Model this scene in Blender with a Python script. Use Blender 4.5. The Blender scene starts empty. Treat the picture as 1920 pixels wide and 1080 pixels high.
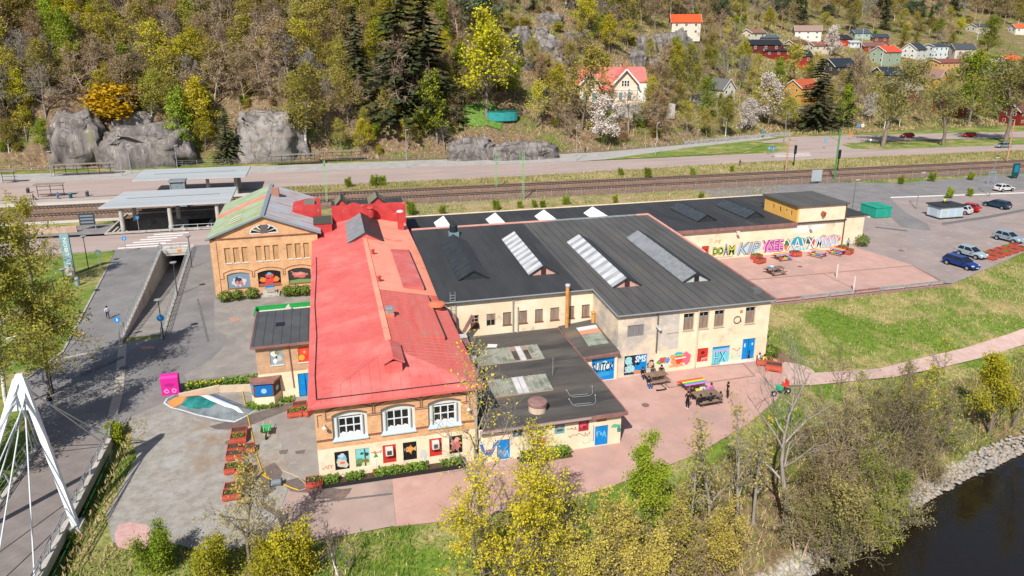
import bpy, bmesh, math, random
import numpy as np
from mathutils import Vector, Matrix
R = math.radians
sc = bpy.context.scene
col = sc.collection
random.seed(7)
# ---------------------------------------------------------------- camera
PITCH, HEAD, CAMLOC = R(15.95), R(14.65), (2.1355, -48.3366, 32.0)
cd = bpy.data.cameras.new('camera'); cam = bpy.data.objects.new('camera', cd); col.objects.link(cam)
cam.location = CAMLOC; cam.rotation_euler = (R(90) - PITCH, 0, -HEAD)
cd.sensor_width = 36; cd.lens = 1340 / 1920 * 36; cd.shift_y = -90 / 1920
cd.clip_start = 0.5; cd.clip_end = 3000
sc.camera = cam
# ---------------------------------------------------------------- sky, sun, exposure
SUN_AZ, SUN_EL = R(57), R(45)            # shadows fall towards SUN_AZ
w = bpy.data.worlds.new('World'); sc.world = w; w.use_nodes = True
nt = w.node_tree; sky = nt.nodes.new('ShaderNodeTexSky'); sky.sky_type = 'NISHITA'; sky.sun_disc = False
sky.sun_elevation = SUN_EL; sky.sun_rotation = R(213)
bg = nt.nodes['Background']; bg.inputs[1].default_value = 0.09
nt.links.new(sky.outputs[0], bg.inputs[0])
ld = bpy.data.lights.new('sun', 'SUN'); ld.energy = 5.0; ld.angle = R(0.5); ld.color = (1, .95, .87)
sun = bpy.data.objects.new('sun', ld); col.objects.link(sun)
sun.rotation_euler = Vector((math.cos(SUN_AZ) * math.cos(SUN_EL), math.sin(SUN_AZ) * math.cos(SUN_EL), -math.sin(SUN_EL))).to_track_quat('-Z', 'Y').to_euler()
sun.location = (-60, -80, 90)
sc.view_settings.view_transform = 'Standard'; sc.view_settings.look = 'None'
sc.view_settings.exposure = 0.38; sc.view_settings.gamma = 1
try: sc.view_settings.use_curve_mapping = False
except Exception: pass
sc.cycles.max_bounces = 6; sc.cycles.transparent_max_bounces = 8; sc.cycles.caustics_reflective = False; sc.cycles.caustics_refractive = False
# ---------------------------------------------------------------- photo pixel (1920x1080) -> place
CL = np.array(CAMLOC)
fw = np.array([math.sin(HEAD) * math.cos(PITCH), math.cos(HEAD) * math.cos(PITCH), -math.sin(PITCH)])
rt = np.array([math.cos(HEAD), -math.sin(HEAD), 0.]); upv = np.cross(rt, fw)
def ray(x, y): return fw + rt * (x - 960) / 1340 - upv * (y - 450) / 1340
def G(x, y, z=0.0):
    d = ray(x, y); t = (z - CL[2]) / d[2]; p = CL + t * d; return (float(p[0]), float(p[1]), float(z))
def GY(x, y, Y):
    d = ray(x, y); t = (Y - CL[1]) / d[1]; p = CL + t * d; return (float(p[0]), float(Y), float(p[2]))
# ---------------------------------------------------------------- materials
MATS = {}
def sock(n, name): return n.inputs.get(name)
def M(name, c, c2=None, s=1.0, rough=.8, bump=0., bs=None, stretch=None, metal=0., lo=.35, hi=.65, detail=3., spec=.3, extra=None, rnd=0., trans=0.):
    """noise-mixed colour, optional bump, per-object hue spread (rnd)"""
    m = bpy.data.materials.new(name); m.use_nodes = True; t = m.node_tree; n = t.nodes; L = t.links
    b = n['Principled BSDF']; b.inputs['Roughness'].default_value = rough; b.inputs['Metallic'].default_value = metal
    b.inputs['Specular IOR Level'].default_value = spec
    tc = n.new('ShaderNodeTexCoord'); vec = tc.outputs['Object']
    if stretch:
        mp = n.new('ShaderNodeMapping'); mp.inputs['Scale'].default_value = stretch; L.new(vec, mp.inputs[0]); vec = mp.outputs[0]
    out = None
    if c2 is not None:
        nz = n.new('ShaderNodeTexNoise'); nz.inputs['Scale'].default_value = s; nz.inputs['Detail'].default_value = detail; nz.inputs['Roughness'].default_value = .6
        L.new(vec, nz.inputs['Vector'])
        cr = n.new('ShaderNodeValToRGB'); cr.color_ramp.elements[0].position = lo; cr.color_ramp.elements[1].position = hi
        cr.color_ramp.elements[0].color = (*c, 1); cr.color_ramp.elements[1].color = (*c2, 1)
        L.new(nz.outputs['Fac'], cr.inputs[0]); out = cr.outputs[0]
    if extra:      # (colour, scale, lo, hi): a third tone in patches
        for (c3, s3, l3, h3) in extra:
            nz = n.new('ShaderNodeTexNoise'); nz.inputs['Scale'].default_value = s3; nz.inputs['Detail'].default_value = 3; nz.inputs['Roughness'].default_value = .65
            mp3 = n.new('ShaderNodeVectorMath'); mp3.operation = 'ADD'; mp3.inputs[1].default_value = (s3 * 13.7 + 5, 3.1, 7.7); L.new(vec, mp3.inputs[0]); L.new(mp3.outputs[0], nz.inputs['Vector'])
            rg = n.new('ShaderNodeMapRange'); rg.inputs[1].default_value = l3; rg.inputs[2].default_value = h3; L.new(nz.outputs['Fac'], rg.inputs[0])
            mx = n.new('ShaderNodeMix'); mx.data_type = 'RGBA'; L.new(rg.outputs[0], mx.inputs[0])
            if out is not None: L.new(out, mx.inputs[6])
            else: mx.inputs[6].default_value = (*c, 1)
            mx.inputs[7].default_value = (*c3, 1); out = mx.outputs[2]
    if rnd:
        oi = n.new('ShaderNodeObjectInfo'); hs = n.new('ShaderNodeHueSaturation')
        mr = n.new('ShaderNodeMapRange'); mr.inputs[3].default_value = .5 - rnd * .35; mr.inputs[4].default_value = .5 + rnd * .22; L.new(oi.outputs['Random'], mr.inputs[0]); L.new(mr.outputs[0], hs.inputs['Hue'])
        m2 = n.new('ShaderNodeMath'); m2.operation = 'MULTIPLY'; m2.inputs[1].default_value = 7.31; L.new(oi.outputs['Random'], m2.inputs[0])
        m3 = n.new('ShaderNodeMath'); m3.operation = 'FRACT'; L.new(m2.outputs[0], m3.inputs[0])
        m4 = n.new('ShaderNodeMapRange'); m4.inputs[3].default_value = .72; m4.inputs[4].default_value = 1.25; L.new(m3.outputs[0], m4.inputs[0]); L.new(m4.outputs[0], hs.inputs['Value'])
        if out is not None: L.new(out, hs.inputs['Color'])
        else: hs.inputs['Color'].default_value = (*c, 1)
        out = hs.outputs[0]
    if out is not None: L.new(out, b.inputs['Base Color'])
    else: b.inputs['Base Color'].default_value = (*c, 1)
    if bump:
        nb = n.new('ShaderNodeTexNoise'); nb.inputs['Scale'].default_value = bs or s * 4; nb.inputs['Detail'].default_value = 3; L.new(vec, nb.inputs['Vector'])
        bp = n.new('ShaderNodeBump'); bp.inputs['Strength'].default_value = bump; bp.inputs['Distance'].default_value = .08; L.new(nb.outputs['Fac'], bp.inputs['Height']); L.new(bp.outputs[0], b.inputs['Normal'])
    if trans:
        tr = n.new('ShaderNodeBsdfTranslucent'); ms = n.new('ShaderNodeMixShader'); ms.inputs[0].default_value = trans
        if out is not None: L.new(out, tr.inputs[0])
        else: tr.inputs[0].default_value = (*c, 1)
        L.new(b.outputs[0], ms.inputs[1]); L.new(tr.outputs[0], ms.inputs[2]); L.new(ms.outputs[0], n['Material Output'].inputs[0])
    MATS[name] = m
    return m
def brickmat(name, c1, c2, mortar, bw=.25, bh=.078, patches=()):
    m = bpy.data.materials.new(name); m.use_nodes = True; t = m.node_tree; n = t.nodes; L = t.links; b = n['Principled BSDF']
    b.inputs['Roughness'].default_value = .85; b.inputs['Specular IOR Level'].default_value = .2
    tc = n.new('ShaderNodeTexCoord'); sp = n.new('ShaderNodeSeparateXYZ'); L.new(tc.outputs['Object'], sp.inputs[0])
    ad = n.new('ShaderNodeMath'); L.new(sp.outputs[0], ad.inputs[0]); L.new(sp.outputs[1], ad.inputs[1])
    cb = n.new('ShaderNodeCombineXYZ'); L.new(ad.outputs[0], cb.inputs[0]); L.new(sp.outputs[2], cb.inputs[1])
    br = n.new('ShaderNodeTexBrick'); br.inputs['Scale'].default_value = 1; br.inputs['Brick Width'].default_value = bw; br.inputs['Row Height'].default_value = bh
    br.inputs['Mortar Size'].default_value = .011; br.inputs['Color1'].default_value = (*c1, 1); br.inputs['Color2'].default_value = (*c2, 1); br.inputs['Mortar'].default_value = (*mortar, 1)
    br.inputs['Bias'].default_value = -.15
    L.new(cb.outputs[0], br.inputs['Vector'])
    nz = n.new('ShaderNodeTexNoise'); nz.inputs['Scale'].default_value = .8; nz.inputs['Detail'].default_value = 3; L.new(tc.outputs['Object'], nz.inputs['Vector'])
    mr = n.new('ShaderNodeMapRange'); mr.inputs[1].default_value = .3; mr.inputs[2].default_value = .7; mr.inputs[3].default_value = .8; mr.inputs[4].default_value = 1.12; L.new(nz.outputs['Fac'], mr.inputs[0])
    hs = n.new('ShaderNodeHueSaturation'); L.new(br.outputs[0], hs.inputs['Color']); L.new(mr.outputs[0], hs.inputs['Value']); L.new(hs.outputs[0], b.inputs['Base Color'])
    bp = n.new('ShaderNodeBump'); bp.inputs['Strength'].default_value = .5; bp.inputs['Distance'].default_value = .02; bp.invert = True; L.new(br.outputs['Fac'], bp.inputs['Height']); L.new(bp.outputs[0], b.inputs['Normal'])
    MATS[name] = m; return m
def flat(name, c, rough=.6, metal=0., spec=.3):
    return MATS.get(name) or M(name, c, rough=rough, metal=metal, spec=spec)
def weathered(name, c, amt=.25, s=.7, rough=.8, stretch=None, bump=.1):
    d = tuple(x * (1 - amt) for x in c); return M(name, d, c, s=s, rough=rough, stretch=stretch, bump=bump, bs=6)
# ---------------------------------------------------------------- geometry
class MB:
    def __init__(s): s.v = []; s.f = []; s.mi = []
    def _q(s, fs, mi):
        s.f += fs; s.mi += [mi] * len(fs)
    def quad(s, *p, mi=0):
        b = len(s.v); s.v += [tuple(q) for q in p]; s._q([tuple(range(b, b + len(p)))], mi); return s
    def box(s, x0, x1, y0, y1, z0, z1, mi=0):
        b = len(s.v); s.v += [(x0, y0, z0), (x1, y0, z0), (x1, y1, z0), (x0, y1, z0), (x0, y0, z1), (x1, y0, z1), (x1, y1, z1), (x0, y1, z1)]
        s._q([(b, b + 3, b + 2, b + 1), (b + 4, b + 5, b + 6, b + 7), (b, b + 1, b + 5, b + 4), (b + 1, b + 2, b + 6, b + 5), (b + 2, b + 3, b + 7, b + 6), (b + 3, b, b + 4, b + 7)], mi); return s
    def prism(s, pts, vec, mi=0):
        """polygon (3d points) extruded by vec"""
        n = len(pts); b = len(s.v); s.v += [tuple(p) for p in pts] + [(p[0] + vec[0], p[1] + vec[1], p[2] + vec[2]) for p in pts]
        s._q([tuple(range(b + n - 1, b - 1, -1)), tuple(range(b + n, b + 2 * n))] + [(b + i, b + (i + 1) % n, b + n + (i + 1) % n, b + n + i) for i in range(n)], mi); return s
    def tube(s, p, q, r0, r1=None, n=8, mi=0, caps=True):
        r1 = r0 if r1 is None else r1; p = Vector(p); q = Vector(q); d = (q - p)
        if d.length < 1e-6: return s
        d.normalize(); a = Vector((0, 0, 1)) if abs(d.z) < .9 else Vector((1, 0, 0)); u = d.cross(a).normalized(); v = d.cross(u); b = len(s.v)
        for c, r in ((p, r0), (q, r1)):
            for i in range(n):
                t = 2 * math.pi * i / n; s.v.append(tuple(c + u * (r * math.cos(t)) + v * (r * math.sin(t))))
        s._q([(b + (i + 1) % n, b + i, b + n + i, b + n + (i + 1) % n) for i in range(n)], mi)
        if caps: s._q([tuple(range(b, b + n)), tuple(range(b + 2 * n - 1, b + n - 1, -1))], mi)
        return s
    def path(s, pts, r, n=6, mi=0):
        for a, c in zip(pts[:-1], pts[1:]): s.tube(a, c, r, n=n, mi=mi)
        return s
    def bar(s, p, q, w, h, mi=0):
        """rectangular bar from p to q, w across, h in z"""
        p = Vector(p); q = Vector(q); d = (q - p).normalized(); a = Vector((0, 0, 1)) if abs(d.z) < .9 else Vector((0, 1, 0)); u = d.cross(a).normalized(); v = u.cross(d)
        pts = [p + u * (w / 2 * i) + v * (h / 2 * j) for i, j in ((-1, -1), (1, -1), (1, 1), (-1, 1))]
        return s.prism(pts, q - p, mi)
    def lathe(s, prof, n=12, c=(0, 0, 0), mi=0):
        b = len(s.v)
        for (r, z) in prof:
            for i in range(n):
                t = 2 * math.pi * i / n; s.v.append((c[0] + r * math.cos(t), c[1] + r * math.sin(t), c[2] + z))
        for k in range(len(prof) - 1):
            s._q([(b + k * n + i, b + k * n + (i + 1) % n, b + (k + 1) * n + (i + 1) % n, b + (k + 1) * n + i) for i in range(n)], mi)
        s._q([tuple(range(b + n - 1, b - 1, -1)), tuple(range(b + (len(prof) - 1) * n, b + len(prof) * n))], mi); return s
    def ball(s, c, r, n=8, sz=1., mi=0):
        return s.lathe([(r * math.sin(math.pi * k / 6) + 1e-4, -r * sz * math.cos(math.pi * k / 6)) for k in range(7)], n, c, mi)
    def build(s, name, mat, parent=None, world=True, loc=None, smooth=False, rz=0):
        me = bpy.data.meshes.new(name)
        v = s.v
        if parent is not None and world:
            r = parent
            while r.parent: r = r.parent
            o = r.location; v = [(a - o.x, b - o.y, c - o.z) for a, b, c in v]
        me.from_pydata(v, [], s.f); me.validate()
        for m in (mat if isinstance(mat, (list, tuple)) else [mat]): me.materials.append(m)
        if isinstance(mat, (list, tuple)) and len(me.polygons) == len(s.mi): me.polygons.foreach_set('material_index', s.mi)
        if smooth: me.polygons.foreach_set('use_smooth', [True] * len(me.polygons))
        me.update(); return link(name, me, parent, loc, rz)
def link(name, me, parent=None, loc=None, rz=0):
    o = bpy.data.objects.new(name, me); col.objects.link(o)
    if parent: o.parent = parent
    if loc is not None: o.location = loc
    if rz: o.rotation_euler[2] = rz
    return o
def tag(o, label, cat, group=None):
    o['label'] = label; o['category'] = cat
    if group: o['group'] = group
    return o
def thing(name, label, cat, loc=(0, 0, 0), rz=0, group=None):
    o = bpy.data.objects.new(name, None); o.empty_display_size = .3; col.objects.link(o); o.location = loc; o.rotation_euler[2] = rz
    return tag(o, label, cat, group)
def struct(o, kind='structure'): o['kind'] = kind; return o
_kids = {}
def kids(o):
    if o.name not in _kids: _kids[o.name] = [(c, list(c.children)) for c in o.children]
    return _kids[o.name]
def dup(root, loc, rz=0, label=None, group=None, scale=None):
    c = root.copy(); col.objects.link(c); c.location = loc; c.rotation_euler[2] = rz
    if scale: c.scale = (scale,) * 3 if not isinstance(scale, tuple) else scale
    if label: c['label'] = label
    if group: c['group'] = group
    for ch, gs in kids(root):
        d = ch.copy(); col.objects.link(d); d.parent = c
        for g in gs:
            e = g.copy(); col.objects.link(e); e.parent = d
    return c
def bx(name, mat, parent, *boxes, world=True):
    m = MB()
    for b in boxes: m.box(*b)
    return m.build(name, mat, parent, world)
def npmesh(name, V, Fs, mat, parent=None, loc=None, mi=None, smooth=False):
    """fast mesh from numpy arrays: Fs is an (n,k) array"""
    me = bpy.data.meshes.new(name); n, k = Fs.shape
    me.vertices.add(len(V)); me.vertices.foreach_set('co', np.asarray(V, dtype=np.float32).ravel())
    me.loops.add(n * k); me.loops.foreach_set('vertex_index', Fs.astype(np.int32).ravel())
    me.polygons.add(n); me.polygons.foreach_set('loop_start', np.arange(0, n * k, k, dtype=np.int32)); me.polygons.foreach_set('loop_total', np.full(n, k, dtype=np.int32))
    for m in (mat if isinstance(mat, (list, tuple)) else [mat]): me.materials.append(m)
    if mi is not None: me.polygons.foreach_set('material_index', mi.astype(np.int32))
    if smooth: me.polygons.foreach_set('use_smooth', np.ones(n, dtype=bool))
    me.update(calc_edges=True)
    if name is None: return me
    return link(name, me, parent, loc)
# ================================================================ TERRAIN
def sstep(a, b, x): t = np.clip((x - a) / (b - a), 0, 1); return t * t * (3 - 2 * t)
rng = np.random.default_rng(3)
_ft = {}
def fbm(x, y, s, seed=0):
    """cheap smooth value noise, two octaves"""
    if seed not in _ft: _ft[seed] = np.random.default_rng(seed).random((64, 64))
    T = _ft[seed]; out = 0
    for k, a in ((1, .65), (2.3, .35)):
        u = np.asarray(x) / s * k + 100.3; v = np.asarray(y) / s * k + 57.9; i = np.floor(u).astype(int); j = np.floor(v).astype(int); fu = u - i; fv = v - j
        fu = fu * fu * (3 - 2 * fu); fv = fv * fv * (3 - 2 * fv); g = lambda p, q: T[p % 64, q % 64]
        out = out + a * ((g(i, j) * (1 - fu) + g(i + 1, j) * fu) * (1 - fv) + (g(i, j + 1) * (1 - fu) + g(i + 1, j + 1) * fu) * fv)
    return out - .5
FOOT = np.array([(-300, 152), (-120, 152), (-50, 150), (0, 147), (35, 142), (79, 143), (113, 151), (146, 160), (174, 158), (200, 161), (243, 163), (600, 175)], float)
HC = []
for px, rows in {-400: [(300, 156), (195, 164), (100, 186), (10, 214), (-80, 244)], 100: [(285, 153.5), (188, 160), (100, 182), (10, 210), (-80, 240)], 300: [(285, 153), (195, 160), (100, 183), (10, 211), (-80, 240)], 500: [(280, 152), (185, 162), (100, 185), (10, 212), (-80, 240)],
                 680: [(285, 149), (240, 156), (100, 187), (0, 218), (-80, 245)], 860: [(285, 146), (205, 163), (100, 192), (0, 224), (-80, 252)], 1000: [(250, 152), (195, 168), (100, 195), (20, 225), (-50, 250)],
                 1150: [(262, 152), (193, 176), (120, 204), (40, 238), (-30, 275)], 1300: [(255, 158), (190, 185), (100, 225), (45, 262), (-20, 310)], 1500: [(247, 168), (205, 190), (125, 250), (60, 330), (12, 390), (-30, 450)],
                 1700: [(238, 170), (205, 190), (125, 255), (65, 330), (14, 400), (-25, 450)], 1900: [(233, 172), (195, 195), (125, 260), (65, 340), (14, 410), (-25, 460)], 2300: [(228, 178), (190, 205), (125, 270), (65, 350), (14, 420), (-25, 470)]}.items():
    for py, Y in rows:
        p = GY(px, py, Y); HC.append(p)
HC += [(x, y, 0.) for x, y in FOOT]
HC = np.array(HC)
_d = np.hypot(HC[:, None, 0] - HC[None, :, 0], HC[:, None, 1] - HC[None, :, 1])
_A = np.zeros((len(HC) + 3,) * 2); _A[:len(HC), :len(HC)] = _d; _A[:len(HC), -3] = 1; _A[:len(HC), -2:] = HC[:, :2]; _A[-3, :len(HC)] = 1; _A[-2:, :len(HC)] = HC[:, :2].T
_w = np.linalg.solve(_A, np.r_[HC[:, 2], 0, 0, 0])
def hill(X, Y):
    X = np.asarray(X, float); Y = np.asarray(Y, float); sh = X.shape; x = X.ravel(); y = Y.ravel(); out = np.zeros(len(x))
    for i in range(0, len(x), 20000):
        a = x[i:i + 20000]; b = y[i:i + 20000]
        out[i:i + 20000] = np.hypot(a[:, None] - HC[None, :, 0], b[:, None] - HC[None, :, 1]) @ _w[:len(HC)] + _w[-3] + a * _w[-2] + b * _w[-1]
    out = out.reshape(sh); ft = np.interp(X, FOOT[:, 0], FOOT[:, 1]); k = sstep(0, 10, Y - ft)
    out = np.maximum(out, 0) * k
    return out + k * (fbm(X, Y, 17, 5) * 3.2 + fbm(X, Y, 6, 6) * 1.2)
# river bank: plateau edge and waterline as polylines, height falls from one to the other
PLAT = np.array([(-200, -30), (-60, -12), (-17, -8.5), (-9, -6), (-3.4, -6.6), (4.7, -6.6), (10.4, -7.0), (19.7, -6.3), (28.8, -3.9), (35.6, -.6), (40.4, 2.5), (44, 9.6), (45.6, 22.6), (54, 23.4), (75, 23.8), (81.5, 24.0), (93.1, 28.4), (106.2, 33.8), (140, 45), (400, 130)], float)
WATR = np.array([(-200, -60), (-20, -30), (12, -24), (28.6, -14.9), (31.5, -13.6), (36.2, -11.5), (42.5, -9.7), (52.5, -6.8), (62, -4.6), (85, 2), (120, 12), (400, 90)], float)
WATERZ = -4.2
def pdist(X, Y, L):
    d = np.full(np.shape(X), 1e9)
    for (a, b), (c, e) in zip(L[:-1], L[1:]):
        t = np.clip(((X - a) * (c - a) + (Y - b) * (e - b)) / ((c - a) ** 2 + (e - b) ** 2), 0, 1); d = np.minimum(d, np.hypot(X - a - t * (c - a), Y - b - t * (e - b)))
    return d
def below(X, Y, L):     # south-east of the polyline
    j = np.zeros(np.shape(X), bool); poly = np.r_[L, [(400, -300), (-200, -300)]]; n = len(poly)
    for i in range(n):
        x0, y0 = poly[i]; x1, y1 = poly[(i + 1) % n]
        c = ((y0 > Y) != (y1 > Y)); xi = (x1 - x0) * (Y - y0) / ((y1 - y0) + 1e-12) + x0; j ^= c & (X < xi)
    return j
def bank(X, Y):
    dp = pdist(X, Y, PLAT) * below(X, Y, PLAT); wet = below(X, Y, WATR); dw = pdist(X, Y, WATR) * ~wet
    t = dp / (dp + dw + 1e-6); z = WATERZ * (t ** 1.25)
    z = z + np.where(dp > .5, 1, 0) * fbm(X, Y, 5, 9) * .5 * sstep(.5, 4, dp)
    return np.where(wet, WATERZ - .25 * np.minimum(pdist(X, Y, WATR), 8), z)
def hgt(X, Y):
    X = np.asarray(X, float); Y = np.asarray(Y, float)
    X, Y = np.broadcast_arrays(X, Y); z = np.zeros(X.shape); up_m = Y > 100; lo_m = (Y < 60) & ~up_m
    if up_m.any(): z[up_m] = hill(X[up_m], Y[up_m])
    if lo_m.any(): z[lo_m] = bank(X[lo_m], Y[lo_m])
    mid = ~up_m & ~lo_m & (X > 150)
    if mid.any(): z[mid] = bank(X[mid], Y[mid])
    z = z - .06
    pit = (X > -25) & (X < -15.5) & (Y > 33) & (Y < 80)
    z = np.where(pit, -6., z)
    dk = (X > -24.5) & (X < -15.6) & (Y < 11)
    z = np.where(dk, np.minimum(z, -1.6), z)
    st = (X > -34.5) & (X < -15.5) & (Y > 79.5) & (Y < 95)
    return np.where(st, -5., z)
def T(px, py, far=False):
    """photo pixel -> first point of the terrain along that ray"""
    d = ray(px, py); d = d / np.linalg.norm(d); t0, t1, st = 30., 640., 6.
    for _ in range(3):
        t = np.arange(t0, t1 + st, st); q = CL[None] + t[:, None] * d[None]; h = hgt(q[:, 0], q[:, 1]); k = np.nonzero(q[:, 2] <= h)[0]; i = k[0] if len(k) else len(t) - 1
        t0, t1, st = t[max(i - 1, 0)], t[i], st / 8
    return (float(q[i, 0]), float(q[i, 1]), float(h[i]))
def hz(x, y): return float(hgt(np.array([x]), np.array([y]))[0])
def lines(*seg):
    o = []
    for a, b, s in seg: o += list(np.arange(a, b, s))
    return np.array(o + [seg[-1][1]])
xs = lines((-420, -120, 12), (-120, -30, 3), (-30, 70, 1), (70, 130, 1.6), (130, 460, 4), (460, 700, 15)); ys = lines((-150, -30, 8), (-30, 46, 1), (46, 140, 4), (140, 175, 1.5), (175, 300, 3), (300, 560, 6), (560, 700, 20))
GX, GYY = np.meshgrid(xs, ys); GZ = hgt(GX, GYY)
nx, ny = len(xs), len(ys); idx = np.arange(nx * ny).reshape(ny, nx)
FQ = np.stack([idx[:-1, :-1], idx[:-1, 1:], idx[1:, 1:], idx[1:, :-1]], -1).reshape(-1, 4)
def groundmat():
    m = bpy.data.materials.new('ground_cover'); m.use_nodes = True; t = m.node_tree; n = t.nodes; L = t.links; b = n['Principled BSDF']
    b.inputs['Roughness'].default_value = .95; b.inputs['Specular IOR Level'].default_value = .1
    tc = n.new('ShaderNodeTexCoord')
    def nz(s, d=3, r=.62, st=None):
        q = n.new('ShaderNodeTexNoise'); q.inputs['Scale'].default_value = s; q.inputs['Detail'].default_value = d; q.inputs['Roughness'].default_value = r
        L.new(tc.outputs['Object'], q.inputs['Vector']); return q.outputs['Fac']
    def mix(f, a, c):
        q = n.new('ShaderNodeMix'); q.data_type = 'RGBA'; L.new(f, q.inputs[0])
        for k, v in ((6, a), (7, c)):
            if isinstance(v, tuple): q.inputs[k].default_value = (*v, 1)
            else: L.new(v, q.inputs[k])
        return q.outputs[2]
    def rng_(f, a, c):
        q = n.new('ShaderNodeMapRange'); q.inputs[1].default_value = a; q.inputs[2].default_value = c; L.new(f, q.inputs[0]); return q.outputs[0]
    green = mix(rng_(nz(1.7), .35, .65), (.075, .14, .017), (.16, .22, .035))
    straw = mix(rng_(nz(2.4), .35, .65), (.26, .215, .085), (.40, .33, .15))
    grass = mix(rng_(nz(.16, 5, .66), .46, .60), green, straw)
    litter = mix(rng_(nz(.9), .3, .7), (.10, .068, .04), (.25, .17, .105))
    mossy = mix(rng_(nz(.11, 4), .5, .64), litter, (.11, .14, .025))
    at = n.new('ShaderNodeAttribute'); at.attribute_name = 'grassy'; at2 = n.new('ShaderNodeAttribute'); at2.attribute_name = 'stony'
    ad = n.new('ShaderNodeMath'); L.new(at.outputs['Fac'], ad.inputs[0]); sb = n.new('ShaderNodeMath'); sb.operation = 'MULTIPLY_ADD'; L.new(nz(.35), sb.inputs[0]); sb.inputs[1].default_value = 1.2; sb.inputs[2].default_value = -.6; L.new(sb.outputs[0], ad.inputs[1])
    base = mix(rng_(ad.outputs[0], .35, .65), mossy, grass)
    stone = mix(rng_(nz(3.1), .35, .65), (.22, .19, .15), (.5, .46, .4))
    ad2 = n.new('ShaderNodeMath'); L.new(at2.outputs['Fac'], ad2.inputs[0]); sb2 = n.new('ShaderNodeMath'); sb2.operation = 'MULTIPLY_ADD'; L.new(nz(1.3), sb2.inputs[0]); sb2.inputs[1].default_value = 1.; sb2.inputs[2].default_value = -.5; L.new(sb2.outputs[0], ad2.inputs[1])
    base = mix(rng_(ad2.outputs[0], .4, .6), base, stone)
    L.new(base, b.inputs['Base Color'])
    bp = n.new('ShaderNodeBump'); bp.inputs['Strength'].default_value = .8; bp.inputs['Distance'].default_value = .25; L.new(nz(2.2, 3, .7), bp.inputs['Height']); L.new(bp.outputs[0], b.inputs['Normal'])
    return m
gm = groundmat()
ground = npmesh('ground', np.stack([GX, GYY, GZ], -1).reshape(-1, 3), FQ, gm, smooth=True); struct(ground)
ft = np.interp(GX, FOOT[:, 0], FOOT[:, 1])
grassy = np.where(GYY < ft - 1, 1.0, 0.0) + 0.
grassy = np.where((GYY >= ft - 1) & (GX > 120), .42, grassy)          # gardens among the houses
dw_ = pdist(GX, GYY, WATR); wet_ = below(GX, GYY, WATR)
grassy = np.where(below(GX, GYY, PLAT) & (dw_ < 9), .28, grassy)
stony = np.where(wet_ & (dw_ < 1.5), 1, np.where(~wet_, np.clip(1.05 - dw_ / 2.2, 0, 1), .2)) * (GYY < 60)
stony = np.where((GYY > ft + 4) & (GYY < 330) & (GX < 130), .32, stony)   # bare rock showing on the wooded slope
for nm, a in (('grassy', grassy), ('stony', stony)):
    at = ground.data.attributes.new(nm, 'FLOAT', 'POINT'); at.data.foreach_set('value', a.ravel().astype(np.float32))
# ---------------------------------------------------------------- water
wm = bpy.data.materials.new('river_water'); wm.use_nodes = True; t = wm.node_tree; b = t.nodes['Principled BSDF']
b.inputs['Base Color'].default_value = (.012, .009, .006, 1); b.inputs['Roughness'].default_value = .05; b.inputs['Specular IOR Level'].default_value = .5
nz = t.nodes.new('ShaderNodeTexNoise'); nz.inputs['Scale'].default_value = 1.6; nz.inputs['Detail'].default_value = 3; bp = t.nodes.new('ShaderNodeBump'); bp.inputs['Strength'].default_value = .16; bp.inputs['Distance'].default_value = .1
tc = t.nodes.new('ShaderNodeTexCoord'); t.links.new(tc.outputs['Object'], nz.inputs['Vector']); t.links.new(nz.outputs['Fac'], bp.inputs['Height']); t.links.new(bp.outputs[0], b.inputs['Normal'])
MATS['river_water'] = wm
wv = [(x, y, WATERZ - .02) for x, y in WATR + np.array([0, 2.5])] + [(400, -300, WATERZ - .02), (-200, -300, WATERZ - .02)]
struct(MB().quad(*wv[::-1]).build('river_water', wm))
# ================================================================ PAVED SHEETS
def sheet(name, mat, pts, z, px=True):
    """flat polygon; pts are photo pixels on the level ground (px) or world x, y"""
    q = [G(*p) if px else (p[0], p[1], 0) for p in pts]
    bm = bmesh.new(); vs = [bm.verts.new((a, b, z)) for a, b, _ in q]; f = bm.faces.new(vs)
    bm.normal_update()
    if f.normal.z < 0: f.normal_flip(); bm.normal_update()
    bmesh.ops.triangulate(bm, faces=bm.faces[:]); me = bpy.data.meshes.new(name); bm.to_mesh(me); bm.free(); me.materials.append(mat)
    return struct(link(name, me))
asph = M('asphalt', (.17, .16, .16), (.215, .205, .20), s=.35, rough=.9, bump=.25, bs=30, extra=[((.15, .14, .14), .09, .55, .7), ((.27, .26, .25), .9, .62, .75)])
asph_w = M('worn_asphalt', (.215, .195, .18), (.275, .25, .23), s=.5, rough=.92, bump=.3, bs=25, extra=[((.2, .18, .165), .22, .55, .68), ((.31, .28, .255), 1.1, .6, .75)])
asph_p = M('pinkish_asphalt', (.32, .245, .22), (.38, .30, .27), s=.3, rough=.9, bump=.2, bs=25, stretch=(.15, 1, 1), extra=[((.25, .215, .21), .5, .55, .75)])
pink = M('pink_chippings', (.42, .255, .215), (.48, .30, .255), s=.5, rough=.95, bump=.35, bs=40, extra=[((.37, .245, .215), .13, .52, .66), ((.50, .335, .29), .3, .58, .75)])
grav = M('grey_gravel', (.245, .225, .20), (.33, .31, .28), s=1.4, rough=.95, bump=.6, bs=18, extra=[((.26, .19, .13), .2, .52, .68), ((.35, .34, .325), .35, .55, .7), ((.16, .13, .1), 3.2, .66, .72)])
pave = M('light_paving', (.30, .285, .27), (.37, .35, .33), s=.4, rough=.9, bump=.2, bs=20)
ball = M('track_ballast', (.15, .09, .06), (.24, .155, .105), s=1.1, rough=.95, bump=.9, bs=9, extra=[((.14, .10, .08), .25, .5, .65)])
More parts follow.
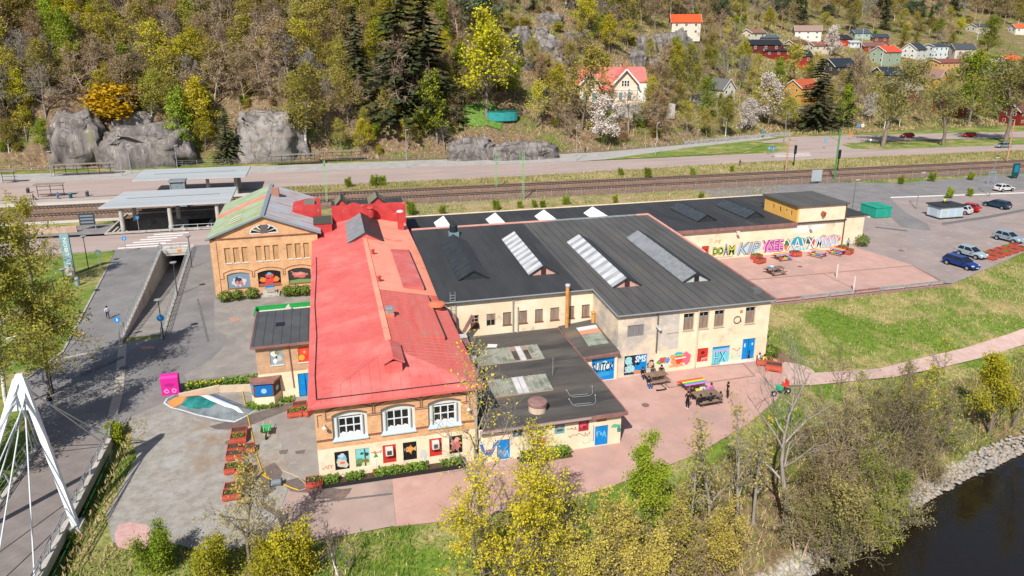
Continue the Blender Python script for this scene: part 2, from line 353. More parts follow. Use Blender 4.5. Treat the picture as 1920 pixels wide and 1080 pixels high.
park = M('parking_surface', (.25, .20, .185), (.31, .25, .23), s=.22, rough=.93, bump=.3, bs=30, extra=[((.26, .23, .225), .12, .5, .66), ((.38, .33, .30), .6, .6, .75)])
lawn = M('lawn_grass', (.085, .15, .02), (.19, .23, .045), s=.5, rough=.95, bump=.8, bs=5, extra=[((.30, .25, .10), .16, .5, .62)])
verge = M('verge_grass', (.16, .17, .045), (.30, .25, .12), s=.6, rough=.95, bump=.9, bs=4, extra=[((.36, .27, .16), .13, .48, .6), ((.10, .16, .025), .4, .56, .68)])
white = M('white_paint', (.62, .61, .58), (.78, .77, .74), s=2, rough=.7)
def YC(x, yc): return yc - .024 * x
# plaza in two halves either side of the sunken ramp
sheet('plaza_asphalt', asph, [(-21.9, 11), (-18.7, 11), (-18.7, 31.5), (-20.6, 31.5), (-23.4, 67.4), (-23.4, 70), (-30.5, 70), (-29.4, 61.2), (-26.1, 30.4), (-28, 22), (-24.5, 16)], 0, False)
sheet('plaza_asphalt', asph, [(-18.7, 11), (-16.2, 11), (-15.9, 14), (-12.5, 17), (-5, 19), (1, 19), (1, 46), (-12, 46), (-12, 70), (-19.5, 70), (-19.5, 67.4), (-16.9, 31.5), (-18.7, 31.5)], 0, False)
sheet('forecourt_asphalt', asph_w, [(402, 560), (590, 555), (596, 700), (470, 700), (350, 714), (345, 703), (395, 676), (424, 645), (425, 628), (402, 622)], .02)
sheet('yard_asphalt', asph_w, [(-16.2, 13.8), (-12.5, 17), (-5, 18.6), (.4, 18.6), (.4, -.2), (5.2, -.9), (4.9, -6.3), (-1, -6.6), (-3.4, -5.2), (-2.3, .9), (-3.8, 9.0), (-9.5, 11.3)], .02, False)
sheet('gravel_lot', grav, [(-16.0, 13.3), (-12.6, 14.4), (-9.5, 11.5), (-3.6, 9.2), (-2.1, .9), (-3.2, -5.6), (-6.8, -6.2), (-9.2, -4.5), (-13.2, -3.4), (-14.4, 0), (-14.0, 7)], .035, False)
sheet('pink_gravel_patch', M('pink_sand', (.44, .26, .23), (.52, .33, .30), s=2, rough=.95, bump=.5, bs=12, extra=[((.36, .22, .19), 1.1, .55, .68)]), [(222, 985), (245, 980), (275, 985), (290, 1003), (283, 1025), (262, 1035), (238, 1032), (218, 1025), (215, 1003)], .055)
sheet('pink_yard', pink, [(4.5, .6), (13, .6), (30, 17), (46, 17), (45.4, 9.6), (44.6, 7.2), (40.6, 2.6), (35.6, -.6), (28.8, -3.8), (19.7, -6.2), (10.4, -6.9), (4.8, -6.4)], .0, False)
sheet('pink_court', pink, [(44, 23.4), (81.3, 24.0), (83.4, 32.2), (81.5, 43.5), (44, 43.5)], .0, False)
sheet('parking_lot', park, [(81.5, 24.1), (93, 28.6), (106.2, 34.0), (140, 45.5), (190, 62), (190, 69), (100, 73), (84, 62), (79, 62), (79, 43.4), (81.3, 43.4), (83.4, 32.2)], -.004, False)
sheet('side_road', asph, [(79, 63), (84, 61.8), (98, 62.6), (112, 71.3), (190, 69.3), (190, 88.0), (128, 83.0), (112, 87.6), (79, 88.4)], .02, False)
sheet('side_road', asph, [(1640, 345), (1645, 385), (1665, 402), (1690, 425), (1745, 432), (1740, 420), (1700, 400), (1672, 375), (1690, 355)], .028)
sheet('white_edge_line', white, [(1670, 369.6), (1920, 361), (1920, 362.6), (1670, 371.4)], .034)
struct(sheet('rough_strip', verge, [(13, 61), (79, 60), (100, 88.5), (190, 86.5), (230, 92), (230, 96), (-14, 96.5), (-14, 76)], -.01, False))
sheet('station_road', asph_p, [(-160, 73.5), (-160, 85), (-13, 80.2), (-2, 84), (14, 84), (14, 70), (-12, 69.4), (-30, 70), (-60, 70.5)], .012, False)
sheet('station_forecourt', asph, [(-160, 82), (-160, 90), (-34.5, 88), (-34.5, 81), (-34, 79.6), (-15, 79.4)], .03, False)
sheet('track_bed', ball, [(-200, YC(-200, 90.5)), (-36, YC(-36, 90.5)), (-14, YC(-14, 90.5)), (60, YC(60, 90.2)), (330, YC(330, 91.5)), (330, YC(330, 106.4)), (-200, YC(-200, 106.2))], .026, False)
sheet('track_verge', verge, [(-13, YC(-13, 106)), (330, YC(330, 106)), (330, YC(330, 121)), (110, YC(110, 119)), (60, YC(60, 114)), (-13, YC(-13, 113))], .03, False)
sheet('main_road', asph_p, [(-200, YC(-200, 112)), (-13, YC(-13, 112.6)), (60, YC(60, 113.6)), (115, YC(115, 118.8)), (330, YC(330, 119)), (330, YC(330, 131)), (150, YC(150, 132)), (66, YC(66, 129.8)), (5, YC(5, 132)), (-200, YC(-200, 134))], .045, False)
sheet('bus_platform', M('concrete_slab', (.33, .28, .255), (.39, .335, .305), s=.3, rough=.9), [(-200, YC(-200, 105.6)), (-13, YC(-13, 105.4)), (-13, YC(-13, 112)), (-200, YC(-200, 112))], .06, False)
sheet('footway', pave, [(-200, YC(-200, 134)), (5, YC(5, 132)), (66, YC(66, 130)), (84, 131.5), (100, 135), (130, 150), (146, 156.5), (143, 159.5), (113, 150.4), (79, 142), (35, 140.5), (-200, 152)], .04, False)
sheet('junction', asph_p, [(120, 127.5), (150, 126), (166, 128), (156, 137), (168, 140.5), (240, 134), (330, 128), (330, 141), (235, 148), (176, 153.5), (150, 156), (128, 146), (141, 145), (130, 132)], .055, False)
sheet('traffic_verge', lawn, [(1130, 300), (1300, 276), (1400, 265), (1432, 267), (1430, 272), (1395, 285), (1250, 295)], .075)
sheet('traffic_verge', lawn, [(1436, 288), (1454, 276), (1478, 269), (1480, 284)], .085)
sheet('traffic_verge', lawn, [(1578, 272), (1590, 268), (1700, 272), (1800, 270), (1960, 262), (1960, 270), (1800, 275), (1650, 281), (1600, 279)], .075)
sheet('station_lawn', lawn, [(-26.1, 30.4), (-28, 22), (-24.3, 16), (-21.9, 11), (-24.6, 11), (-60, 8), (-60, 70.4), (-30.6, 69.8), (-29.4, 61.2)], -.02, False)
# path down the meadow
pm_ = M('path_chippings', (.44, .30, .26), (.52, .37, .33), s=1.2, rough=.95, bump=.4, bs=20)
pth = [(43.2, 5.9), (46, 6.2), (50, 6.6), (57, 7.3), (64, 8.4), (71, 9.6), (79, 11.3), (90, 14.2), (110, 20)]
pv = []; pf = []
for i, (x, y) in enumerate(pth):
    for s_ in (-1, -.33, .33, 1): yy = y + s_ * 1.0; pv.append((x - s_ * .12, yy, hz(x, yy) + .13))
for i in range(len(pth) - 1):
    for k in range(3): a = i * 4 + k; pf.append((a, a + 4, a + 5, a + 1))
mb = MB(); mb.v = pv; mb.f = pf; mb.mi = [0] * len(pf); struct(mb.build('meadow_path', pm_))
def drape(name, mat, c, n, r, seed, dz=.12):
    rr = random.Random(seed); m = MB(); pts = []
    for k in range(n):
        t = 2 * math.pi * k / n; q = .75 + .4 * rr.random(); pts.append((c[0] + r[0] * q * math.cos(t), c[1] + r[1] * q * math.sin(t)))
    m.v = [(c[0], c[1], hz(*c) + dz)] + [(x, y, hz(x, y) + dz) for x, y in pts]; m.f = [(0, 1 + k, 1 + (k + 1) % n) for k in range(n)]; m.mi = [0] * n
    return struct(m.build(name, mat))
drape('earth_patch', M('bare_earth', (.17, .09, .06), (.25, .14, .10), s=1, rough=.95, bump=.5, bs=8), (46.6, 11.5), 14, (1.2, 3.6), 4)
drape('earth_patch', MATS['path_chippings'], (46.2, 7.6), 12, (2.2, 1.6), 5, .15)
# zebra crossing and lane lines
for k in range(6):
    y = 70.6 + k * 1.45
    m = MB(); m.quad((-30.4 + k * .75, y, .03), (-24.4 + k * .62, y, .03), (-24.4 + k * .62, y + .62, .03), (-30.4 + k * .75, y + .62, .03)); struct(m.build('crossing_stripe', white))
struct(MB().quad((-60, 69.9, .03), (-31, 69.6, .03), (-31, 69.75, .03), (-60, 70.05, .03)).build('lane_line', white))
for (x, y) in ((118, 124.2), (130, 124.5), (170, 125.2), (185, 124.9), (200, 124.5), (215, 124.2)):
    struct(MB().quad((x, y, .06), (x + 7, y - .17, .06), (x + 7, y, .06), (x, y + .17, .06)).build('lane_line', white))
for k in range(3): struct(MB().quad((121 + k * 1.4, 121.2 + 2.2 * k, .06), (132 + k * 1.4, 120.8 + 2.2 * k, .06), (132 + k * 1.4, 121.4 + 2.2 * k, .06), (121 + k * 1.4, 121.8 + 2.2 * k, .06)).build('crossing_stripe', white))
sheet('pinkish_yard', M('pink_grey_asphalt', (.33, .24, .205), (.39, .285, .25), s=.4, rough=.93, bump=.3, bs=30, extra=[((.24, .19, .175), .25, .52, .68), ((.37, .25, .22), .2, .55, .7)]), [(-2.0, .9), (.3, -.3), (.3, -1.0), (5.2, -1.0), (4.95, -6.35), (1.5, -6.5), (-1, -6.6), (-3.2, -5.4)], .03, False)
# timber edging lines set in the pink yards
tim = M('edging_timber', (.22, .13, .10), (.30, .19, .15), s=3, rough=.9)
def strip(name, mat, pts, w, z, z1=None):
    m = MB()
    for a, b in zip(pts[:-1], pts[1:]):
        z1 = (z1 or z + .03) + .003
        d = Vector((b[0] - a[0], b[1] - a[1], 0)).normalized() * (w / 2); nrm = Vector((-d.y, d.x, 0))
        m.prism([(a[0] - d.x + nrm.x, a[1] - d.y + nrm.y, z), (a[0] - d.x - nrm.x, a[1] - d.y - nrm.y, z), (b[0] + d.x - nrm.x, b[1] + d.y - nrm.y, z), (b[0] + d.x + nrm.x, b[1] + d.y + nrm.y, z)], (0, 0, (z1 or z + .03) - z))
    return struct(m.build(name, mat))
strip('timber_edging', tim, [(46, 32.6), (56.8, 32.6), (83.2, 32.25), (81.2, 24.4)], .22, -.02, .025)
strip('timber_edging', tim, [(68.2, 32.4), (68.0, 24.2)], .12, -.02, .02)
c4 = [G(*p) for p in ((1245, 694), (1394, 682), (1415, 705), (1255, 727), (1245, 719))]
strip('timber_edging', tim, c4, .14, -.02, .02)
strip('concrete_kerb', pave, [(-21.8, 11), (-24.5, 16), (-28, 22), (-26.1, 30.4), (-29.4, 61.2)], .2, -.1, .09)
strip('brick_inlay', M('buff_setts', (.36, .31, .26), (.42, .37, .31), s=2, rough=.9), [(-26.0, 28.6), (-20.7, 30.6)], .35, -.02, .008)
strip('brick_inlay', MATS['buff_setts'], [(-20.4, 30.4), (-18.2, 19.5), (-17.6, 15)], .8, -.02, .016)
# wet patches on the yard
wet = M('wet_asphalt', (.12, .095, .085), (.16, .13, .115), s=2, rough=.45, spec=.4)
for pts in ([(392, 800), (420, 793), (455, 782), (530, 760), (560, 753), (566, 758), (545, 768), (500, 785), (465, 800), (445, 806), (405, 806)], [(490, 880), (515, 868), (530, 885), (523, 905), (510, 925), (495, 935), (488, 915)], [(487, 940), (505, 950), (540, 965), (545, 1005), (530, 1000), (520, 970), (495, 955)], [(528, 905), (560, 896), (592, 912), (640, 918), (660, 916), (655, 925), (640, 940), (612, 935), (588, 938), (578, 925), (545, 922)], [(523, 846), (540, 843), (538, 851), (525, 853)], [(553, 847), (572, 844), (570, 851), (556, 852)]):
    sheet('wet_patch', wet, pts, .045)

# manholes, drains and repair patches set in the paving
mh = M('cast_iron_cover', (.16, .10, .085), (.22, .14, .12), s=6, rough=.7); tar = M('tar_patch', (.115, .11, .11), (.15, .145, .14), s=2, rough=.9); rdp = M('brick_patch', (.34, .19, .14), (.42, .26, .2), s=3, rough=.9)
def disc(name, mat, px, py, r, z=.03):
    x, y, _ = G(px, py); return struct(MB().quad(*[(x + r * math.cos(k * .3927), y + r * math.sin(k * .3927), z) for k in range(16)]).build(name, mat))
for px, py, r in ((150, 628, .55), (232, 690, .4), (395, 725, .4), (520, 690, .35), (640, 930, .4), (1210, 760, .35), (1500, 500, .35), (1690, 470, .4), (430, 830, .35)): disc('manhole_cover', mh, px, py, r, .05)
sheet('repair_patch', rdp, [(262, 650), (290, 649), (290, 655), (266, 656)], .03); sheet('repair_patch', rdp, [(430, 597), (446, 595), (450, 602), (434, 605)], .04)
for pts in ([(1640, 425), (1700, 432), (1702, 434), (1642, 427)], [(150, 700), (230, 668), (233, 671), (154, 705)], [(600, 940), (735, 925), (736, 928), (601, 944)], [(372, 560), (392, 640), (388, 641), (369, 562)]): sheet('tar_seam', tar, pts, .042)
sheet('repair_patch', tar, [(1765, 418), (1850, 405), (1920, 392), (1920, 396), (1855, 409), (1768, 422)], .014)
# ================================================================ BUILDINGS
def S(h, k=1.0):
    h = h.lstrip('#'); o = []
    for i in (0, 2, 4):
        c = int(h[i:i + 2], 16) / 255; o.append(k * (c / 12.92 if c <= .04045 else ((c + .055) / 1.055) ** 2.4))
    return tuple(o)
def C(h, k=.8, rough=.65, metal=0.):
    key = 'paint_%s_%d_%d_%d' % (h, k * 100, rough * 100, metal * 10)
    return MATS.get(key) or M(key, S(h, k), rough=rough, metal=metal)
brick = brickmat('buff_brick', (.60, .275, .11), (.74, .42, .20), (.58, .43, .29))
brick_d = M('dark_brick', (.16, .07, .045), (.24, .11, .07), s=3, rough=.85)
cream = M('cream_render', (.66, .53, .37), (.74, .61, .44), s=.5, rough=.88, bump=.12, bs=9, extra=[((.50, .40, .29), .7, .58, .72), ((.76, .66, .52), .35, .52, .7)])
cream_w = M('weathered_render', (.64, .51, .37), (.72, .59, .44), s=.6, rough=.9, bump=.2, bs=8, extra=[((.40, .36, .32), .38, .42, .58), ((.52, .45, .37), 1.6, .52, .66)])
greyr = M('bare_grey_render', (.40, .37, .34), (.52, .47, .42), s=.8, rough=.9, bump=.3, bs=7, extra=[((.60, .50, .38), .9, .54, .64)])
yellow = M('ochre_render', (.66, .36, .08), (.72, .41, .11), s=.7, rough=.85)
redroof = M('red_metal_roof', (.52, .105, .095), (.58, .135, .12), s=.35, rough=.5, spec=.4, extra=[((.50, .09, .075), 1.2, .56, .7), ((.60, .20, .175), .3, .48, .75), ((.50, .12, .10), 4., .62, .72)])
redworn = M('worn_red_roof', (.50, .105, .085), (.56, .14, .115), s=.6, rough=.6, stretch=(3, .4, 1), extra=[((.46, .17, .14), 1.0, .5, .7)])
salmon = M('salmon_roof', (.70, .25, .17), (.76, .31, .22), s=.25, rough=.6, extra=[((.64, .16, .11), .5, .58, .72)])
redwall = M('red_painted_brick', (.40, .035, .035), (.50, .055, .052), s=.9, rough=.7, bump=.3, bs=14, extra=[((.46, .17, .14), 1.1, .62, .72)])
felt = M('roofing_felt', (.030, .031, .034), (.042, .043, .046), s=.5, rough=.75, stretch=(1.2, .3, 1), spec=.35, extra=[((.06, .058, .056), .12, .55, .75), ((.10, .085, .07), .16, .66, .78)])
felt_w = M('weathered_felt', (.068, .066, .064), (.09, .087, .083), s=.5, rough=.85, stretch=(1.1, .3, 1), extra=[((.105, .10, .095), .2, .55, .75), ((.115, .095, .07), .13, .6, .74)])
felt_l = M('low_roof_felt', (.065, .058, .053), (.10, .09, .082), s=.5, rough=.9, stretch=(.3, 1.4, 1), extra=[((.17, .125, .085), .12, .54, .66), ((.045, .042, .04), .3, .55, .68)])
dmet = M('dark_sheet_metal', (.022, .026, .03), (.035, .04, .045), s=1, rough=.45, spec=.4)
smet = M('bright_sheet_metal', (.50, .51, .52), (.66, .67, .68), s=.6, rough=.5, metal=.25, stretch=(.5, 2, 1))
gmet = M('grey_sheet_metal', (.23, .24, .25), (.30, .31, .33), s=.7, rough=.5, metal=.3)
brn = M('brown_fascia', (.20, .095, .085), (.27, .14, .125), s=1.5, rough=.7)
board = M('window_boards', (.17, .12, .09), (.28, .21, .165), s=1.2, rough=.9, stretch=(5, 5, .6))
board_o = M('ply_boards', (.34, .19, .085), (.48, .30, .16), s=.9, rough=.85, stretch=(4, 4, .6))
glass = M('dark_glass', (.012, .014, .016), rough=.12, spec=.6)
skyg = M('dusty_rooflight_glass', (.12, .15, .12), (.26, .29, .24), s=1.1, rough=.35, spec=.5, extra=[((.36, .35, .30), .8, .56, .7)])
galv = M('galvanised_steel', (.33, .36, .38), (.44, .47, .49), s=2, rough=.45, metal=.5)
wfr = C('dfe3e6', .8)
rust = M('rusty_pipe', (.42, .18, .05), (.58, .30, .08), s=1.5, rough=.8)
conc = M('concrete', (.36, .33, .30), (.46, .43, .39), s=.8, rough=.9, bump=.25, bs=8, extra=[((.27, .24, .21), .5, .56, .7)])
def wall(m, ax, pos, t, a0, a1, z0, z1, ops=(), mi=0):
    """wall slab with rectangular openings; ax 'y': face at y=pos spanning x, 'x': face at x=pos spanning y; t signed thickness"""
    A = sorted({a0, a1, *[o[0] for o in ops], *[o[1] for o in ops]}); Z = sorted({z0, z1, *[o[2] for o in ops], *[o[3] for o in ops]})
    lo, hi = min(pos, pos + t), max(pos, pos + t)
    for i in range(len(A) - 1):
        k = 0
        while k < len(Z) - 1:
            def hole(kk): return any(o[0] <= (A[i] + A[i + 1]) / 2 <= o[1] and o[2] <= (Z[kk] + Z[kk + 1]) / 2 <= o[3] for o in ops)
            if hole(k): k += 1; continue
            e = k
            while e + 1 < len(Z) - 1 and not hole(e + 1): e += 1
            if ax == 'y': m.box(A[i], A[i + 1], lo, hi, Z[k], Z[e + 1], mi)
            else: m.box(lo, hi, A[i], A[i + 1], Z[k], Z[e + 1], mi)
            k = e + 1
    return m
def abox(m, ax, a0, a1, d0, d1, z0, z1):
    lo, hi = min(d0, d1), max(d0, d1)
    return m.box(a0, a1, lo, hi, z0, z1) if ax == 'y' else m.box(lo, hi, a0, a1, z0, z1)
def window(par, ax, pos, inn, a0, a1, z0, z1, nx=2, nz=2, fm=None, pm=None, dep=.14, sill=None, fw_=.06, name='window'):
    """frame with a pane object in every light; inn = +1/-1 direction into the wall"""
    f = MB(); d0 = pos + inn * dep; d1 = d0 + inn * .06
    for k in range(nx + 1):
        c = a0 + (a1 - a0) * k / nx; c = min(max(c, a0 + fw_ / 2), a1 - fw_ / 2); abox(f, ax, c - fw_ / 2, c + fw_ / 2, d0, d1, z0, z1)
    cs = [a0 + (a1 - a0) * k / nx for k in range(nx + 1)]
    for i in range(nx):
        l = cs[i] + (fw_ if i == 0 else fw_ / 2); r = cs[i + 1] - (fw_ if i == nx - 1 else fw_ / 2)
        for k in range(nz + 1):
            c = z0 + (z1 - z0) * k / nz; c = min(max(c, z0 + fw_ / 2), z1 - fw_ / 2); abox(f, ax, l, r, d0 + inn * .002, d1, c - fw_ / 2, c + fw_ / 2)
    o = f.build(name, fm or wfr, par)
    if o.parent and o.parent.parent is None:
        for i in range(nx):
            for k in range(nz):
                g = MB(); abox(g, ax, a0 + (a1 - a0) * i / nx + .01, a0 + (a1 - a0) * (i + 1) / nx - .01, d0 + inn * .03, d0 + inn * .045, z0 + (z1 - z0) * k / nz + .01, z0 + (z1 - z0) * (k + 1) / nz - .01); g.build('pane', pm or glass, o)
        if sill: g = MB(); abox(g, ax, a0 - .08, a1 + .08, pos - inn * .08, pos + inn * dep, z0 - .09, z0 - .004); g.build('sill', sill, o)
    return o
def panel(par, ax, pos, inn, a0, a1, z0, z1, mat, name, dep=.1, sill=None):
    g = MB(); abox(g, ax, a0 + .004, a1 - .004, pos + inn * dep, pos + inn * (dep + .05), z0 + .004, z1 - .004); o = g.build(name, mat, par)
    if sill: g = MB(); abox(g, ax, a0 - .06, a1 + .06, pos - inn * .07, pos + inn * dep, z0 - .08, z0 + .003); g.build('sill', sill, o)
    return o
def art(par, ax, pos, inn, a0, a1, z0, z1, shapes, name='mural_print'):
    """painted shapes (unit square coords) lying on a board at depth pos"""
    m = MB(); mats = []; sgn = -inn
    for k, sh in enumerate(shapes):
        h = sh[-1]
        if h not in mats: mats.append(h)
        if sh[0] == 'e':
            _, cx, cy, rx, ry, _ = sh; pts = [(cx + rx * math.cos(t * math.pi / 8), cy + ry * math.sin(t * math.pi / 8)) for t in range(16)]
        elif sh[0] == 'b':      # blob
            _, cx, cy, rx, ry, sd, _ = sh; rr = random.Random(sd); pts = []
            for t in range(18): q = .7 + .5 * rr.random(); pts.append((cx + rx * q * math.cos(t * math.pi / 9), cy + ry * q * math.sin(t * math.pi / 9)))
        else: pts = sh[1]
        d = pos + sgn * (.004 + .004 * k); w3 = []
        for (u, v) in pts:
            u = min(max(u, 0.01), .99) if name == 'mural_print' else u; v = min(max(v, 0.01), .99) if name == 'mural_print' else v
            a = a0 + (a1 - a0) * u; z = z0 + (z1 - z0) * v; w3.append((a, d, z) if ax == 'y' else (d, a, z))
        m.quad(*w3, mi=mats.index(h))
    return struct(m.build(name, [C(h, .8) for h in mats], par), 'stuff')
def lettering(par, text, mat, ax, pos, a0, a1, z0, z1, name='lettering', off=0., shear=0., proud=.01, flip=False, rot=False):
    c = bpy.data.curves.new('t', 'FONT'); c.body = text; c.size = 1; c.offset = off; c.shear = shear; c.fill_mode = 'FRONT'; c.resolution_u = 2
    o = bpy.data.objects.new('t', c); col.objects.link(o); bpy.context.view_layer.update()
    me = bpy.data.meshes.new_from_object(o); bpy.data.objects.remove(o); bpy.data.curves.remove(c); me.name = name
    V = np.empty(len(me.vertices) * 3, np.float32); me.vertices.foreach_get('co', V); V = V.reshape(-1, 3)
    if rot: V = np.stack([-V[:, 1], V[:, 0], V[:, 2]], 1)
    lo = V.min(0); hi = V.max(0); u = (V[:, 0] - lo[0]) / (hi[0] - lo[0] + 1e-6); v = (V[:, 1] - lo[1]) / (hi[1] - lo[1] + 1e-6)
    ro = par
    while ro.parent: ro = ro.parent
    L_ = ro.location
    A = a0 + (a1 - a0) * u; Z = z0 + (z1 - z0) * v; D = np.full(len(A), pos)
    W = np.stack([A, D, Z], 1) if ax == 'y' else np.stack([D, A, Z], 1)
    W -= np.array([L_.x, L_.y, L_.z]); me.vertices.foreach_set('co', W.astype(np.float32).ravel()); me.materials.append(mat); me.update()
    return link(name, me, par)
def scribble(par, mat, ax, pos, a0, a1, z0, z1, n, seed, w=.03, name='graffiti_tag'):
    r = random.Random(seed); m = MB(); a = a0; x, z = a0, (z0 + z1) / 2
    for k in range(n):
        nx_ = a0 + (a1 - a0) * (k + 1) / n + r.uniform(-1, 1) * (a1 - a0) / n * .9; nz_ = r.uniform(z0, z1); dx, dz = nx_ - x, nz_ - z; l = math.hypot(dx, dz) + 1e-6; ox, oz = -dz / l * w, dx / l * w; d = pos - .003 * (k % 3)
        p = [(x + ox, z + oz), (x - ox, z - oz), (nx_ - ox, nz_ - oz), (nx_ + ox, nz_ + oz)]
        m.quad(*[((u, d, v) if ax == 'y' else (d, u, v)) for u, v in p]); x, z = nx_, nz_
    return struct(m.build(name, mat, par), 'stuff')
def vrun(m, p, q, n, r):      # downpipe
    m.tube(p, q, r, n=n)
# ---------------------------------------------------------------- 1 brick hall with the red roof
hall = thing('brick_hall', 'long brick hall with a bright red metal roof and three arched front windows', 'building', (0, 0, 0))
AW = [(1.18, 3.70), (4.70, 7.24), (8.22, 10.76)]; PAN = [(1.17, 2.21), (2.69, 3.73), (4.70, 5.70), (6.22, 7.26), (8.23, 9.2), (9.77, 10.8)]
m = MB(); wall(m, 'y', 0, .4, 0, 12, -.1, 2.72, [(a, b, .8, 2.36) for a, b in PAN]); wall(m, 'x', 0, .4, .401, 50, -.1, 2.72); wall(m, 'x', 12, -.4, .401, 50, -.1, 2.72); m.build('plinth_wall', cream, hall)
m = MB(); wall(m, 'y', 0, .4, 0, 12, 2.721, 6.45, [(a, b, 3.34, 5.62) for a, b in AW]); wall(m, 'x', 0, .4, .401, 50, 2.721, 6.45); wall(m, 'x', 12, -.4, .401, 50, 2.721, 6.45)
def arch(a, b, zs, za, k):   # point k of 0..10 on a segmental arch
    u = k / 10; c = (a + b) / 2; h = (b - a) / 2; rise = za - zs; rad = (h * h + rise * rise) / (2 * rise); x = a + (b - a) * u; return x, za - rad + math.sqrt(max(rad * rad - (x - c) ** 2, 0))
for a, b in AW:       # spandrels that turn the openings into arches
    for s_ in (0, 1):
        pts = [arch(a, b, 5.33, 5.62, k) for k in (range(0, 6) if s_ == 0 else range(5, 11))]
        cor = (a, 5.62) if s_ == 0 else (b, 5.62); q = pts + [cor] if s_ == 0 else pts + [cor]
        m.prism([(x, .003, z) for x, z in q], (0, .38, 0))
m.build('brick_wall', brick, hall)
m = MB()
for a, b in AW:       # dark brick hood lines over each arch
    p = [arch(a - .42, b + .42, 5.72, 6.12, k) for k in range(11)]
    for (x0, z0), (x1, z1) in zip(p[:-1], p[1:]): m.bar((x0, -.015, z0), (x1, -.015, z1), .05, .07)
    for x in (a - .42, b + .42): m.box(x - .035, x + .035, -.04, .003, 5.12, 5.70)
    p = [arch(a, b, 5.33, 5.62, k) for k in range(11)]
    for (x0, z0), (x1, z1) in zip(p[:-1], p[1:]): m.bar((x0, -.012, z0 + .03), (x1, -.012, z1 + .03), .04, .05)
for a, b in ((.75, 1.18), (3.7, 4.7), (7.24, 8.22), (10.76, 11.5)):
    for z in (5.0, 5.14): m.box(a, b, -.03, .003, z, z + .05)
    m.box(a, b, -.028, .003, 3.36, 3.52)
m.box(0, 1.17, -.029, .003, 3.36, 3.52); m.box(10.77, 12, -.03, .003, 3.36, 3.52)
for x in (.15, 11.4): m.box(x, x + .05, -.03, .003, 4.6, 5.5); m.box(x, x + .35, -.028, .003, 5.5, 5.56)
for x in (4.2, 7.75): m.box(x - .12, x + .12, -.02, .003, 5.95, 6.2)
struct(m.build('brick_banding', brick_d, hall), 'stuff')
blu = C('b9c6cf', .8)
for i, (a, b) in enumerate(AW):
    r = MB(); wall(r, 'y', .22, .1, a, b, 3.34, 5.62, [(a + .42, b - .42, 3.62, 5.12)]); r.build('window_surround', C('dcdcd6', .8), hall)
    window(hall, 'y', .0, 1, a + .42, b - .42, 3.62, 5.12 - (.0 if i == 1 else .12), 3, 2, dep=.25, fw_=.09)
    for s_ in (0, 1): x = a + .33 if s_ == 0 else b - .33; bx('shutter', C('a9b8c2', .8), hall, (x - .035, x + .035, .06, .21, 3.55, 5.15))
    s_ = MB(); s_.prism([(a - .06, -.12, 3.22), (a - .06, .21, 3.34), (a - .06, .21, 3.5), (a - .06, -.12, 3.30)], (b - a + .12, 0, 0)); s_.build('sill', blu, hall)
    for k in range(3):
        g = MB(); x0 = a + .5 + k * .52; g.prism([(x0, .2, 3.625), (x0 + .48, .2, 3.625), (x0 + .45, .2, 3.78), (x0 + .2, .2, 3.86)], (0, .015, 0)); g.build('snow_white_drape', C('eef0f0', .8), hall)
BLK = C('16171b', .8)
P1 = [panel(hall, 'y', 0, 1, a, b, .8, 2.36, BLK if i != 1 else C('7fd0d0', .8), 'mural_board' if i not in (2, 4) else 'red_boarding', dep=.06) for i, (a, b) in enumerate(PAN)]
for i in (2, 4): P1[i].data.materials[0] = C('c8372e', .8)
def hart(i, sh): a, b = PAN[i]; art(P1[i], 'y', .06, 1, a, b, .8, 2.36, sh)
hart(0, [('b', .5, .62, .34, .22, 3, '8fb8d0'), ('b', .52, .32, .42, .26, 4, 'cfc8bc'), ('e', .52, .36, .2, .07, 'e07a55'), ('b', .5, .74, .2, .12, 5, 'b9d4e2')])
hart(1, [('p', [(0, 0), (1, 0), (1, .4), (.6, .32), (.3, .45), (0, .35)], 'c6d0a8'), ('b', .3, .3, .3, .2, 8, '6f8f5a'), ('p', [(.62, 0), (.72, 0), (.70, .95), (.62, .95)], '5a3d2c'), ('b', .8, .65, .16, .1, 9, '2c4440'), ('b', .45, .72, .14, .06, 10, '33504a'), ('b', .7, .3, .22, .12, 11, '84733f'), ('b', .2, .12, .2, .1, 12, '4f6b40')])
hart(3, [('b', .48, .56, .3, .16, 20, 'e0a25a'), ('p', [(.72, .58), (.95, .72), (.92, .45)], 'e8b470'), ('p', [(.42, .7), (.6, .84), (.62, .66)], 'd98f4a'), ('p', [(.45, .42), (.62, .28), (.6, .46)], 'd98f4a'), ('p', [(.22, .6), (.05, .7), (.1, .5)], '8a7f9a'), ('e', .3, .62, .03, .03, '201a16')])
hart(5, [('b', .35, .6, .25, .2, 31, 'd88a84'), ('b', .62, .4, .28, .22, 32, 'c96f6c'), ('b', .6, .76, .2, .13, 33, 'e0a09a'), ('b', .3, .3, .2, .14, 34, 'b9605e')])
for i in (2, 4):
    a, b = PAN[i]
    m = MB(); m.box(a + .2, b - .25, -.35, .05, 1.62, 2.2); ac = m.build('air_conditioner', C('d9d6cf', .8), P1[i]); bx('ventilation_grille', C('4b5258', .8), hall, (a + .3, b - .35, -.362, -.352, 1.7, 2.05)) if False else None
    m = MB(); m.box(a + .3, b - .35, -.362, -.351, 1.7, 2.05); g = m.build('ventilation_grille', C('40474d', .8), P1[i])
    for x in (a + .2, b - .25): m = MB(); m.bar((x, -.3, 1.6), (x, .05, 1.3), .04, .04); m.build('bracket', C('8a2c24', .8), P1[i])
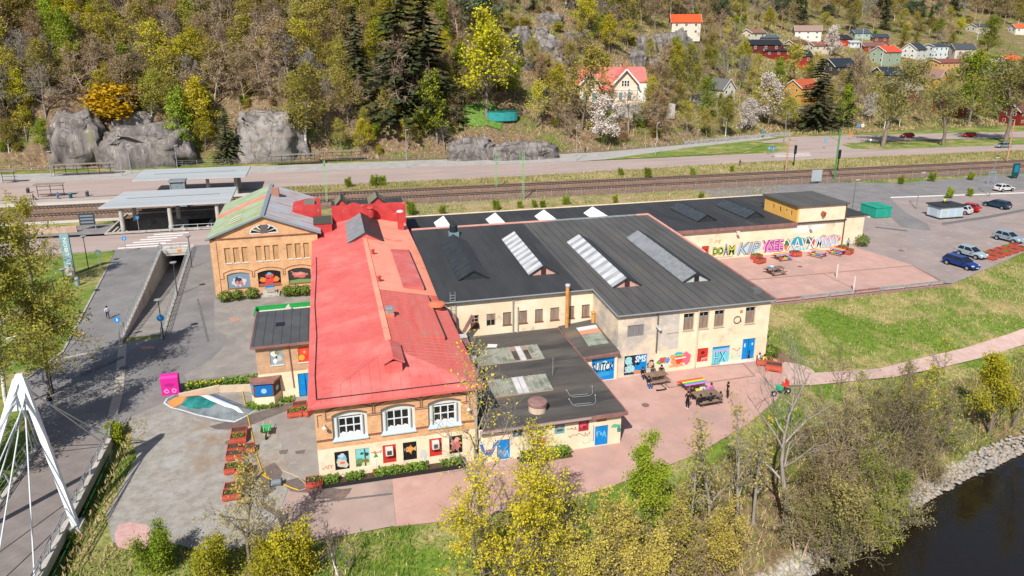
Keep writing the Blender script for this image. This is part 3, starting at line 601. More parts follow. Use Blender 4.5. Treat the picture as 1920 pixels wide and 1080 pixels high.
art(hall, 'y', -.004, 1, 0, 12, 0, 2.72, [('p', [(.33, .1), (.345, .16), (.63, .17), (.64, .10), (.36, .085)], 'e2622a'), ('e', .337, .09, .017, .09, 'd9551f'),
    ('p', [(.343, .2), (.35, .2), (.351, .46), (.342, .46)], 'd8dde0'), ('b', .3465, .5, .016, .055, 41, 'e4e8ea'), ('p', [(.332, .53), (.362, .55), (.348, .68)], '2fa04a'),
    ('b', .645, .42, .026, .16, 42, 'c9ccd0'), ('b', .643, .2, .012, .13, 43, 'e2e4e6')], name='wall_painting')
scribble(hall, C('d8435a', .8), 'y', -.006, 3.85, 4.6, 1.75, 2.05, 9, 3); scribble(hall, C('e0887f', .8), 'y', -.006, .25, 1.0, 1.0, 1.4, 12, 4); scribble(hall, C('4d4742', .8), 'y', -.006, .4, 3.2, .25, .5, 14, 8, w=.02)
for x in (.62, 11.25):
    m = MB(); m.bar((x, 0, 4.75), (x, -.45, 4.85), .05, .05); m.lathe([(.03, .12), (.16, .0), (.15, -.05)], 10, (x, -.5, 4.75)); m.build('wall_lamp', C('e6e6e0', .8), hall)
m = MB(); m.bar((10.0, -.02, 6.1), (10.2, -.25, 6.05), .08, .1); m.build('wall_bracket', C('3a3330', .8), hall)
# roof: hipped front, standing seams, heavier eaves band
RX0, RX1, RE, RR = -.28, 12.28, 6.56, 7.92
def rz(x): return RE + (RR - RE) * (1 - abs(x - 6) / 6.28)
roof = MB(); roof.prism([(RX0, 5.3, RE), (6, 5.3, RR), (6, 5.3, RR - .18), (RX0, 5.3, RE - .18)], (0, 44.7, 0)); rf = roof.build('roof', redroof, hall)
m = MB(); m.prism([(6.0, 5.3, RR), (RX1, 5.3, RE), (RX1, 5.3, RE - .18), (6.0, 5.3, RR - .18)], (0, 14.2, 0)); m.build('roof_slope', redworn, rf)
m = MB(); m.prism([(6.0, 19.5, RR), (RX1, 19.5, RE), (RX1, 19.5, RE - .18), (6.0, 19.5, RR - .18)], (0, 30.5, 0)); m.build('roof_slope', salmon, rf)
def hipz(y): return RE + (RR - RE) * (y + .35) / 5.65
n = 17; hipw = 6.28; EY = -.35
for k in range(n):      # front hip, sheet by sheet
    x0 = RX0 + (RX1 - RX0) * k / n; x1 = RX0 + (RX1 - RX0) * (k + 1) / n
    def top(x): return EY + 5.65 * (1 - abs(x - 6) / hipw)
    m = MB(); xs_ = [x0 + .012, x1 - .012]; dz = .004 * (k % 3)
    P_ = [(xs_[0], EY, RE + dz), (xs_[1], EY, RE + dz)]
    if xs_[0] < 6 < xs_[1]: P_ += [(xs_[1], top(xs_[1]), hipz(top(xs_[1])) + dz), (6, top(6), hipz(top(6)) + dz), (xs_[0], top(xs_[0]), hipz(top(xs_[0])) + dz)]
    else: P_ += [(xs_[1], max(top(xs_[1]), EY + .01), hipz(max(top(xs_[1]), EY + .01)) + dz), (xs_[0], max(top(xs_[0]), EY + .01), hipz(max(top(xs_[0]), EY + .01)) + dz)]
    m.prism([(a, b, c - .1) for a, b, c in P_], (0, 0, .1)); m.build('roof_panel', redroof, rf)
m = MB()     # side triangles beside the hip
m.prism([(RX0, EY, RE), (6, 5.3, RR), (RX0, 5.3, RE)], (0, 0, -.12)); m.build('roof_slope', redroof, rf)
m = MB(); m.prism([(RX1, EY, RE), (RX1, 5.3, RE), (6, 5.3, RR)], (0, 0, -.12)); m.build('roof_slope', redworn, rf)
seam = MB()
for k in range(1, n):
    x = RX0 + (RX1 - RX0) * k / n; t = EY + 5.65 * (1 - abs(x - 6) / hipw); seam.bar((x, EY, RE + .012), (x, t, hipz(t) + .012), .03, .05)
y = .2
while y < 49.8:
    for s_ in (-1, 1):
        if y < 5.3: u = (y - EY) / 5.65; xa = 6 + s_ * 6.28 * (1 - u * .0); xi = 6 + s_ * 6.28 * (1 - u)
        else: xi = 6.0
        xe = 6 + s_ * 6.28
        if abs(xe - xi) > .1 and not (s_ > 0 and y > 19.4): seam.bar((xi, y, rz(xi) + .01), (xe, y, RE + .01), .035, .045)
    y += .62
struct(seam.build('standing_seams', redroof, rf), 'stuff')
m = MB(); m.bar((6, 5.3, RR + .02), (6, 50, RR + .02), .5, .08); m.build('ridge_cap', salmon, rf)
m = MB(); m.bar((6, 5.3, RR), (RX0, EY, RE), .12, .06); m.bar((6, 5.3, RR), (RX1, EY, RE), .12, .06); m.build('hip_cap', redroof, rf)
m = MB()
m.prism([(RX0 - .14, EY - .16, RE - .05), (RX1 + .14, EY - .16, RE - .05), (RX1 + .1, EY + .42, RE + .09), (RX0 - .1, EY + .42, RE + .09)], (0, 0, -.2))
for x0, x1 in ((RX0 - .14, RX0 + .42),): m.prism([(x0, EY + .42, RE - .05), (x1, EY + .42, RE + .1), (x1, 44, RE + .1), (x0, 44, RE - .05)], (0, 0, -.2))
m.prism([(RX1 - .42, EY + .42, RE + .1), (RX1 + .14, EY + .42, RE - .05), (RX1 + .14, 16.6, RE - .05), (RX1 - .42, 16.6, RE + .1)], (0, 0, -.2))
m.build('eaves_band', redroof, rf)
m = MB(); m.path([(RX0 + .5, EY + .5, RE + .2), (RX0 + .38, 4, RE + .18), (RX0 + .5, 12, RE + .2), (RX0 + .3, 20, RE + .17), (RX0 + .45, 30, RE + .19), (RX0 + .4, 36, RE + .18)], .035, 5); m.path([(RX0 + .5, EY + .5, RE + .2), (RX1 - .5, EY + .5, RE + .2)], .035, 5); m.build('roof_cable', C('25201f', .8), rf)
m = MB(); m.prism([(8.8, 7.9, rz(8.8) + .02), (10.9, 7.9, rz(10.9) + .02), (10.9, 7.9, rz(10.9) + .34), (8.8, 7.9, rz(8.8) + .16)], (0, 10.4, 0)); m.build('raised_roof_section', redworn, rf)
m = MB(); m.prism([(8.8, 20.8, rz(8.8) + .02), (10.9, 20.8, rz(10.9) + .02), (10.9, 20.8, rz(10.9) + .34), (8.8, 20.8, rz(8.8) + .16)], (0, 13.8, 0)); m.build('raised_roof_section', redroof, rf)
m = MB(); m.box(10.89, 10.97, 7.9, 18.3, rz(10.9) + .05, rz(10.9) + .36); m.box(10.89, 10.97, 20.8, 34.6, rz(10.9) + .05, rz(10.9) + .36); m.build('section_edge', dmet, rf)
for x, y in ((6.55, 31.9), (6.5, 22.1)):
    m = MB(); m.tube((x, y, 7.6), (x, y, 8.25), .16, n=10); m.lathe([(.24, 8.25), (.22, 8.35), (.05, 8.4)], 10, (x, y, 0)); m.build('roof_vent', redwall, rf)
m = MB(); m.box(6.3, 7.05, 12.2, 12.9, 7.55, 8.05); v_ = m.build('chimney_base', M('orange_brick', (.5, .16, .07), (.6, .22, .1), s=4), rf); m = MB(); m.box(6.36, 7.0, 12.25, 12.85, 8.05, 8.45); m.build('steel_cowl', galv, rf); m = MB(); m.box(6.3, 7.06, 12.19, 12.91, 8.45, 8.52); m.box(6.42, 6.94, 12.3, 12.8, 8.52, 8.62); m.build('cowl_cap', galv, rf)
# front dormer
m = MB(); m.box(5.35, 6.65, 2.2, 5.2, 6.9, 8.1); dm = m.build('dormer', redroof, hall); m = MB()
m.prism([(5.15, 2.05, 8.05), (6, 2.05, 8.5), (6.85, 2.05, 8.05), (6.85, 2.05, 7.95), (6, 2.05, 8.38), (5.15, 2.05, 7.95)], (0, 3.6, 0)); m.build('dormer_roof', redroof, dm)
# ridge lantern, ribbed sheet on the sunny side
def skylight(par, x0, x1, y0, y1, zf, zb, rise, lm, rm, gm_, name='skylight', nr=12, gablecol=None, door=False):
    """gabled rooflight along y, eaves at zf (front) .. zb (back); each sheet its own piece"""
    xc = (x0 + x1) / 2; o = MB()
    o.prism([(x0 + .1, y0 + .1, zf - .3), (x1 - .1, y0 + .1, zf - .3), (x1 - .1, y0 + .1, zf + .05), (xc, y0 + .1, zf + rise - .08), (x0 + .1, y0 + .1, zf + .05)], (0, .12, 0))
    o2 = MB(); o2.prism([(x0 + .1, y1 - .22, zb - .3), (x1 - .1, y1 - .22, zb - .3), (x1 - .1, y1 - .22, zb + .05), (xc, y1 - .22, zb + rise - .08), (x0 + .1, y1 - .22, zb + .05)], (0, .12, 0))
    sk = o.build(name, gablecol or gm_, par); o2.build('back_gable', gablecol or gm_, sk)
    for k in range(nr):
        a = k / nr; b = (k + 1) / nr; ya, yb = y0 + (y1 - y0) * a, y0 + (y1 - y0) * b; za, zb_ = zf + (zb - zf) * a, zf + (zb - zf) * b
        q = MB(); dz = .035 if k % 2 else 0.
        q.prism([(x0, ya, za + dz), (xc, ya, za + rise + dz), (xc, ya, za + rise - .06), (x0, ya, za - .06)], (0, yb - ya, zb_ - za)); q.build('sheet', lm(k) if callable(lm) else lm, sk)
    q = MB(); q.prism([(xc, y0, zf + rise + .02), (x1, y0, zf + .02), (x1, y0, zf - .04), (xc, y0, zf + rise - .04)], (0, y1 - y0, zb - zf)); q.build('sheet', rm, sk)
    q = MB(); e = .07
    q.bar((x0, y0 - .02, zf), (xc, y0 - .02, zf + rise), .08, .14); q.bar((xc, y0 - .02, zf + rise), (x1, y0 - .02, zf), .08, .14); q.bar((xc, y0, zf + rise + .04), (xc, y1, zb + rise + .04), .16, .05); q.build('verge_trim', dmet, sk)
    if door:
        q = MB(); q.box(xc - .28, xc + .28, y0 + .06, y0 + .09, zf - .05, zf + rise - .28); q.build('hatch', C('4a2f28', .8) if door == 1 else C('2e2522', .8), sk)
    return sk
skylight(hall, 3.95, 8.35, 38.3, 48.9, 7.48, 7.5, 1.2, gmet, M('brown_black_sheet', (.04, .025, .022), (.055, .035, .03), s=2, rough=.5), redroof, nr=12)
# red block at the back
m = MB(); wall(m, 'y', 50, .4, 2.3, 12.4, 5, 9.55); wall(m, 'x', 2.3, .4, 50.401, 55.5, 0, 8.95); wall(m, 'x', 12.4, -.4, 50.401, 55.5, 0, 8.95); wall(m, 'y', 55.5, -.4, 2.701, 11.999, 0, 8.95); m.prism([(4.3, 50.002, 9.55), (6.3, 50.002, 9.55), (5.3, 50.002, 9.9)], (0, .38, 0)); m.build('red_painted_wall', redwall, hall)
m = MB(); m.box(2.32, 12.38, 50.42, 55.5, 8.951, 9.1); m.build('flat_roof', felt, hall)
skylight(hall, 1.9 + .9, 4.9 + .9 - 1.2, 51, 55, 9.3, 9.3, 1.0, M('olive_glass', (.16, .15, .10), (.22, .2, .14), s=1, rough=.4), M('olive_glass_dark', (.14, .13, .09), rough=.4), redwall, nr=4, name='roof_lantern')
skylight(hall, 7.4, 9.9, 51, 55, 9.3, 9.3, 1.0, MATS['olive_glass'], MATS['olive_glass_dark'], redwall, nr=4, name='roof_lantern')
m = MB(); m.box(10.85, 11.6, 45.6, 46.5, 6.2, 9.2); ch = m.build('chimney', redwall, hall); m = MB(); m.lathe([(.5, 9.2), (.45, 9.35), (.15, 9.45)], 10, (11.22, 46.05, 0)); m.build('chimney_cap', smet, ch)
m = MB(); m.box(-.1, 2.2, 46, 49.9, 5.5, 8.2); lk = m.build('link_block', redwall, hall); m = MB(); m.box(-.15, 2.25, 45.9, 50.0, 8.2, 8.35); m.build('block_roof', C('5d5a52', .6), lk)
m = MB(); m.tube((7.5, 48.9, 8), (7.5, 48.9, 9.3), .45, n=12); m.lathe([(.6, 9.3), (.5, 9.5), (.1, 9.6)], 12, (7.5, 48.9, 0)); m.build('roof_vent', redwall, hall)
m = MB(); m.tube((11.4, 15.6, 6.6), (11.4, 15.6, 7.2), .5, n=14); m.lathe([(.85, 7.2), (.8, 7.34), (.3, 7.45)], 14, (11.4, 15.6, 0)); m.build('roof_vent', M('orange_cap', (.5, .13, .06), (.58, .18, .09), s=3), hall)
# ---------------------------------------------------------------- 2 low flat-roofed front extension
low = thing('flat_roof_extension', 'low cream extension with a flat dark roof, glazed rooflights and a blue door', 'building', (12.1, -.6, 0))
ops = [(13.4, 14.46, .02, 1.8), (14.67, 15.47, 1.85, 2.61), (16.57, 17.37, 1.89, 2.62), (18.1, 18.95, 1.58, 2.6), (20.1, 20.98, 1.52, 2.57), (21.53, 22.66, .02, 1.8), (21.63, 22.5, 2.15, 2.55)]
m = MB(); wall(m, 'y', -.6, .3, 12.02, 23.75, -.1, 2.75, ops); wall(m, 'x', 23.75, -.3, -.299, 16.9, -.1, 2.75); m.build('wall', cream, low)
m = MB(); m.box(12.3, 24.05, -.9, 17.0, 2.751, 2.9); rl = m.build('roof', felt_l, low)
m = MB(); m.box(12.02, 24.15, -1.0, -.9, 2.68, 2.98); m.box(24.05, 24.15, -.9, 17, 2.68, 2.98); m.build('fascia', brn, rl)
m = MB(); m.box(12.02, 21, -1.12, -1.0, 2.82, 2.96); m.build('gutter', C('b9a8a0', .7), rl)
BLU = M('blue_door_paint', (.0, .17, .48), (.005, .22, .58), s=1.5, rough=.5)
for a, b in ((13.4, 14.46), (21.53, 22.66)): panel(low, 'y', -.6, 1, a, b, .02, 1.8, BLU, 'door', dep=.08)
dd = [c for c in low.children if c.name.startswith('door')]
scribble(dd[0], C('8fc6e8', .8), 'y', -.535, 13.5, 14.4, .1, .9, 12, 5, w=.04); scribble(dd[1], C('7fd0ea', .8), 'y', -.535, 21.65, 22.55, .5, 1.5, 16, 6, w=.02)
for k, (i, hb) in enumerate(((1, '6d7f86'), (2, '6f9aa6'), (3, '7fb0b4'), (4, 'b53a48'))):
    a, b, z0, z1 = ops[i]; q = panel(low, 'y', -.6, 1, a, b, z0, z1, C(hb, .7), 'mural_board', dep=.05)
    art(q, 'y', -.55, 1, a, b, z0, z1, [[('b', .5, .5, .3, .25, 60, 'b9c0a0'), ('b', .3, .7, .2, .15, 61, '4c6a55'), ('b', .7, .3, .2, .15, 62, '3f5560')], [('b', .7, .4, .2, .25, 63, '2f4f9a'), ('b', .35, .55, .25, .2, 64, 'd8e2e0'), ('b', .6, .75, .2, .12, 65, 'c98a4a')], [('b', .5, .6, .18, .2, 66, 'd98fae'), ('b', .5, .3, .4, .12, 67, '3e6a5a'), ('e', .5, .6, .06, .07, 'f0d070')], [('b', .45, .55, .32, .3, 68, 'd85868'), ('b', .6, .3, .2, .15, 69, '8a2436')]][k])
panel(low, 'y', -.6, 1, *ops[6][:2], *ops[6][2:], C('b98e6a', .7), 'vent_panel', dep=.06)
art(low, 'y', -.604, 1, 12.02, 23.75, 0, 2.75, [('p', [(.0, .6), (.02, .35), (.05, .18), (.08, .2), (.105, .4), (.12, .62), (.095, .62), (.085, .42), (.06, .32), (.035, .4), (.02, .62)], '1f6cc0'), ('e', .01, .66, .012, .055, 'f2f2ee'), ('e', .107, .66, .012, .055, 'f2f2ee'), ('e', .012, .67, .005, .02, '1a1a1a'), ('e', .109, .67, .005, .02, '1a1a1a'), ('p', [(.04, .36), (.082, .36), (.08, .4), (.045, .4)], 'd0453c'),
    ('b', .43, .38, .03, .13, 71, 'e0702e'), ('b', .41, .22, .025, .08, 72, '7fb6cc'), ('b', .45, .2, .02, .06, 73, '6fbf4a'), ('b', .96, .6, .035, .06, 74, '5fb89a'), ('b', .985, .46, .014, .1, 75, '3f8f78'), ('p', [(.795, .2), (.8, .2), (.8, .72), (.795, .72)], '6f9ad0')], name='wall_painting')
scribble(low, C('3c3a3c', .8), 'y', -.605, 19.1, 20.0, 1.75, 2.05, 12, 11, w=.018); scribble(low, C('3c3a3c', .8), 'y', -.605, 19.2, 21.1, 1.05, 1.45, 16, 12, w=.018); scribble(low, C('8fc0d8', .8), 'y', -.605, 20.4, 21.3, .3, .7, 12, 13, w=.02)
def lowlight(x0, x1, y0, y1, z0, z1, n, skip=(), met=()):
    o = MB(); o.box(x0, x1, y0, y0 + .12, 2.9, z0); o.box(x0, x1, y1 - .12, y1, 2.9, z1); o.box(x0, x0 + .1, y0 + .12, y1 - .12, 2.9, z0); o.box(x1 - .1, x1, y0 + .12, y1 - .12, 2.9, z0)
    r = o.build('rooflight', C('b9a99a', .7), low)
    for k in range(n):
        a = x0 + (x1 - x0) * k / n; b = x0 + (x1 - x0) * (k + 1) / n
        g = MB(); g.bar((a, y0, z0 + .03), (a, y1, z1 + .03), .06, .08); g.build('glazing_bar', M('rusty_bar', (.36, .22, .16), (.46, .30, .23), s=3) if 'rusty_bar' not in MATS else MATS['rusty_bar'], r)
        if k in skip: continue
        g = MB(); g.prism([(a + .03, y0, z0), (b - .03, y0, z0), (b - .03, y1, z1), (a + .03, y1, z1)], (0, 0, .015)); g.build('pane', smet if k in met else skyg, r)
    return r
lowlight(13.2, 19.5, 4.1, 6.4, 3.0, 3.35, 12, met=(6, 7)); lowlight(13.7, 20.6, 10.2, 12.7, 3.0, 3.3, 12, skip=(7, 9), met=(8,))
m = MB(); m.tube((17.2, 1.2, 2.9), (17.2, 1.2, 3.5), .72, n=20); rv = m.build('roof_drum', M('drum_render', (.48, .36, .26), (.58, .45, .34), s=3, rough=.9), low); m = MB(); m.lathe([(.80, 3.5), (.80, 3.72), (.72, 3.78), (.05, 3.84)], 20, (17.2, 1.2, 0)); m.build('drum_lid', M('drum_lid', (.22, .12, .11), (.27, .16, .145), s=2, rough=.7), rv)
for (ox, oy) in ((20.6, 2.4), (20.3, .9)):       # white tubular frames lying on the roof
    m = MB(); pts = [(ox - .2, oy + .9, 3.2), (ox - .1, oy + .35, 3.0), (ox + .1, oy, 2.98), (ox + 1.5, oy - .1, 2.98), (ox + 1.9, oy + .2, 3.0), (ox + 2.1, oy + .9, 3.25)]; m.path(pts, .02, 5); m.path([(a, b + .32, c) for a, b, c in pts[2:4]], .02, 5); m.ball((pts[0][0], pts[0][1], pts[0][2]), .06); m.ball((pts[-1][0], pts[-1][1], pts[-1][2]), .06)
    m.build('sign_bracket', C('a9b0b4', .7), rl)
for (x, y, h, rr, tp) in ((13.05, 6.9, 1.9, .33, 0), (12.75, 9.6, 2.4, .3, 1)):
    m = MB()
    if tp: m.box(x - .3, x + .3, y - .3, y + .3, 2.9, 2.9 + h + 1.0)
    else: m.tube((x, y, 2.9), (x, y, 2.9 + h + .5), rr, n=14)
    q = m.build('flue', brn, low); m = MB()
    if tp: m.box(x - .36, x + .36, y - .36, y + .36, 2.9 + h + 1.0, 2.9 + h + 1.08)
    else: m.lathe([(rr + .05, 2.9 + h + .5), (rr + .03, 2.9 + h + .62), (.05, 2.9 + h + .66)], 14, (x, y, 0))
    m.build('flue_cap', smet, q)
m = MB(); m.box(12.3, 14.2, 13.4, 16.6, 2.9, 3.7); dk = m.build('duct_housing', brn, low); m = MB(); m.bar((14.0, 16.2, 3.7), (14.9, 15.8, 5.6), .35, .35); m.bar((13.2, 16.4, 3.7), (13.2, 16.6, 5.6), .35, .35); m.build('duct', brn, dk)
m = MB(); m.quad((15.9, 14.0, 2.915), (16.8, 13.8, 2.915), (17.1, 14.5, 2.915), (16.2, 14.8, 2.915)); m.build('loose_sheet', C('dcdcd8', .8), rl)
m = MB(); m.tube((20.3, 6.8, 2.9), (20.3, 6.8, 4.6), .03, n=5); m.build('aerial_pole', galv, rl)
# ---------------------------------------------------------------- 3 lean-to between the extension and the cream hall
lean = thing('lean_to', 'lean-to with a striped rooflight over a blue shutter painted with letters', 'building', (24.1, 9.6, 0))
m = MB(); wall(m, 'y', 10.0, .3, 24.3, 27.88, -.1, 2.7, [(25.25, 27.6, .02, 2.38)]); m.build('wall', cream, lean)
m = MB(); m.prism([(24.2, 9.6, 2.75), (27.9, 9.6, 2.95), (27.9, 16.95, 3.35), (24.2, 16.95, 2.95)], (0, 0, .12)); r_ = m.build('roof', felt_l, lean)
m = MB(); m.prism([(24.2, 9.5, 2.7), (27.9, 9.5, 2.9), (27.9, 9.599, 2.9), (24.2, 9.599, 2.7)], (0, 0, .2)); m.build('fascia', brn, r_)
sh = panel(lean, 'y', 10.0, 1, 25.25, 27.6, .02, 2.38, BLU, 'roller_shutter', dep=.08)
art(sh, 'y', 10.08, 1, 25.25, 27.6, .02, 2.38, [('b', .5, .62, .45, .22, 81, 'c8e2ee'), ('b', .5, .25, .4, .1, 82, '2f9fd8'), ('b', .3, .05, .25, .06, 83, 'b0503c')])
lettering(sh, 'SUITCK', C('15161c', .8), 'y', 10.055, 25.35, 27.5, .95, 1.9, shear=.15, off=.02)
for k in range(5):
    m = MB(); z = 3.02 + .09 * k; x0 = 25.4; y0 = 11.4 + k * .72
    m.prism([(x0, y0, z + .05), (x0 + 2.1, y0, z + .16), (x0 + 2.1, y0 + .66, z + .24), (x0, y0 + .66, z + .13)], (0, 0, .08)); m.build('rooflight_pane', [skyg, skyg, skyg, M('orange_pane', (.5, .22, .14), rough=.5), smet][k], r_)
m = MB(); m.tube((27.7, 16.2, 3.3), (27.7, 16.2, 4.5), .2, n=10); m.box(27.45, 27.95, 15.95, 16.45, 4.5, 4.58); m.build('stub_flue', rust, lean)
# ---------------------------------------------------------------- 4 cream hall with the big felt roof
big = thing('cream_hall', 'two-storey cream hall under a wide dark felt roof with four long gabled skylights', 'building', (28, 10.2, 0))
W2 = [(33.05, 34.2), (34.75, 35.9), (36.4, 37.5), (38.1, 39.2), (41.55, 42.68)]; LD = [(28.7, 31.08, .1, 2.2), (36.52, 37.72, .6, 2.08), (38.18, 40.15, .02, 2.05), (41.55, 43.0, .26, 2.54)]
m = MB(); wall(m, 'y', 10.2, .35, 32.0, 44.3, -.1, 6.45, [(a, b, 4.2, 5.97) for a, b in W2] + LD[1:]); wall(m, 'x', 44.3, -.35, 10.551, 39.9, -.1, 6.45); m.build('wall', cream, big)
m = MB(); wall(m, 'y', 10.2, .35, 27.9, 31.999, -.1, 6.45, [(28.88, 30.58, 4.16, 5.34), LD[0]]); m.build('wall', cream_w, big)
m = MB(); wall(m, 'x', 27.9, .35, 10.551, 17.0, -.1, 6.5); m.build('wall', cream_w, big)
RW = [(14.93, 15.78), (16.58, 17.5), (18.27, 19.15), (19.98, 20.83), (21.65, 22.5), (23.29, 24.25), (25.06, 25.9), (26.72, 27.6)]
m = MB(); wall(m, 'y', 17.0, .35, 12.4, 27.9, -.1, 6.85, [(a, b, 3.8, 5.15) for a, b in RW]); m.build('wall', cream, big)
m = MB(); m.box(32.05, 34.3, 10.19, 10.2, 2.4, 6.3); m.build('bare_patch', greyr, big)
def bz(y): return 6.6 + (y - 10.2) * .0524
m = MB(); m.prism([(26.7, 9.95, bz(9.95)), (26.7, 40, bz(40)), (26.7, 40, bz(40) - .15), (26.7, 9.95, bz(9.95) - .15)], (17.9, 0, 0))
br_ = MB(); 
rb = MB(); rb.prism([(27.75, 9.95, bz(9.95)), (44.6, 9.95, bz(9.95)), (44.6, 40, bz(40)), (26.75, 40, bz(40)), (26.75, 16.7, bz(16.7)), (27.75, 16.7, bz(16.7))], (0, 0, -.15)); r4 = rb.build('roof', felt_w, big)
rb = MB(); rb.prism([(11.9, 16.7, bz(16.7)), (26.74, 16.7, bz(16.7)), (26.74, 40, bz(40)), (11.9, 40, bz(40))], (0, 0, -.15)); rb.build('roof_half', felt, r4)
sm = MB()
x = 13.0
while x < 44.4:
    y0 = 16.75 if x < 27.8 else 10.0
    sm.bar((x, y0, bz(y0) + .006), (x, 39.9, bz(39.9) + .006), .07, .02); x += 1.02
struct(sm.build('felt_laps', felt, r4), 'stuff')
m = MB(); m.box(12.0, 30.6, 39.9, 40.15, bz(40) - .1, bz(40) + .16); pp = m.build('parapet_coping', M('pink_coping', (.56, .27, .22), (.64, .34, .28), s=1), r4); bx('parapet_coping', MATS['pink_coping'], r4, (43.0, 44.75, 39.9, 40.15, bz(40) - .1, bz(40) + .16))
m = MB(); m.box(30.601, 42.999, 39.9, 40.15, bz(40) - .1, bz(40) + .15); m.build('parapet_coping', galv, r4)
m = MB(); m.prism([(44.55, 24, bz(24) - .05), (44.8, 24, bz(24) - .05), (44.8, 24, bz(24) + .16), (44.55, 24, bz(24) + .16)], (0, 15.89, bz(39.89) - bz(24))); m.build('parapet_coping', MATS['pink_coping'], r4)
m = MB(); m.prism([(44.55, 9.95, bz(10) - .05), (44.8, 9.95, bz(10) - .05), (44.8, 9.95, bz(10) + .12), (44.55, 9.95, bz(10) + .12)], (0, 14.04, bz(23.99) - bz(9.95))); m.build('parapet_coping', brn, r4)
m = MB(); m.tube((27.7, 9.88, bz(9.9) - .05), (44.7, 9.88, bz(9.9) - .05), .08, n=8); m.tube((27.68, 9.9, bz(9.9) - .04), (27.68, 16.7, bz(16.7) - .04), .08, n=8); m.tube((12.3, 16.62, bz(16.7) - .08), (27.6, 16.62, bz(16.7) - .08), .08, n=8); m.build('gutter', C('8f9598', .75), r4)
for (x, y, z0, z1, mt) in ((36.3, 10.08, .2, 6.45, C('d8c8b0', .75)), (31.95, 10.08, 2.3, 6.4, C('6c625c', .8)), (19.3, 16.88, 2.9, 6.6, C('a9a49c', .75)), (19.78, 16.86, 2.9, 5.7, C('c9c0b0', .75))):
    m = MB(); m.tube((x, y, z0), (x, y, z1), .075, n=8); m.build('downpipe', mt, big)
m = MB(); m.tube((24.9, 16.4, 2.9), (24.9, 16.4, 7.6), .2, n=12); q = m.build('flue', rust, big); m = MB(); m.lathe([(.24, 7.55), (.27, 7.75), (.2, 7.8)], 12, (24.9, 16.4, 0)); m.build('flue_cap', smet, q)
for a, b in W2:
    o = panel(big, 'y', 10.2, 1, a, b, 4.2, 5.45, board, 'window_boarding', dep=.16, sill=C('c9b79e', .75)); window(big, 'y', 10.2, 1, a, b, 5.45, 5.97, 2, 1, fm=C('9aa3a8', .7), dep=.15)
panel(big, 'y', 10.2, 1, 28.88, 30.58, 4.16, 5.34, M('grey_boards', (.15, .14, .14), (.22, .2, .2), s=2, stretch=(5, 5, .6)), 'window_boarding', dep=.08)
for i, (a, b) in enumerate(RW):
    if i in (0, 1):
        panel(big, 'y', 17, 1, a, b, 3.8, 4.35 if i == 0 else 5.15, C('7d5646', .7) if i == 0 else board, 'window_boarding', dep=.12, sill=C('8a5f4c', .7)) if i == 0 else None
        window(big, 'y', 17, 1, a, b, 4.35 if i == 0 else 3.8, 5.15, 2, 2, fm=C('b9aa98', .7), dep=.14)
        if i == 1: panel(big, 'y', 17, 1, a, b, 4.45, 5.15, board, 'window_boarding', dep=.08)
    else: panel(big, 'y', 17, 1, a, b, 3.8, 5.15, board, 'window_boarding', dep=.12, sill=C('8a5f4c', .7))
g = panel(big, 'y', 10.2, 1, *LD[0][:2], *LD[0][2:], BLU, 'garage_door', dep=.1)
art(g, 'y', 10.3, 1, *LD[0], [('p', [(0, 0), (.45, 0), (.5, .4), (.55, .95), (0, .97)], '2a3038'), ('b', .2, .7, .16, .2, 91, '8fd0d8'), ('b', .3, .3, .2, .2, 92, '9ac8d0'), ('b', .6, .55, .1, .1, 93, '14161a'), ('p', [(.45, .02), (.98, .02), (.98, .12), (.5, .22)], 'd98a5a')])
lettering(g, 'SMS', C('dfeef2', .8), 'y', 10.268, 29.85, 31.0, 1.35, 2.05, off=.03, shear=.1); lettering(g, 'GR', C('a9dce4', .8), 'y', 10.268, 28.8, 29.6, 1.25, 2.0, off=.03); lettering(g, 'SOA', C('bfe0e6', .8), 'y', 10.266, 28.8, 29.8, .35, 1.0, off=.02)
g = panel(big, 'y', 10.2, 1, *LD[1][:2], *LD[1][2:], C('c8362c', .8), 'red_boarding', dep=.06); art(g, 'y', 10.26, 1, *LD[1], [('b', .5, .65, .18, .12, 95, '5a1a18'), ('b', .5, .3, .3, .08, 96, '8f2420')]); lettering(g, 'MYT', C('f0e8e6', .8), 'y', 10.235, 37.05, 37.65, .68, 1.05)
g = panel(big, 'y', 10.2, 1, *LD[2][:2], *LD[2][2:], C('6fc8dc', .8), 'roller_shutter', dep=.08); art(g, 'y', 10.28, 1, *LD[2], [('p', [(0, .86), (1, .88), (1, 1), (0, 1)], '2484c8'), ('p', [(.02, .66), (.98, .7), (.98, .8), (.02, .74)], 'd59ad8'), ('p', [(0, 0), (1, 0), (1, .1), (0, .08)], '8a9aa0')])
lettering(g, 'HX', C('2a6f88', .8), 'y', 10.25, 38.45, 39.85, .3, 1.45, off=.04); lettering(g, 'HX', C('8fe0ec', .8), 'y', 10.246, 38.45, 39.85, .3, 1.45, off=-.01)
g = panel(big, 'y', 10.2, 1, *LD[3][:2], *LD[3][2:], BLU, 'door', dep=.1); m = MB(); m.prism([(42.35, 10.298, .27), (42.6, 10.298, .27), (42.5, 10.298, 1.2), (42.4, 10.298, 1.2)], (0, .004, 0)); m.build('dark_gap', C('10161c', .8), g); m = MB(); m.box(41.8, 41.95, 10.285, 10.3, 1.6, 2.0); m.box(42.65, 42.8, 10.285, 10.3, 1.75, 2.0); m.build('notice', C('cfe0ea', .8), g); m = MB(); m.box(42.26, 42.29, 10.285, 10.3, .26, 2.54); m.build('door_joint', C('0a2c50', .8), g)
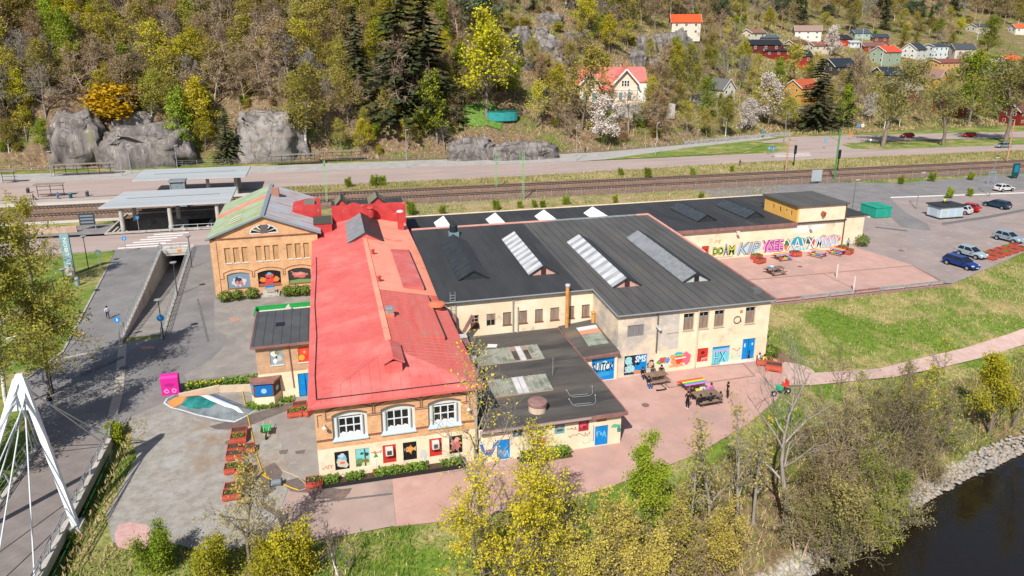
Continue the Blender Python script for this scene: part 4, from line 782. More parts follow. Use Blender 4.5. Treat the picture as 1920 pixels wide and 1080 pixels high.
# wall graffiti between the doors
art(big, 'y', 10.19, 1, 31.1, 36.4, .3, 1.9, [('b', .07, .45, .07, .3, 101, '3a2c40'), ('b', .07, .45, .045, .2, 102, 'd9a07a'), ('b', .3, .55, .1, .33, 103, '59b84a'), ('b', .3, .62, .065, .2, 104, 'd84a5c'), ('b', .31, .3, .05, .12, 105, 'f0f0ec'), ('b', .41, .6, .05, .2, 106, '6f8fd0'), ('b', .66, .6, .2, .42, 107, 'e59a6a'), ('b', .68, .62, .15, .33, 108, 'd9482e'), ('b', .8, .6, .1, .4, 109, 'e06a80'), ('b', .62, .96, .09, .12, 110, '4fb0d8'), ('b', .63, .84, .12, .06, 111, '8fd060'), ('p', [(.55, .58), (.78, .62), (.78, .72), (.55, .68)], 'f2ded2'), ('p', [(.45, .1), (.75, .12), (.72, .24), (.46, .22)], 'eba070')], name='wall_painting')
lettering(big, 'ER', C('e8c8a8', .8), 'y', 10.135, 31.25, 31.8, .75, 1.3, off=.02); scribble(big, C('55525c', .8), 'y', 10.19, 40.35, 41.3, 1.3, 1.8, 12, 21, w=.02); scribble(big, C('8fd8d0', .8), 'y', 10.19, 40.3, 41.4, .5, 1.2, 12, 22, w=.03)
m = MB(); pts = [(40.65 + .38 * math.cos(t * .5), 10.16, 4.75 + .38 * math.sin(t * .5)) for t in range(14)]; m.path(pts, .04, 5); m.path([(41.0, 10.16, 4.9), (41.1, 10.16, 4.5)], .05, 5); m.build('cable_coil', C('4a4038', .8), big)
m = MB(); m.box(40.9, 41.2, 10.17, 10.2, 5.45, 5.75); m.build('vent_grille', C('d98a58', .7), big)
m = MB(); m.box(39.1, 44.0, 10.1, 10.25, -.05, .25); m.build('plinth', M('pale_plinth', (.62, .56, .5), (.7, .65, .58), s=2), big)
m = MB(); m.bar((31.9, 10.15, 5.0), (32.2, 9.8, 4.7), .2, .2); m.box(31.75, 31.95, 9.9, 10.19, 4.95, 5.15); m.build('floodlight', C('d8d8d4', .7), big)
m = MB(); m.box(43.2, 44.1, 11.6, 12.3, bz(12), bz(12) + .5); m.build('roof_box', C('6f7274', .7), r4); 
brickred = M('pale_red_brick', (.42, .22, .19), (.55, .33, .29), s=4)
smet2 = M('dull_sheet_metal', (.30, .31, .32), (.44, .45, .46), s=.6, rough=.5, metal=.25)
SKY = [(14.6, 18.0, 21.8, 34.0, .95, 0), (22.3, 25.55, 21.5, 33.7, .95, 1), (29.8, 33.0, 16.3, 31.0, .9, 1), (37.6, 40.8, 16.0, 31.0, .9, 2)]
for (x0, x1, y0, y1, ri, kd) in SKY:
    lm = dmet if kd == 0 else ((lambda k: smet if k % 2 else smet2) if kd == 1 else (lambda k: M('worn_sheet', (.16, .17, .18), (.22, .23, .24), s=2, rough=.5) if k < 9 and 'worn_sheet' not in MATS else (MATS['worn_sheet'] if k < 9 else gmet)))
    skylight(big, x0, x1, y0, y1, bz(y0) + .1, bz(y1) + .1, ri, lm, dmet, brickred, nr=18, gablecol=(C('c4c8c8', .75) if kd == 2 else (dmet if kd == 0 else brickred)), door=(2 if kd == 2 else (1 if kd else 0)))
m = MB(); m.box(16.2, 17.4, 36.0, 37.0, bz(36), bz(36) + .6); q = m.build('ventilator_base', C('7f97a2', .75), big); m = MB(); m.tube((16.8, 36.5, bz(36) + .6), (16.8, 36.5, bz(36) + 1.4), .5, n=14); m.lathe([(.55, bz(36) + 1.4), (.4, bz(36) + 1.55), (.05, bz(36) + 1.6)], 14, (16.8, 36.5, 0)); m.build('ventilator', C('39434a', .7, .4, .4), big)
m = MB()
for x in (12.9, 13.4): m.tube((x, 16.8, 2.9), (x, 16.8, 7.9), .03, n=5)
for k in range(16): m.tube((12.9, 16.8, 3.2 + k * .29), (13.4, 16.8, 3.2 + k * .29), .02, n=4)
m.build('wall_ladder', galv, big)
# ---------------------------------------------------------------- 5 long warehouse at the back with the graffiti wall
wh = thing('long_warehouse', 'long low warehouse with dark roof and a graffiti-covered cream wall facing the court', 'building', (45, 42.2, 0))
m = MB(); wall(m, 'y', 42.2, .35, 44.8, 79, -.1, 4.45, [(54.7, 55.9, .02, 2.2)]); wall(m, 'x', 79, -.35, 42.551, 60.6, -.1, 4.6); wall(m, 'y', 60.6, -.3, 12.6, 78.64, -.1, 4.9); m.build('wall', cream, wh)
m = MB(); m.prism([(12.5, 40.6, 4.65), (79.0, 40.6 + 1.3, 4.65), (79.0, 61, 5.15), (12.5, 61, 5.15)], (0, 0, .15)) if False else m.box(12.42, 79.1, 41.9, 61, 4.62, 4.8); r5 = m.build('roof', felt, wh)
m = MB(); m.box(44.8, 70.3, 41.78, 41.899, 4.42, 4.88); m.build('fascia', brn, r5)
sm = MB(); x = 13.5
while x < 79: sm.box(x - .03, x + .03, 41.95, 60.9, 4.8, 4.82); x += 1.1
struct(sm.build('felt_laps', felt, r5), 'stuff')
for x in (17.1, 25.1, 32.9, 41.0): skylight(wh, x, x + 3.1, 47.5, 55.4, 4.95, 4.95, 1.0, M('white_sheet', (.70, .69, .67), (.8, .79, .77), s=2, rough=.5) if 'white_sheet' not in MATS else MATS['white_sheet'], dmet, dmet, nr=8)
for x in (55.8, 64.1, 72.6): skylight(wh, x, x + 3.3, 46.0, 55.0, 4.95, 4.95, 1.0, M('dark_ribbed_sheet', (.035, .042, .05), (.055, .062, .07), s=2, rough=.4) if 'dark_ribbed_sheet' not in MATS else MATS['dark_ribbed_sheet'], dmet, dmet, nr=12)
g = panel(wh, 'y', 42.2, 1, 54.7, 55.9, .02, 2.2, C('c03a2a', .8), 'door', dep=.08); art(g, 'y', 42.28, 1, 54.7, 55.9, .02, 2.2, [('b', .6, .6, .2, .15, 120, '4a1614'), ('b', .4, .3, .2, .12, 121, 'd86a4a')])
K = C('23222a', .8); gy = 42.19
def bubble(text, hexf, a0, a1, z0, z1, out=K, off=.05, sh=0., d=0.):
    lettering(wh, text, out, 'y', gy - d, a0, a1, z0, z1, 'graffiti_outline', off=off, shear=sh); e = (a1 - a0) * .012
    lettering(wh, text, C(hexf, .8), 'y', gy - .008 - d, a0 + e, a1 - e, z0 + .06, z1 - .06, 'graffiti_fill', off=-.005, shear=sh)
art(wh, 'y', gy + .006, 1, 56, 79, 0, 4.4, [('b', .18, .2, .02, .05, 130, 'bfe0e0')], name='wall_painting')
bubble('DO', 'b5d42a', 56.5, 58.4, .55, 1.95, off=.08); bubble('A', '8f9fb4', 58.3, 59.2, .5, 2.3, off=.07); bubble('M', 'c6cf2c', 59.1, 60.3, .5, 2.0, off=.08)
scribble(wh, C('2f6a70', .8), 'y', gy - .004, 57.0, 60.0, .15, .4, 16, 31, w=.03); scribble(wh, C('c9a05a', .8), 'y', gy - .004, 56.8, 57.8, 2.4, 3.1, 10, 32, w=.05)
art(wh, 'y', gy + .004, 1, 60.4, 64.8, .3, 2.3, [('b', .5, .4, .5, .42, 133, 'c2d3de')], name='wall_painting'); bubble('KIP', 'b6c0c8', 60.6, 64.6, .35, 2.3, out=C('5a6068', .8), sh=.25, off=.03, d=.03)
art(wh, 'y', gy + .004, 1, 64.6, 68.6, .3, 2.5, [('b', .5, .45, .48, .42, 134, 'e08fc2')], name='wall_painting'); bubble('YSEE', 'eda0d0', 64.7, 68.5, .4, 2.4, out=C('8a3c70', .8), off=.05, d=.03)
art(wh, 'y', gy + .004, 1, 68.6, 74.2, .3, 2.5, [('b', .1, .5, .1, .4, 135, '3f7a4a'), ('b', .08, .3, .06, .2, 136, 'e07a3a'), ('b', .45, .6, .2, .4, 137, '1fa8bc'), ('b', .75, .7, .12, .25, 138, '4a5a3a'), ('b', .9, .5, .08, .25, 139, 'd0484e'), ('b', .5, .1, .3, .1, 140, 'a9e0e4')], name='wall_painting'); bubble('XAVX', 'e4e9ee', 68.9, 74.1, .4, 2.35, out=C('6a7078', .8), off=.03, sh=-.1, d=.03)
art(wh, 'y', gy + .004, 1, 74, 78.8, .3, 2.6, [('b', .5, .55, .48, .4, 141, 'c2c8d4'), ('b', .3, .85, .12, .12, 142, 'e89a78'), ('b', .7, .8, .14, .14, 143, 'e8957f'), ('b', .9, .6, .07, .15, 144, 'e07a60'), ('b', .55, .6, .12, .12, 145, 'e8a0b4')], name='wall_painting'); bubble('MSXY', 'dde2ea', 74.2, 78.5, .4, 2.3, out=C('8a90a0', .8), off=.02, sh=.2, d=.03)
art(wh, 'y', gy + .006, 1, 70, 76, 3.0, 4.4, [('p', [(0, .98), (0, .2), (.15, .05), (.55, .05), (.75, .45), (.92, .6), (.93, .98)], 'e6e4de')], name='whitewash_patch')
for x in (60, 72.5):
    m = MB(); m.bar((x, 42.2, 4.2), (x, 41.4, 4.35), .06, .06); m.box(x - .2, x + .2, 41.15, 41.5, 4.2, 4.35); m.build('floodlight', C('e0e0dc', .75), wh)
m = MB(); m.tube((78.85, 42.05, .1), (78.85, 42.05, 7.2), .09, n=8); m.build('downpipe', C('6a4a40', .75), wh)
# ochre roof block on the warehouse
pb = thing('ochre_roof_block', 'square block with an ochre side wall rising above the warehouse roof', 'building', (70.3, 42.15, 4.8))
m = MB(); wall(m, 'x', 70.3, .3, 42.15, 50.6, 4.81, 7.2, [(43.4, 43.75, 5.6, 6.3), (44.6, 45.0, 6.0, 6.25), (46.2, 46.6, 5.5, 6.3), (48, 48.35, 5.6, 6.3)]); m.build('side_wall', yellow, pb)
m = MB(); wall(m, 'y', 42.12, .3, 70.601, 79.02, 4.4, 7.2); wall(m, 'x', 79.02, -.3, 42.421, 50.6, 4.81, 7.2); wall(m, 'y', 50.6, -.3, 70.601, 78.72, 4.81, 7.2); m.build('wall', cream, pb)
m = MB(); m.box(70.0, 79.3, 41.85, 51.0, 7.2, 7.38); m.build('roof', felt_w, pb)
for (a, b, z0, z1) in ((43.4, 43.75, 5.6, 6.3), (44.6, 45.0, 6.0, 6.25), (46.2, 46.6, 5.5, 6.3), (48, 48.35, 5.6, 6.3)): window(pb, 'x', 70.3, 1, a, b, z0, z1, 1, 1, fm=C('5a4a3a', .8), dep=.1, fw_=.04)
m = MB(); m.bar((74.6, 42.1, 6.1), (74.8, 41.6, 5.9), .5, .55); m.build('vent_hood', C('b0583c', .75), pb)
an = thing('door_annex', 'narrow cream annex with a grey metal door at the warehouse end', 'building', (79.05, 44.3, 0))
m = MB(); wall(m, 'y', 44.3, .3, 79.05, 84.4, -.1, 4.6, [(79.5, 80.9, .02, 2.6)]); wall(m, 'x', 84.4, -.3, 44.601, 58, -.1, 4.6); wall(m, 'y', 58, -.3, 79.05, 84.099, -.1, 4.6); m.build('wall', cream, an)
m = MB(); m.box(79.12, 84.7, 44.0, 58.3, 4.6, 4.75); m.build('roof', felt, an)
g = panel(an, 'y', 44.3, 1, 79.5, 80.9, .02, 2.6, C('8c8f92', .75), 'door', dep=.12); m = MB(); pts = [(80.0 + .2 * math.cos(t * .4), 44.405, 2.0 + .2 * math.sin(t * .4)) for t in range(16)]; m.quad(*pts); m.build('round_sign', C('d8342c', .8), g)
m = MB(); m.bar((84.4, 44.5, 4.2), (84.9, 44.2, 4.3), .06, .06); m.box(84.8, 85.2, 44.0, 44.3, 4.2, 4.35); m.build('floodlight', C('e0e0dc', .75), an)
# ---------------------------------------------------------------- 6 gabled brick building with the green and rusty roof
st = thing('gabled_brick_building', 'gabled buff-brick building with a faded green and rust-striped metal roof', 'building', (-12.7, 44, 0))
NA = [(-11.12, -10.4), (-10.08, -9.38), (-9.06, -8.36), (-7.4, -6.7), (-6.36, -5.66), (-5.31, -4.61), (-3.64, -2.94), (-2.61, -1.89), (-1.54, -.84)]; GA = [(-11.15, -8.42), (-7.45, -4.65), (-3.72, -.9)]
m = MB(); wall(m, 'y', 44, .4, -12.7, .3, -.1, 7.6, [(a, b, 4.32, 6.34) for a, b in NA] + [(a, b, .85, 3.03) for a, b in GA]); wall(m, 'x', -12.7, .4, 44.401, 64, -.1, 7.6); wall(m, 'x', .3, -.4, 44.401, 64, -.1, 7.6); wall(m, 'y', 64, -.4, -12.3, -.1, -.1, 7.6)
for a, b in GA:
    for s_ in (0, 1): pts = [arch(a, b, 2.75, 3.03, k) for k in (range(0, 6) if s_ == 0 else range(5, 11))]; m.prism([(x, 44.004, z) for x, z in pts + [((a if s_ == 0 else b), 3.03)]], (0, .38, 0))
fa = [(-6.2 + 1.75 * math.cos(math.pi * k / 8), 7.95 + 1.2 * math.sin(math.pi * k / 8)) for k in range(9)]
gl = [(-12.7, 7.601), (.3, 7.601), (-6.2, 10.15)]
m.prism([(x, 44.002, z) for x, z in gl], (0, .35, 0)); m.prism([(x, 63.6, z) for x, z in gl], (0, .35, 0)); m.build('brick_wall', brick, st)
m = MB(); m.box(-12.75, .35, 43.88, 43.999, 7.5, 7.62); 
for a, b in GA:
    p = [arch(a - .35, b + .35, 3.05, 3.45, k) for k in range(11)]
    for (x0, z0), (x1, z1) in zip(p[:-1], p[1:]): m.bar((x0, 43.985, z0), (x1, 43.985, z1), .05, .08)
    for x in (a - .35, b + .35): m.box(x - .04, x + .04, 43.96, 44.003, 2.3, 3.05)
for a, b in ((-12.0, -11.5), (-8.07, -7.8), (-4.3, -4.07)): m.box(a, b, 43.97, 44.003, 2.25, 2.32)
m.box(-12.0, -11.94, 43.97, 44.003, .3, 7.3)
struct(m.build('brick_banding', brick_d, st), 'stuff')
m = MB(); m.prism([(x, 43.99, z) for x, z in fa], (0, .01, 0)); fan = m.build('fanlight', wfr, st)
for k in range(6):
    t0, t1 = math.pi * (k + .12) / 6, math.pi * (k + .88) / 6; q = MB(); q.prism([(-6.2 + .35 * math.cos(t0), 43.98, 8.03 + .2 * math.sin(t0)), (-6.2 + 1.6 * math.cos(t0), 43.98, 8.03 + 1.0 * math.sin(t0)), (-6.2 + 1.6 * math.cos(t1), 43.98, 8.03 + 1.0 * math.sin(t1)), (-6.2 + .35 * math.cos(t1), 43.98, 8.03 + .2 * math.sin(t1))], (0, .008, 0)); q.build('pane', C('9a7a48', .6) if k == 4 else glass, fan)
m = MB(); m.box(-6.6, -5.7, 43.95, 43.975, 8.0, 9.1); m.build('board_cover', C('6d6460', .7), fan)
for a, b in NA: panel(st, 'y', 44, 1, a, b, 4.32, 6.34, board_o, 'window_boarding', dep=.16, sill=C('dcdcd8', .8))
AR = [[('b', .5, .4, .3, .35, 150, 'd8cdd0'), ('b', .47, .45, .16, .25, 151, '3a3f58'), ('b', .42, .3, .08, .15, 152, 'c98a90'), ('b', .6, .3, .08, .16, 153, 'c07f80')],
      [('b', .5, .3, .38, .2, 154, 'd84848'), ('b', .5, .62, .2, .16, 155, 'd05a50'), ('b', .2, .4, .14, .2, 156, 'e08a3a'), ('b', .8, .4, .14, .2, 157, 'e08a3a'), ('e', .5, .78, .1, .09, '6fb0d0'), ('p', [(0, 0), (1, 0), (1, .12), (0, .14)], 'c05a48')],
      [('b', .5, .5, .35, .18, 158, 'c97068'), ('b', .45, .62, .3, .12, 159, 'd9928a'), ('p', [(0, 0), (1, 0), (1, .2), (.5, .26), (0, .18)], '7d9a58'), ('p', [(.1, .9), (.28, .5), (.36, .6)], 'd88078')]]
for (a, b), sh, bgc in zip(GA, AR, ('7f9aae', '1c1a20', '3a3c3e')):
    q = panel(st, 'y', 44, 1, a, b, .85 + .12, 2.95, C(bgc, .75), 'mural_board', dep=.14, sill=C('8f7866', .7)); art(q, 'y', 44.14, 1, a, b, .97, 2.95, sh)
m = MB(); m.box(-6.6, -5.6, 43.9, 44.13, .05, .95); m.build('blue_door', BLU, st)
m = MB(); m.box(-7.2, -4.9, 42.3, 43.9, 0, .25); m.box(-6.9, -5.2, 42.7, 43.9, .25, .5); q = m.build('entrance_steps', conc, st); m = MB(); m.box(-6.4, -5.4, 42.6, 43.0, .5, 1.0); m.build('stone_block', C('b8b2a8', .7), q)
green = M('faded_green_metal', (.20, .30, .12), (.28, .38, .18), s=.5, rough=.6, extra=[((.36, .40, .30), .7, .56, .7)])
rusty = M('rust_streaked_metal', (.36, .38, .42), (.42, .44, .47), s=.5, rough=.55, metal=.1, extra=[((.42, .17, .08), 1.3, .52, .62)], stretch=(.2, 2.4, .2))
gz0, gz1 = 7.58, 10.3
def gr(x): return gz0 + (gz1 - gz0) * (1 - abs(x + 6.2) / 6.95)
m = MB(); m.prism([(-13.15, 43.7, gz0), (-6.2, 43.7, gz1), (-6.2, 43.7, gz1 - .16), (-13.15, 43.7, gz0 - .16)], (0, 20.7, 0)); r6 = m.build('roof', green, st)
m = MB(); m.prism([(-6.2, 43.7, gz1), (.75, 43.7, gz0), (.75, 43.7, gz0 - .16), (-6.2, 43.7, gz1 - .16)], (0, 20.7, 0)); m.build('roof_slope', rusty, r6)
m = MB(); m.prism([(-13.15, 55, gz0 + .012), (-6.2, 55, gz1 + .012), (-6.2, 55, gz1 - .1), (-13.15, 55, gz0 - .1)], (0, 2.6, 0)); m.build('orange_stripe', M('rust_orange_sheet', (.58, .14, .05), (.64, .2, .09), s=1, rough=.6), r6)
sm = MB(); y = 44.1
while y < 64.3:
    for s_ in (-1, 1): sm.bar((-6.2, y, gz1 + .01), (-6.2 + s_ * 6.95, y, gz0 + .01), .035, .05)
    y += .62
struct(sm.build('standing_seams', rusty, r6), 'stuff')
m = MB(); m.bar((-6.2, 43.65, gz1 + .03), (-6.2, 64.4, gz1 + .03), .5, .08); m.bar((-13.2, 43.66, gz0 + .02), (-6.2, 43.66, gz1 + .02), .14, .2); m.bar((.8, 43.66, gz0 + .02), (-6.2, 43.66, gz1 + .02), .14, .2); m.build('ridge_and_verge', C('8b9aa6', .75, .5), r6)
for k in range(3):
    x, y = -9.9, 47.0 + k * 1.3; m = MB(); m.prism([(x - .7, y, gr(x - .7) + .05), (x + .7, y, gr(x + .7) + .05), (x + .7, y + .22, gr(x + .7) + .05), (x - .7, y + .22, gr(x - .7) + .05)], (0, 0, .12)); m.build('roof_slat', C('cfc8bc', .75), r6)
m = MB(); m.box(-5.9, -4.8, 57, 58.2, 9.2, 11.0); m.build('chimney', M('old_brick', (.30, .14, .1), (.38, .2, .15), s=5), st)
# red dormer wing on the east slope with its small roof
m = MB(); m.prism([(-3.0, 50.5, gr(-3.0) - .05), (.8, 50.5, gz0), (.8, 50.5, 9.4), (-1.2, 50.5, 9.4)], (0, 6.2, 0)); m.build('red_wing', redwall, st)
m = MB(); m.box(-1.4, .95, 50.3, 50.55, 7.6, 9.9); m.build('fire_wall', redwall, st); m = MB(); m.box(-1.3, .1, 52.0, 54.2, 9.42, 9.8); m.build('roof_hatch', M('olive_hatch', (.14, .15, .12), (.19, .2, .16), s=2, rough=.4), st)
# ---------------------------------------------------------------- 7 small brick annex with the bay window
sb = thing('small_brick_annex', 'small buff-brick annex with a dark roof, fruit-print windows and a bay window', 'building', (-5.2, 14.1, 0))
m = MB(); wall(m, 'y', 14.1, .3, -5.2, -.02, 2.62, 5.35, [(-4.02, -2.93, 3.4, 4.89), (-1.58, -.53, 3.4, 4.9)]); wall(m, 'x', -5.2, .3, 14.401, 21, -.1, 5.35); wall(m, 'y', 21, -.3, -4.9, -.02, -.1, 5.35); m.build('brick_wall', brickmat('tan_brick', (.42, .22, .11), (.55, .33, .19), (.5, .40, .29)), sb)
m = MB(); wall(m, 'y', 14.1, .3, -5.199, -.02, -.1, 2.619, [(-1.8, -.5, .02, 2.3)]); m.build('plinth_wall', cream, sb)
m = MB(); m.prism([(-5.5, 13.8, 5.38), (-.3, 13.8, 5.38), (-.3, 21.3, 5.85), (-5.5, 21.3, 5.85)], (0, 0, .1)); r7 = m.build('roof', M('grey_roof_sheet', (.062, .064, .068), (.082, .084, .088), s=.6, rough=.6, extra=[((.2, .12, .08), .5, .66, .74)]), sb)
for k in range(7): m = MB(); x = -5.3 + k * .78; m.bar((x, 13.82, 5.485), (x, 21.3, 5.955), .03, .03); m.build('roof_seam', dmet, r7)
m = MB(); m.prism([(-3.6, 17.6, 5.73), (-2.8, 17.6, 5.73), (-2.8, 18.3, 5.78), (-3.6, 18.3, 5.78)], (0, 0, .06)); m.build('roof_hatch', glass, r7)
m = MB(); m.box(-5.6, -.3, 13.68, 13.799, 5.3, 5.5); m.bar((-5.56, 13.8, 5.42), (-5.56, 21.3, 5.9), .12, .2); m.build('fascia', brn, r7)
for (a, b), hb, sh in zip(((-4.02, -2.93), (-1.58, -.53)), ('8fa0a8', 'd8452e'), ([('b', .3, .7, .25, .2, 160, 'd8e0e2'), ('b', .7, .4, .25, .2, 161, 'b9c4c0'), ('b', .55, .8, .2, .12, 162, '8f8a3a'), ('b', .35, .25, .2, .16, 163, 'e4e8ea'), ('e', .5, .5, .08, .08, '2a2c30')], [('e', .5, .65, .3, .22, 'e8583a'), ('e', .25, .3, .26, .18, 'e8a83a'), ('e', .75, .32, .2, .16, 'd83a2a'), ('e', .52, .66, .1, .08, 'f0a890')])):
    q = panel(sb, 'y', 14.1, 1, a, b, 3.4, 4.89, C(hb, .8), 'mural_board', dep=.05, sill=C('d8d4cc', .8)); art(q, 'y', 14.15, 1, a, b, 3.4, 4.89, sh)
g = panel(sb, 'y', 14.1, 1, -1.8, -.5, .02, 2.3, BLU, 'door', dep=.1); m = MB(); m.box(-1.2, -1.12, 14.17, 14.199, .5, 1.6); m.box(-1.19, -1.16, 14.165, 14.17, .02, 2.28); m.build('door_pull', C('08244a', .8), g); m = MB(); m.box(-.75, -.55, 14.18, 14.199, 1.6, 1.8); m.build('notice', C('e8ecf0', .8), g)
m = MB(); m.tube((-2.2, 14.02, 1.0), (-2.35, 14.02, 5.3), .05, n=6); m.build('downpipe', brn, sb)
bay = [(-5.9, 14.09), (-5.55, 13.2), (-3.9, 13.05), (-3.35, 14.09)]
m = MB(); m.prism([(x, y, -.1) for x, y in bay][::-1], (0, 0, .95)); by = m.build('bay_window', cream, sb)
m = MB(); m.prism([(x, y, 2.2) for x, y in ((-6.05, 14.09), (-5.65, 13.0), (-3.8, 12.85), (-3.2, 14.09))][::-1], (0, 0, .2)); m.build('bay_roof', brn, by)
for (p, q), hb in zip(zip(bay[:-1], bay[1:]), ('3fa0c8', '0f6ab8', '5a3c34')):
    m = MB(); m.prism([(p[0], p[1], .851), (q[0], q[1], .851), (q[0], q[1], 2.199), (p[0], p[1], 2.199)], (0, .08, 0)); m.build('bay_frame', C('6b5148', .75), by)
    d = Vector((q[0] - p[0], q[1] - p[1], 0)); L_ = d.length; d.normalize(); nn = Vector((d.y, -d.x, 0)) * .012
    a_ = Vector((p[0], p[1], 0)) + d * .1 + nn; b_ = Vector((q[0], q[1], 0)) - d * .1 + nn
    m = MB(); m.quad((a_.x, a_.y, .98), (b_.x, b_.y, .98), (b_.x, b_.y, 2.1), (a_.x, a_.y, 2.1)); m.build('bay_print', C(hb, .8), by)
    c_ = (a_ + b_) / 2 + nn * .6; m = MB(); m.quad(*[tuple(c_ + d * (.25 * math.cos(t * .7)) + Vector((0, 0, 1.45 + .25 * math.sin(t * .7)))) for t in range(9)]); m.build('bay_print', C('e0603a', .8) if hb == '3fa0c8' else C('9ac8e8', .8), by)
# retaining wall with a planted bed beside the annex
rw = thing('retaining_wall', 'low concrete retaining wall with a green planted bed leading to the annex', 'wall', (-13, 16.5, 0))
m = MB(); pts = [(-12.4, 16.2), (-9, 16.9), (-6.2, 16.3), (-5.9, 15.6)]
for (a, b), (c, d) in zip(pts[:-1], pts[1:]): m.bar((a, b, .3), (c, d, .38), .3, .65)
m.build('wall', M('buff_concrete', (.45, .36, .26), (.54, .44, .33), s=1, rough=.9), rw)
bx('soil', M('soil', (.055, .035, .022), (.09, .06, .04), s=4, rough=1, bump=.6), rw, (-12.0, -5.3, 17.1, 18.2, -.05, .42))
# ================================================================ RAMP, STATION, RAILWAY, BRIDGE
def railing(name, label, cat, pts, h, sp, mat, rails=(1., .55, .15), r=.035, lean=(0, 0), group=None, post=.035):
    t = thing(name, label, cat, pts[0], 0, group); d = 0
    for i, (a, b) in enumerate(zip(pts[:-1], pts[1:])):
        a = Vector(a); b = Vector(b); n = max(1, round((b - a).length / sp))
        for k in range(n + (i == len(pts) - 2)):
            p = a + (b - a) * (k / n); m = MB(); m.bar(p, p + Vector((lean[0], lean[1], h)), post * 2, post * 2); m.build('post', mat, t)
        for f in rails:
            o = Vector((lean[0] * f, lean[1] * f, h * f)); m = MB(); m.tube(a + o, b + o, r if f == max(rails) else r * .7, n=6); m.build('rail', mat, t)
    return t
lw = [(-20.6, 31.2), (-21.1, 38), (-21.8, 48), (-22.7, 59), (-23.4, 67.4)]; rw_ = [(-16.9, 31.5), (-17.4, 38), (-18.1, 48), (-18.9, 59), (-19.5, 67.4)]
def rampz(y): return -3.4 * max(0, (y - 31.5)) / 35.9
m = MB()
for (a, b), (c, d), (e, f), (g, h) in zip(lw[:-1], lw[1:], rw_[:-1], rw_[1:]): m.quad((a - .02, b, rampz(b)), (e + .02, f, rampz(f)), (g + .02, h, rampz(h)), (c - .02, d, rampz(d)))
m.quad((-23.5, 67.4, -3.4), (-19.4, 67.4, -3.4), (-19.4, 92, -3.6), (-23.5, 92, -3.6)); struct(m.build('underpass_ramp', asph_w))
un = thing('underpass', 'pedestrian underpass with concrete ramp walls sinking below the road', 'underpass', (-21, 50, 0))
for pts, s_, z_ in ((lw, -1, .3), (rw_, 1, .12)):
    for (a, b), (c, d) in zip(pts[:-1], pts[1:]):
        m = MB(); w_ = .35 * s_; q = [(a, b, rampz(b) - .3), (c, d, rampz(d) - .3), (c, d, z_), (a, b, z_)]; m.prism(q, (w_, 0, 0)); m.build('ramp_wall', conc, un)
bx('portal_slab', conc, un, (-23.7, -19.1, 67.3, 70.2, -.75, .045)); bx('portal_cornice', C('c8c8c4', .75), un, (-23.4, -19.5, 67.2, 67.299, -.35, .3)); bx('height_sign', C('f08a28', .8), un, (-21.2, -20.6, 67.16, 67.19, -.2, .22))
bx('tunnel_wall', conc, un, (-23.8, -23.41, 67.4, 92, -3.8, -.76)); bx('tunnel_wall', conc, un, (-19.49, -19.1, 67.4, 92, -3.8, -.76)); bx('tunnel_roof', conc, un, (-23.8, -19.1, 70.2, 79.5, -.75, -.02)); bx('tunnel_end', C('20201f', .6), un, (-23.4, -19.5, 91, 91.3, -3.6, -.76))
railing('ramp_railing', 'steel railing on the left wall of the sunken ramp', 'railing', [(a - .17, b, .3) for a, b in lw], 1.15, 1.5, galv, (1., .78, .5, .15))
railing('ramp_railing', 'steel railing on the right wall of the sunken ramp', 'railing', [(a + .17, b, .12) for a, b in rw_], 1.15, 1.5, galv, (1., .78, .5, .15))
railing('portal_railing', 'steel railing across the top of the tunnel mouth', 'railing', [(-23.4, 67.6, .05), (-19.5, 67.6, .05)], 1.1, 1.2, galv)
# ---- station canopies over the stairs
slab = M('canopy_metal', (.42, .45, .47), (.50, .53, .55), s=.4, rough=.45, metal=.2, stretch=(.1, 1, 1))
def canopy(cor, label, posts, z=4.3):
    t = thing('station_canopy', label, 'canopy', (cor[0][0], cor[0][1], 0))
    m = MB(); m.prism([(x, y, z - .3) for x, y in cor], (0, 0, .3)); m.build('roof_slab', slab, t)
    x0, x1 = cor[0][0], cor[1][0]; ym = (cor[0][1] + cor[2][1]) / 2
    m = MB(); m.box(x0 + 3, x1 - 2.5, ym - .1, ym + .1, z, z + .06); m.build('roof_drain', C('6f7b80', .7), t); m = MB(); m.box(x0 + .4, x1 - .4, ym - .6, ym + .6, z - .75, z - .301); m.build('beam', C('4d5356', .7), t)
    for (x, y) in posts: m = MB(); m.lathe([(.38, -.05), (.34, z - .7)], 12, (x, y, 0)); m.build('column', conc, t)
    return t
canopy([(-35.5, 82.2), (-14.6, 81.5), (-14.8, 94.6), (-34.4, 95)], 'front grey station canopy over the dark stairwell beside the road', [(-32.4, 80.8 + 2.2), (-24.7, 82.6), (-17, 82.4), (-32, 89.8), (-24.7, 89.6), (-17.2, 89.4)])
canopy([(-35.7, 106.5), (-14.2, 105.6), (-14.2, 117.9), (-36, 118.8)], 'rear grey station canopy on the platform beyond the tracks', [(-29, 108.5), (-22, 108.3), (-16.5, 108.1), (-29, 114.5), (-16.5, 114.2)])
sw = thing('stairwell', 'open concrete stairwell sunk under the front canopy', 'stairwell', (-25, 87, 0))
bx('stairwell_wall', conc, sw, (-34.6, -15.4, 80.1, 80.4, -4, .35)); bx('stairwell_wall', conc, sw, (-34.6, -15.4, 94.3, 94.6, -4, .3)); bx('stairwell_wall', conc, sw, (-34.6, -34.3, 80.401, 94.299, -4, .3)); bx('stairwell_wall', conc, sw, (-15.7, -15.4, 80.401, 94.299, -4, .3)); bx('stairwell_floor', asph, sw, (-34.29, -15.71, 80.41, 94.29, -4.1, -3.8))
for k in range(14): bx('step', conc, sw, (-34.2 + k * .42, -34.2 + (k + 1) * .42, 82.4, 86, -3.79, -.1 - k * .27))
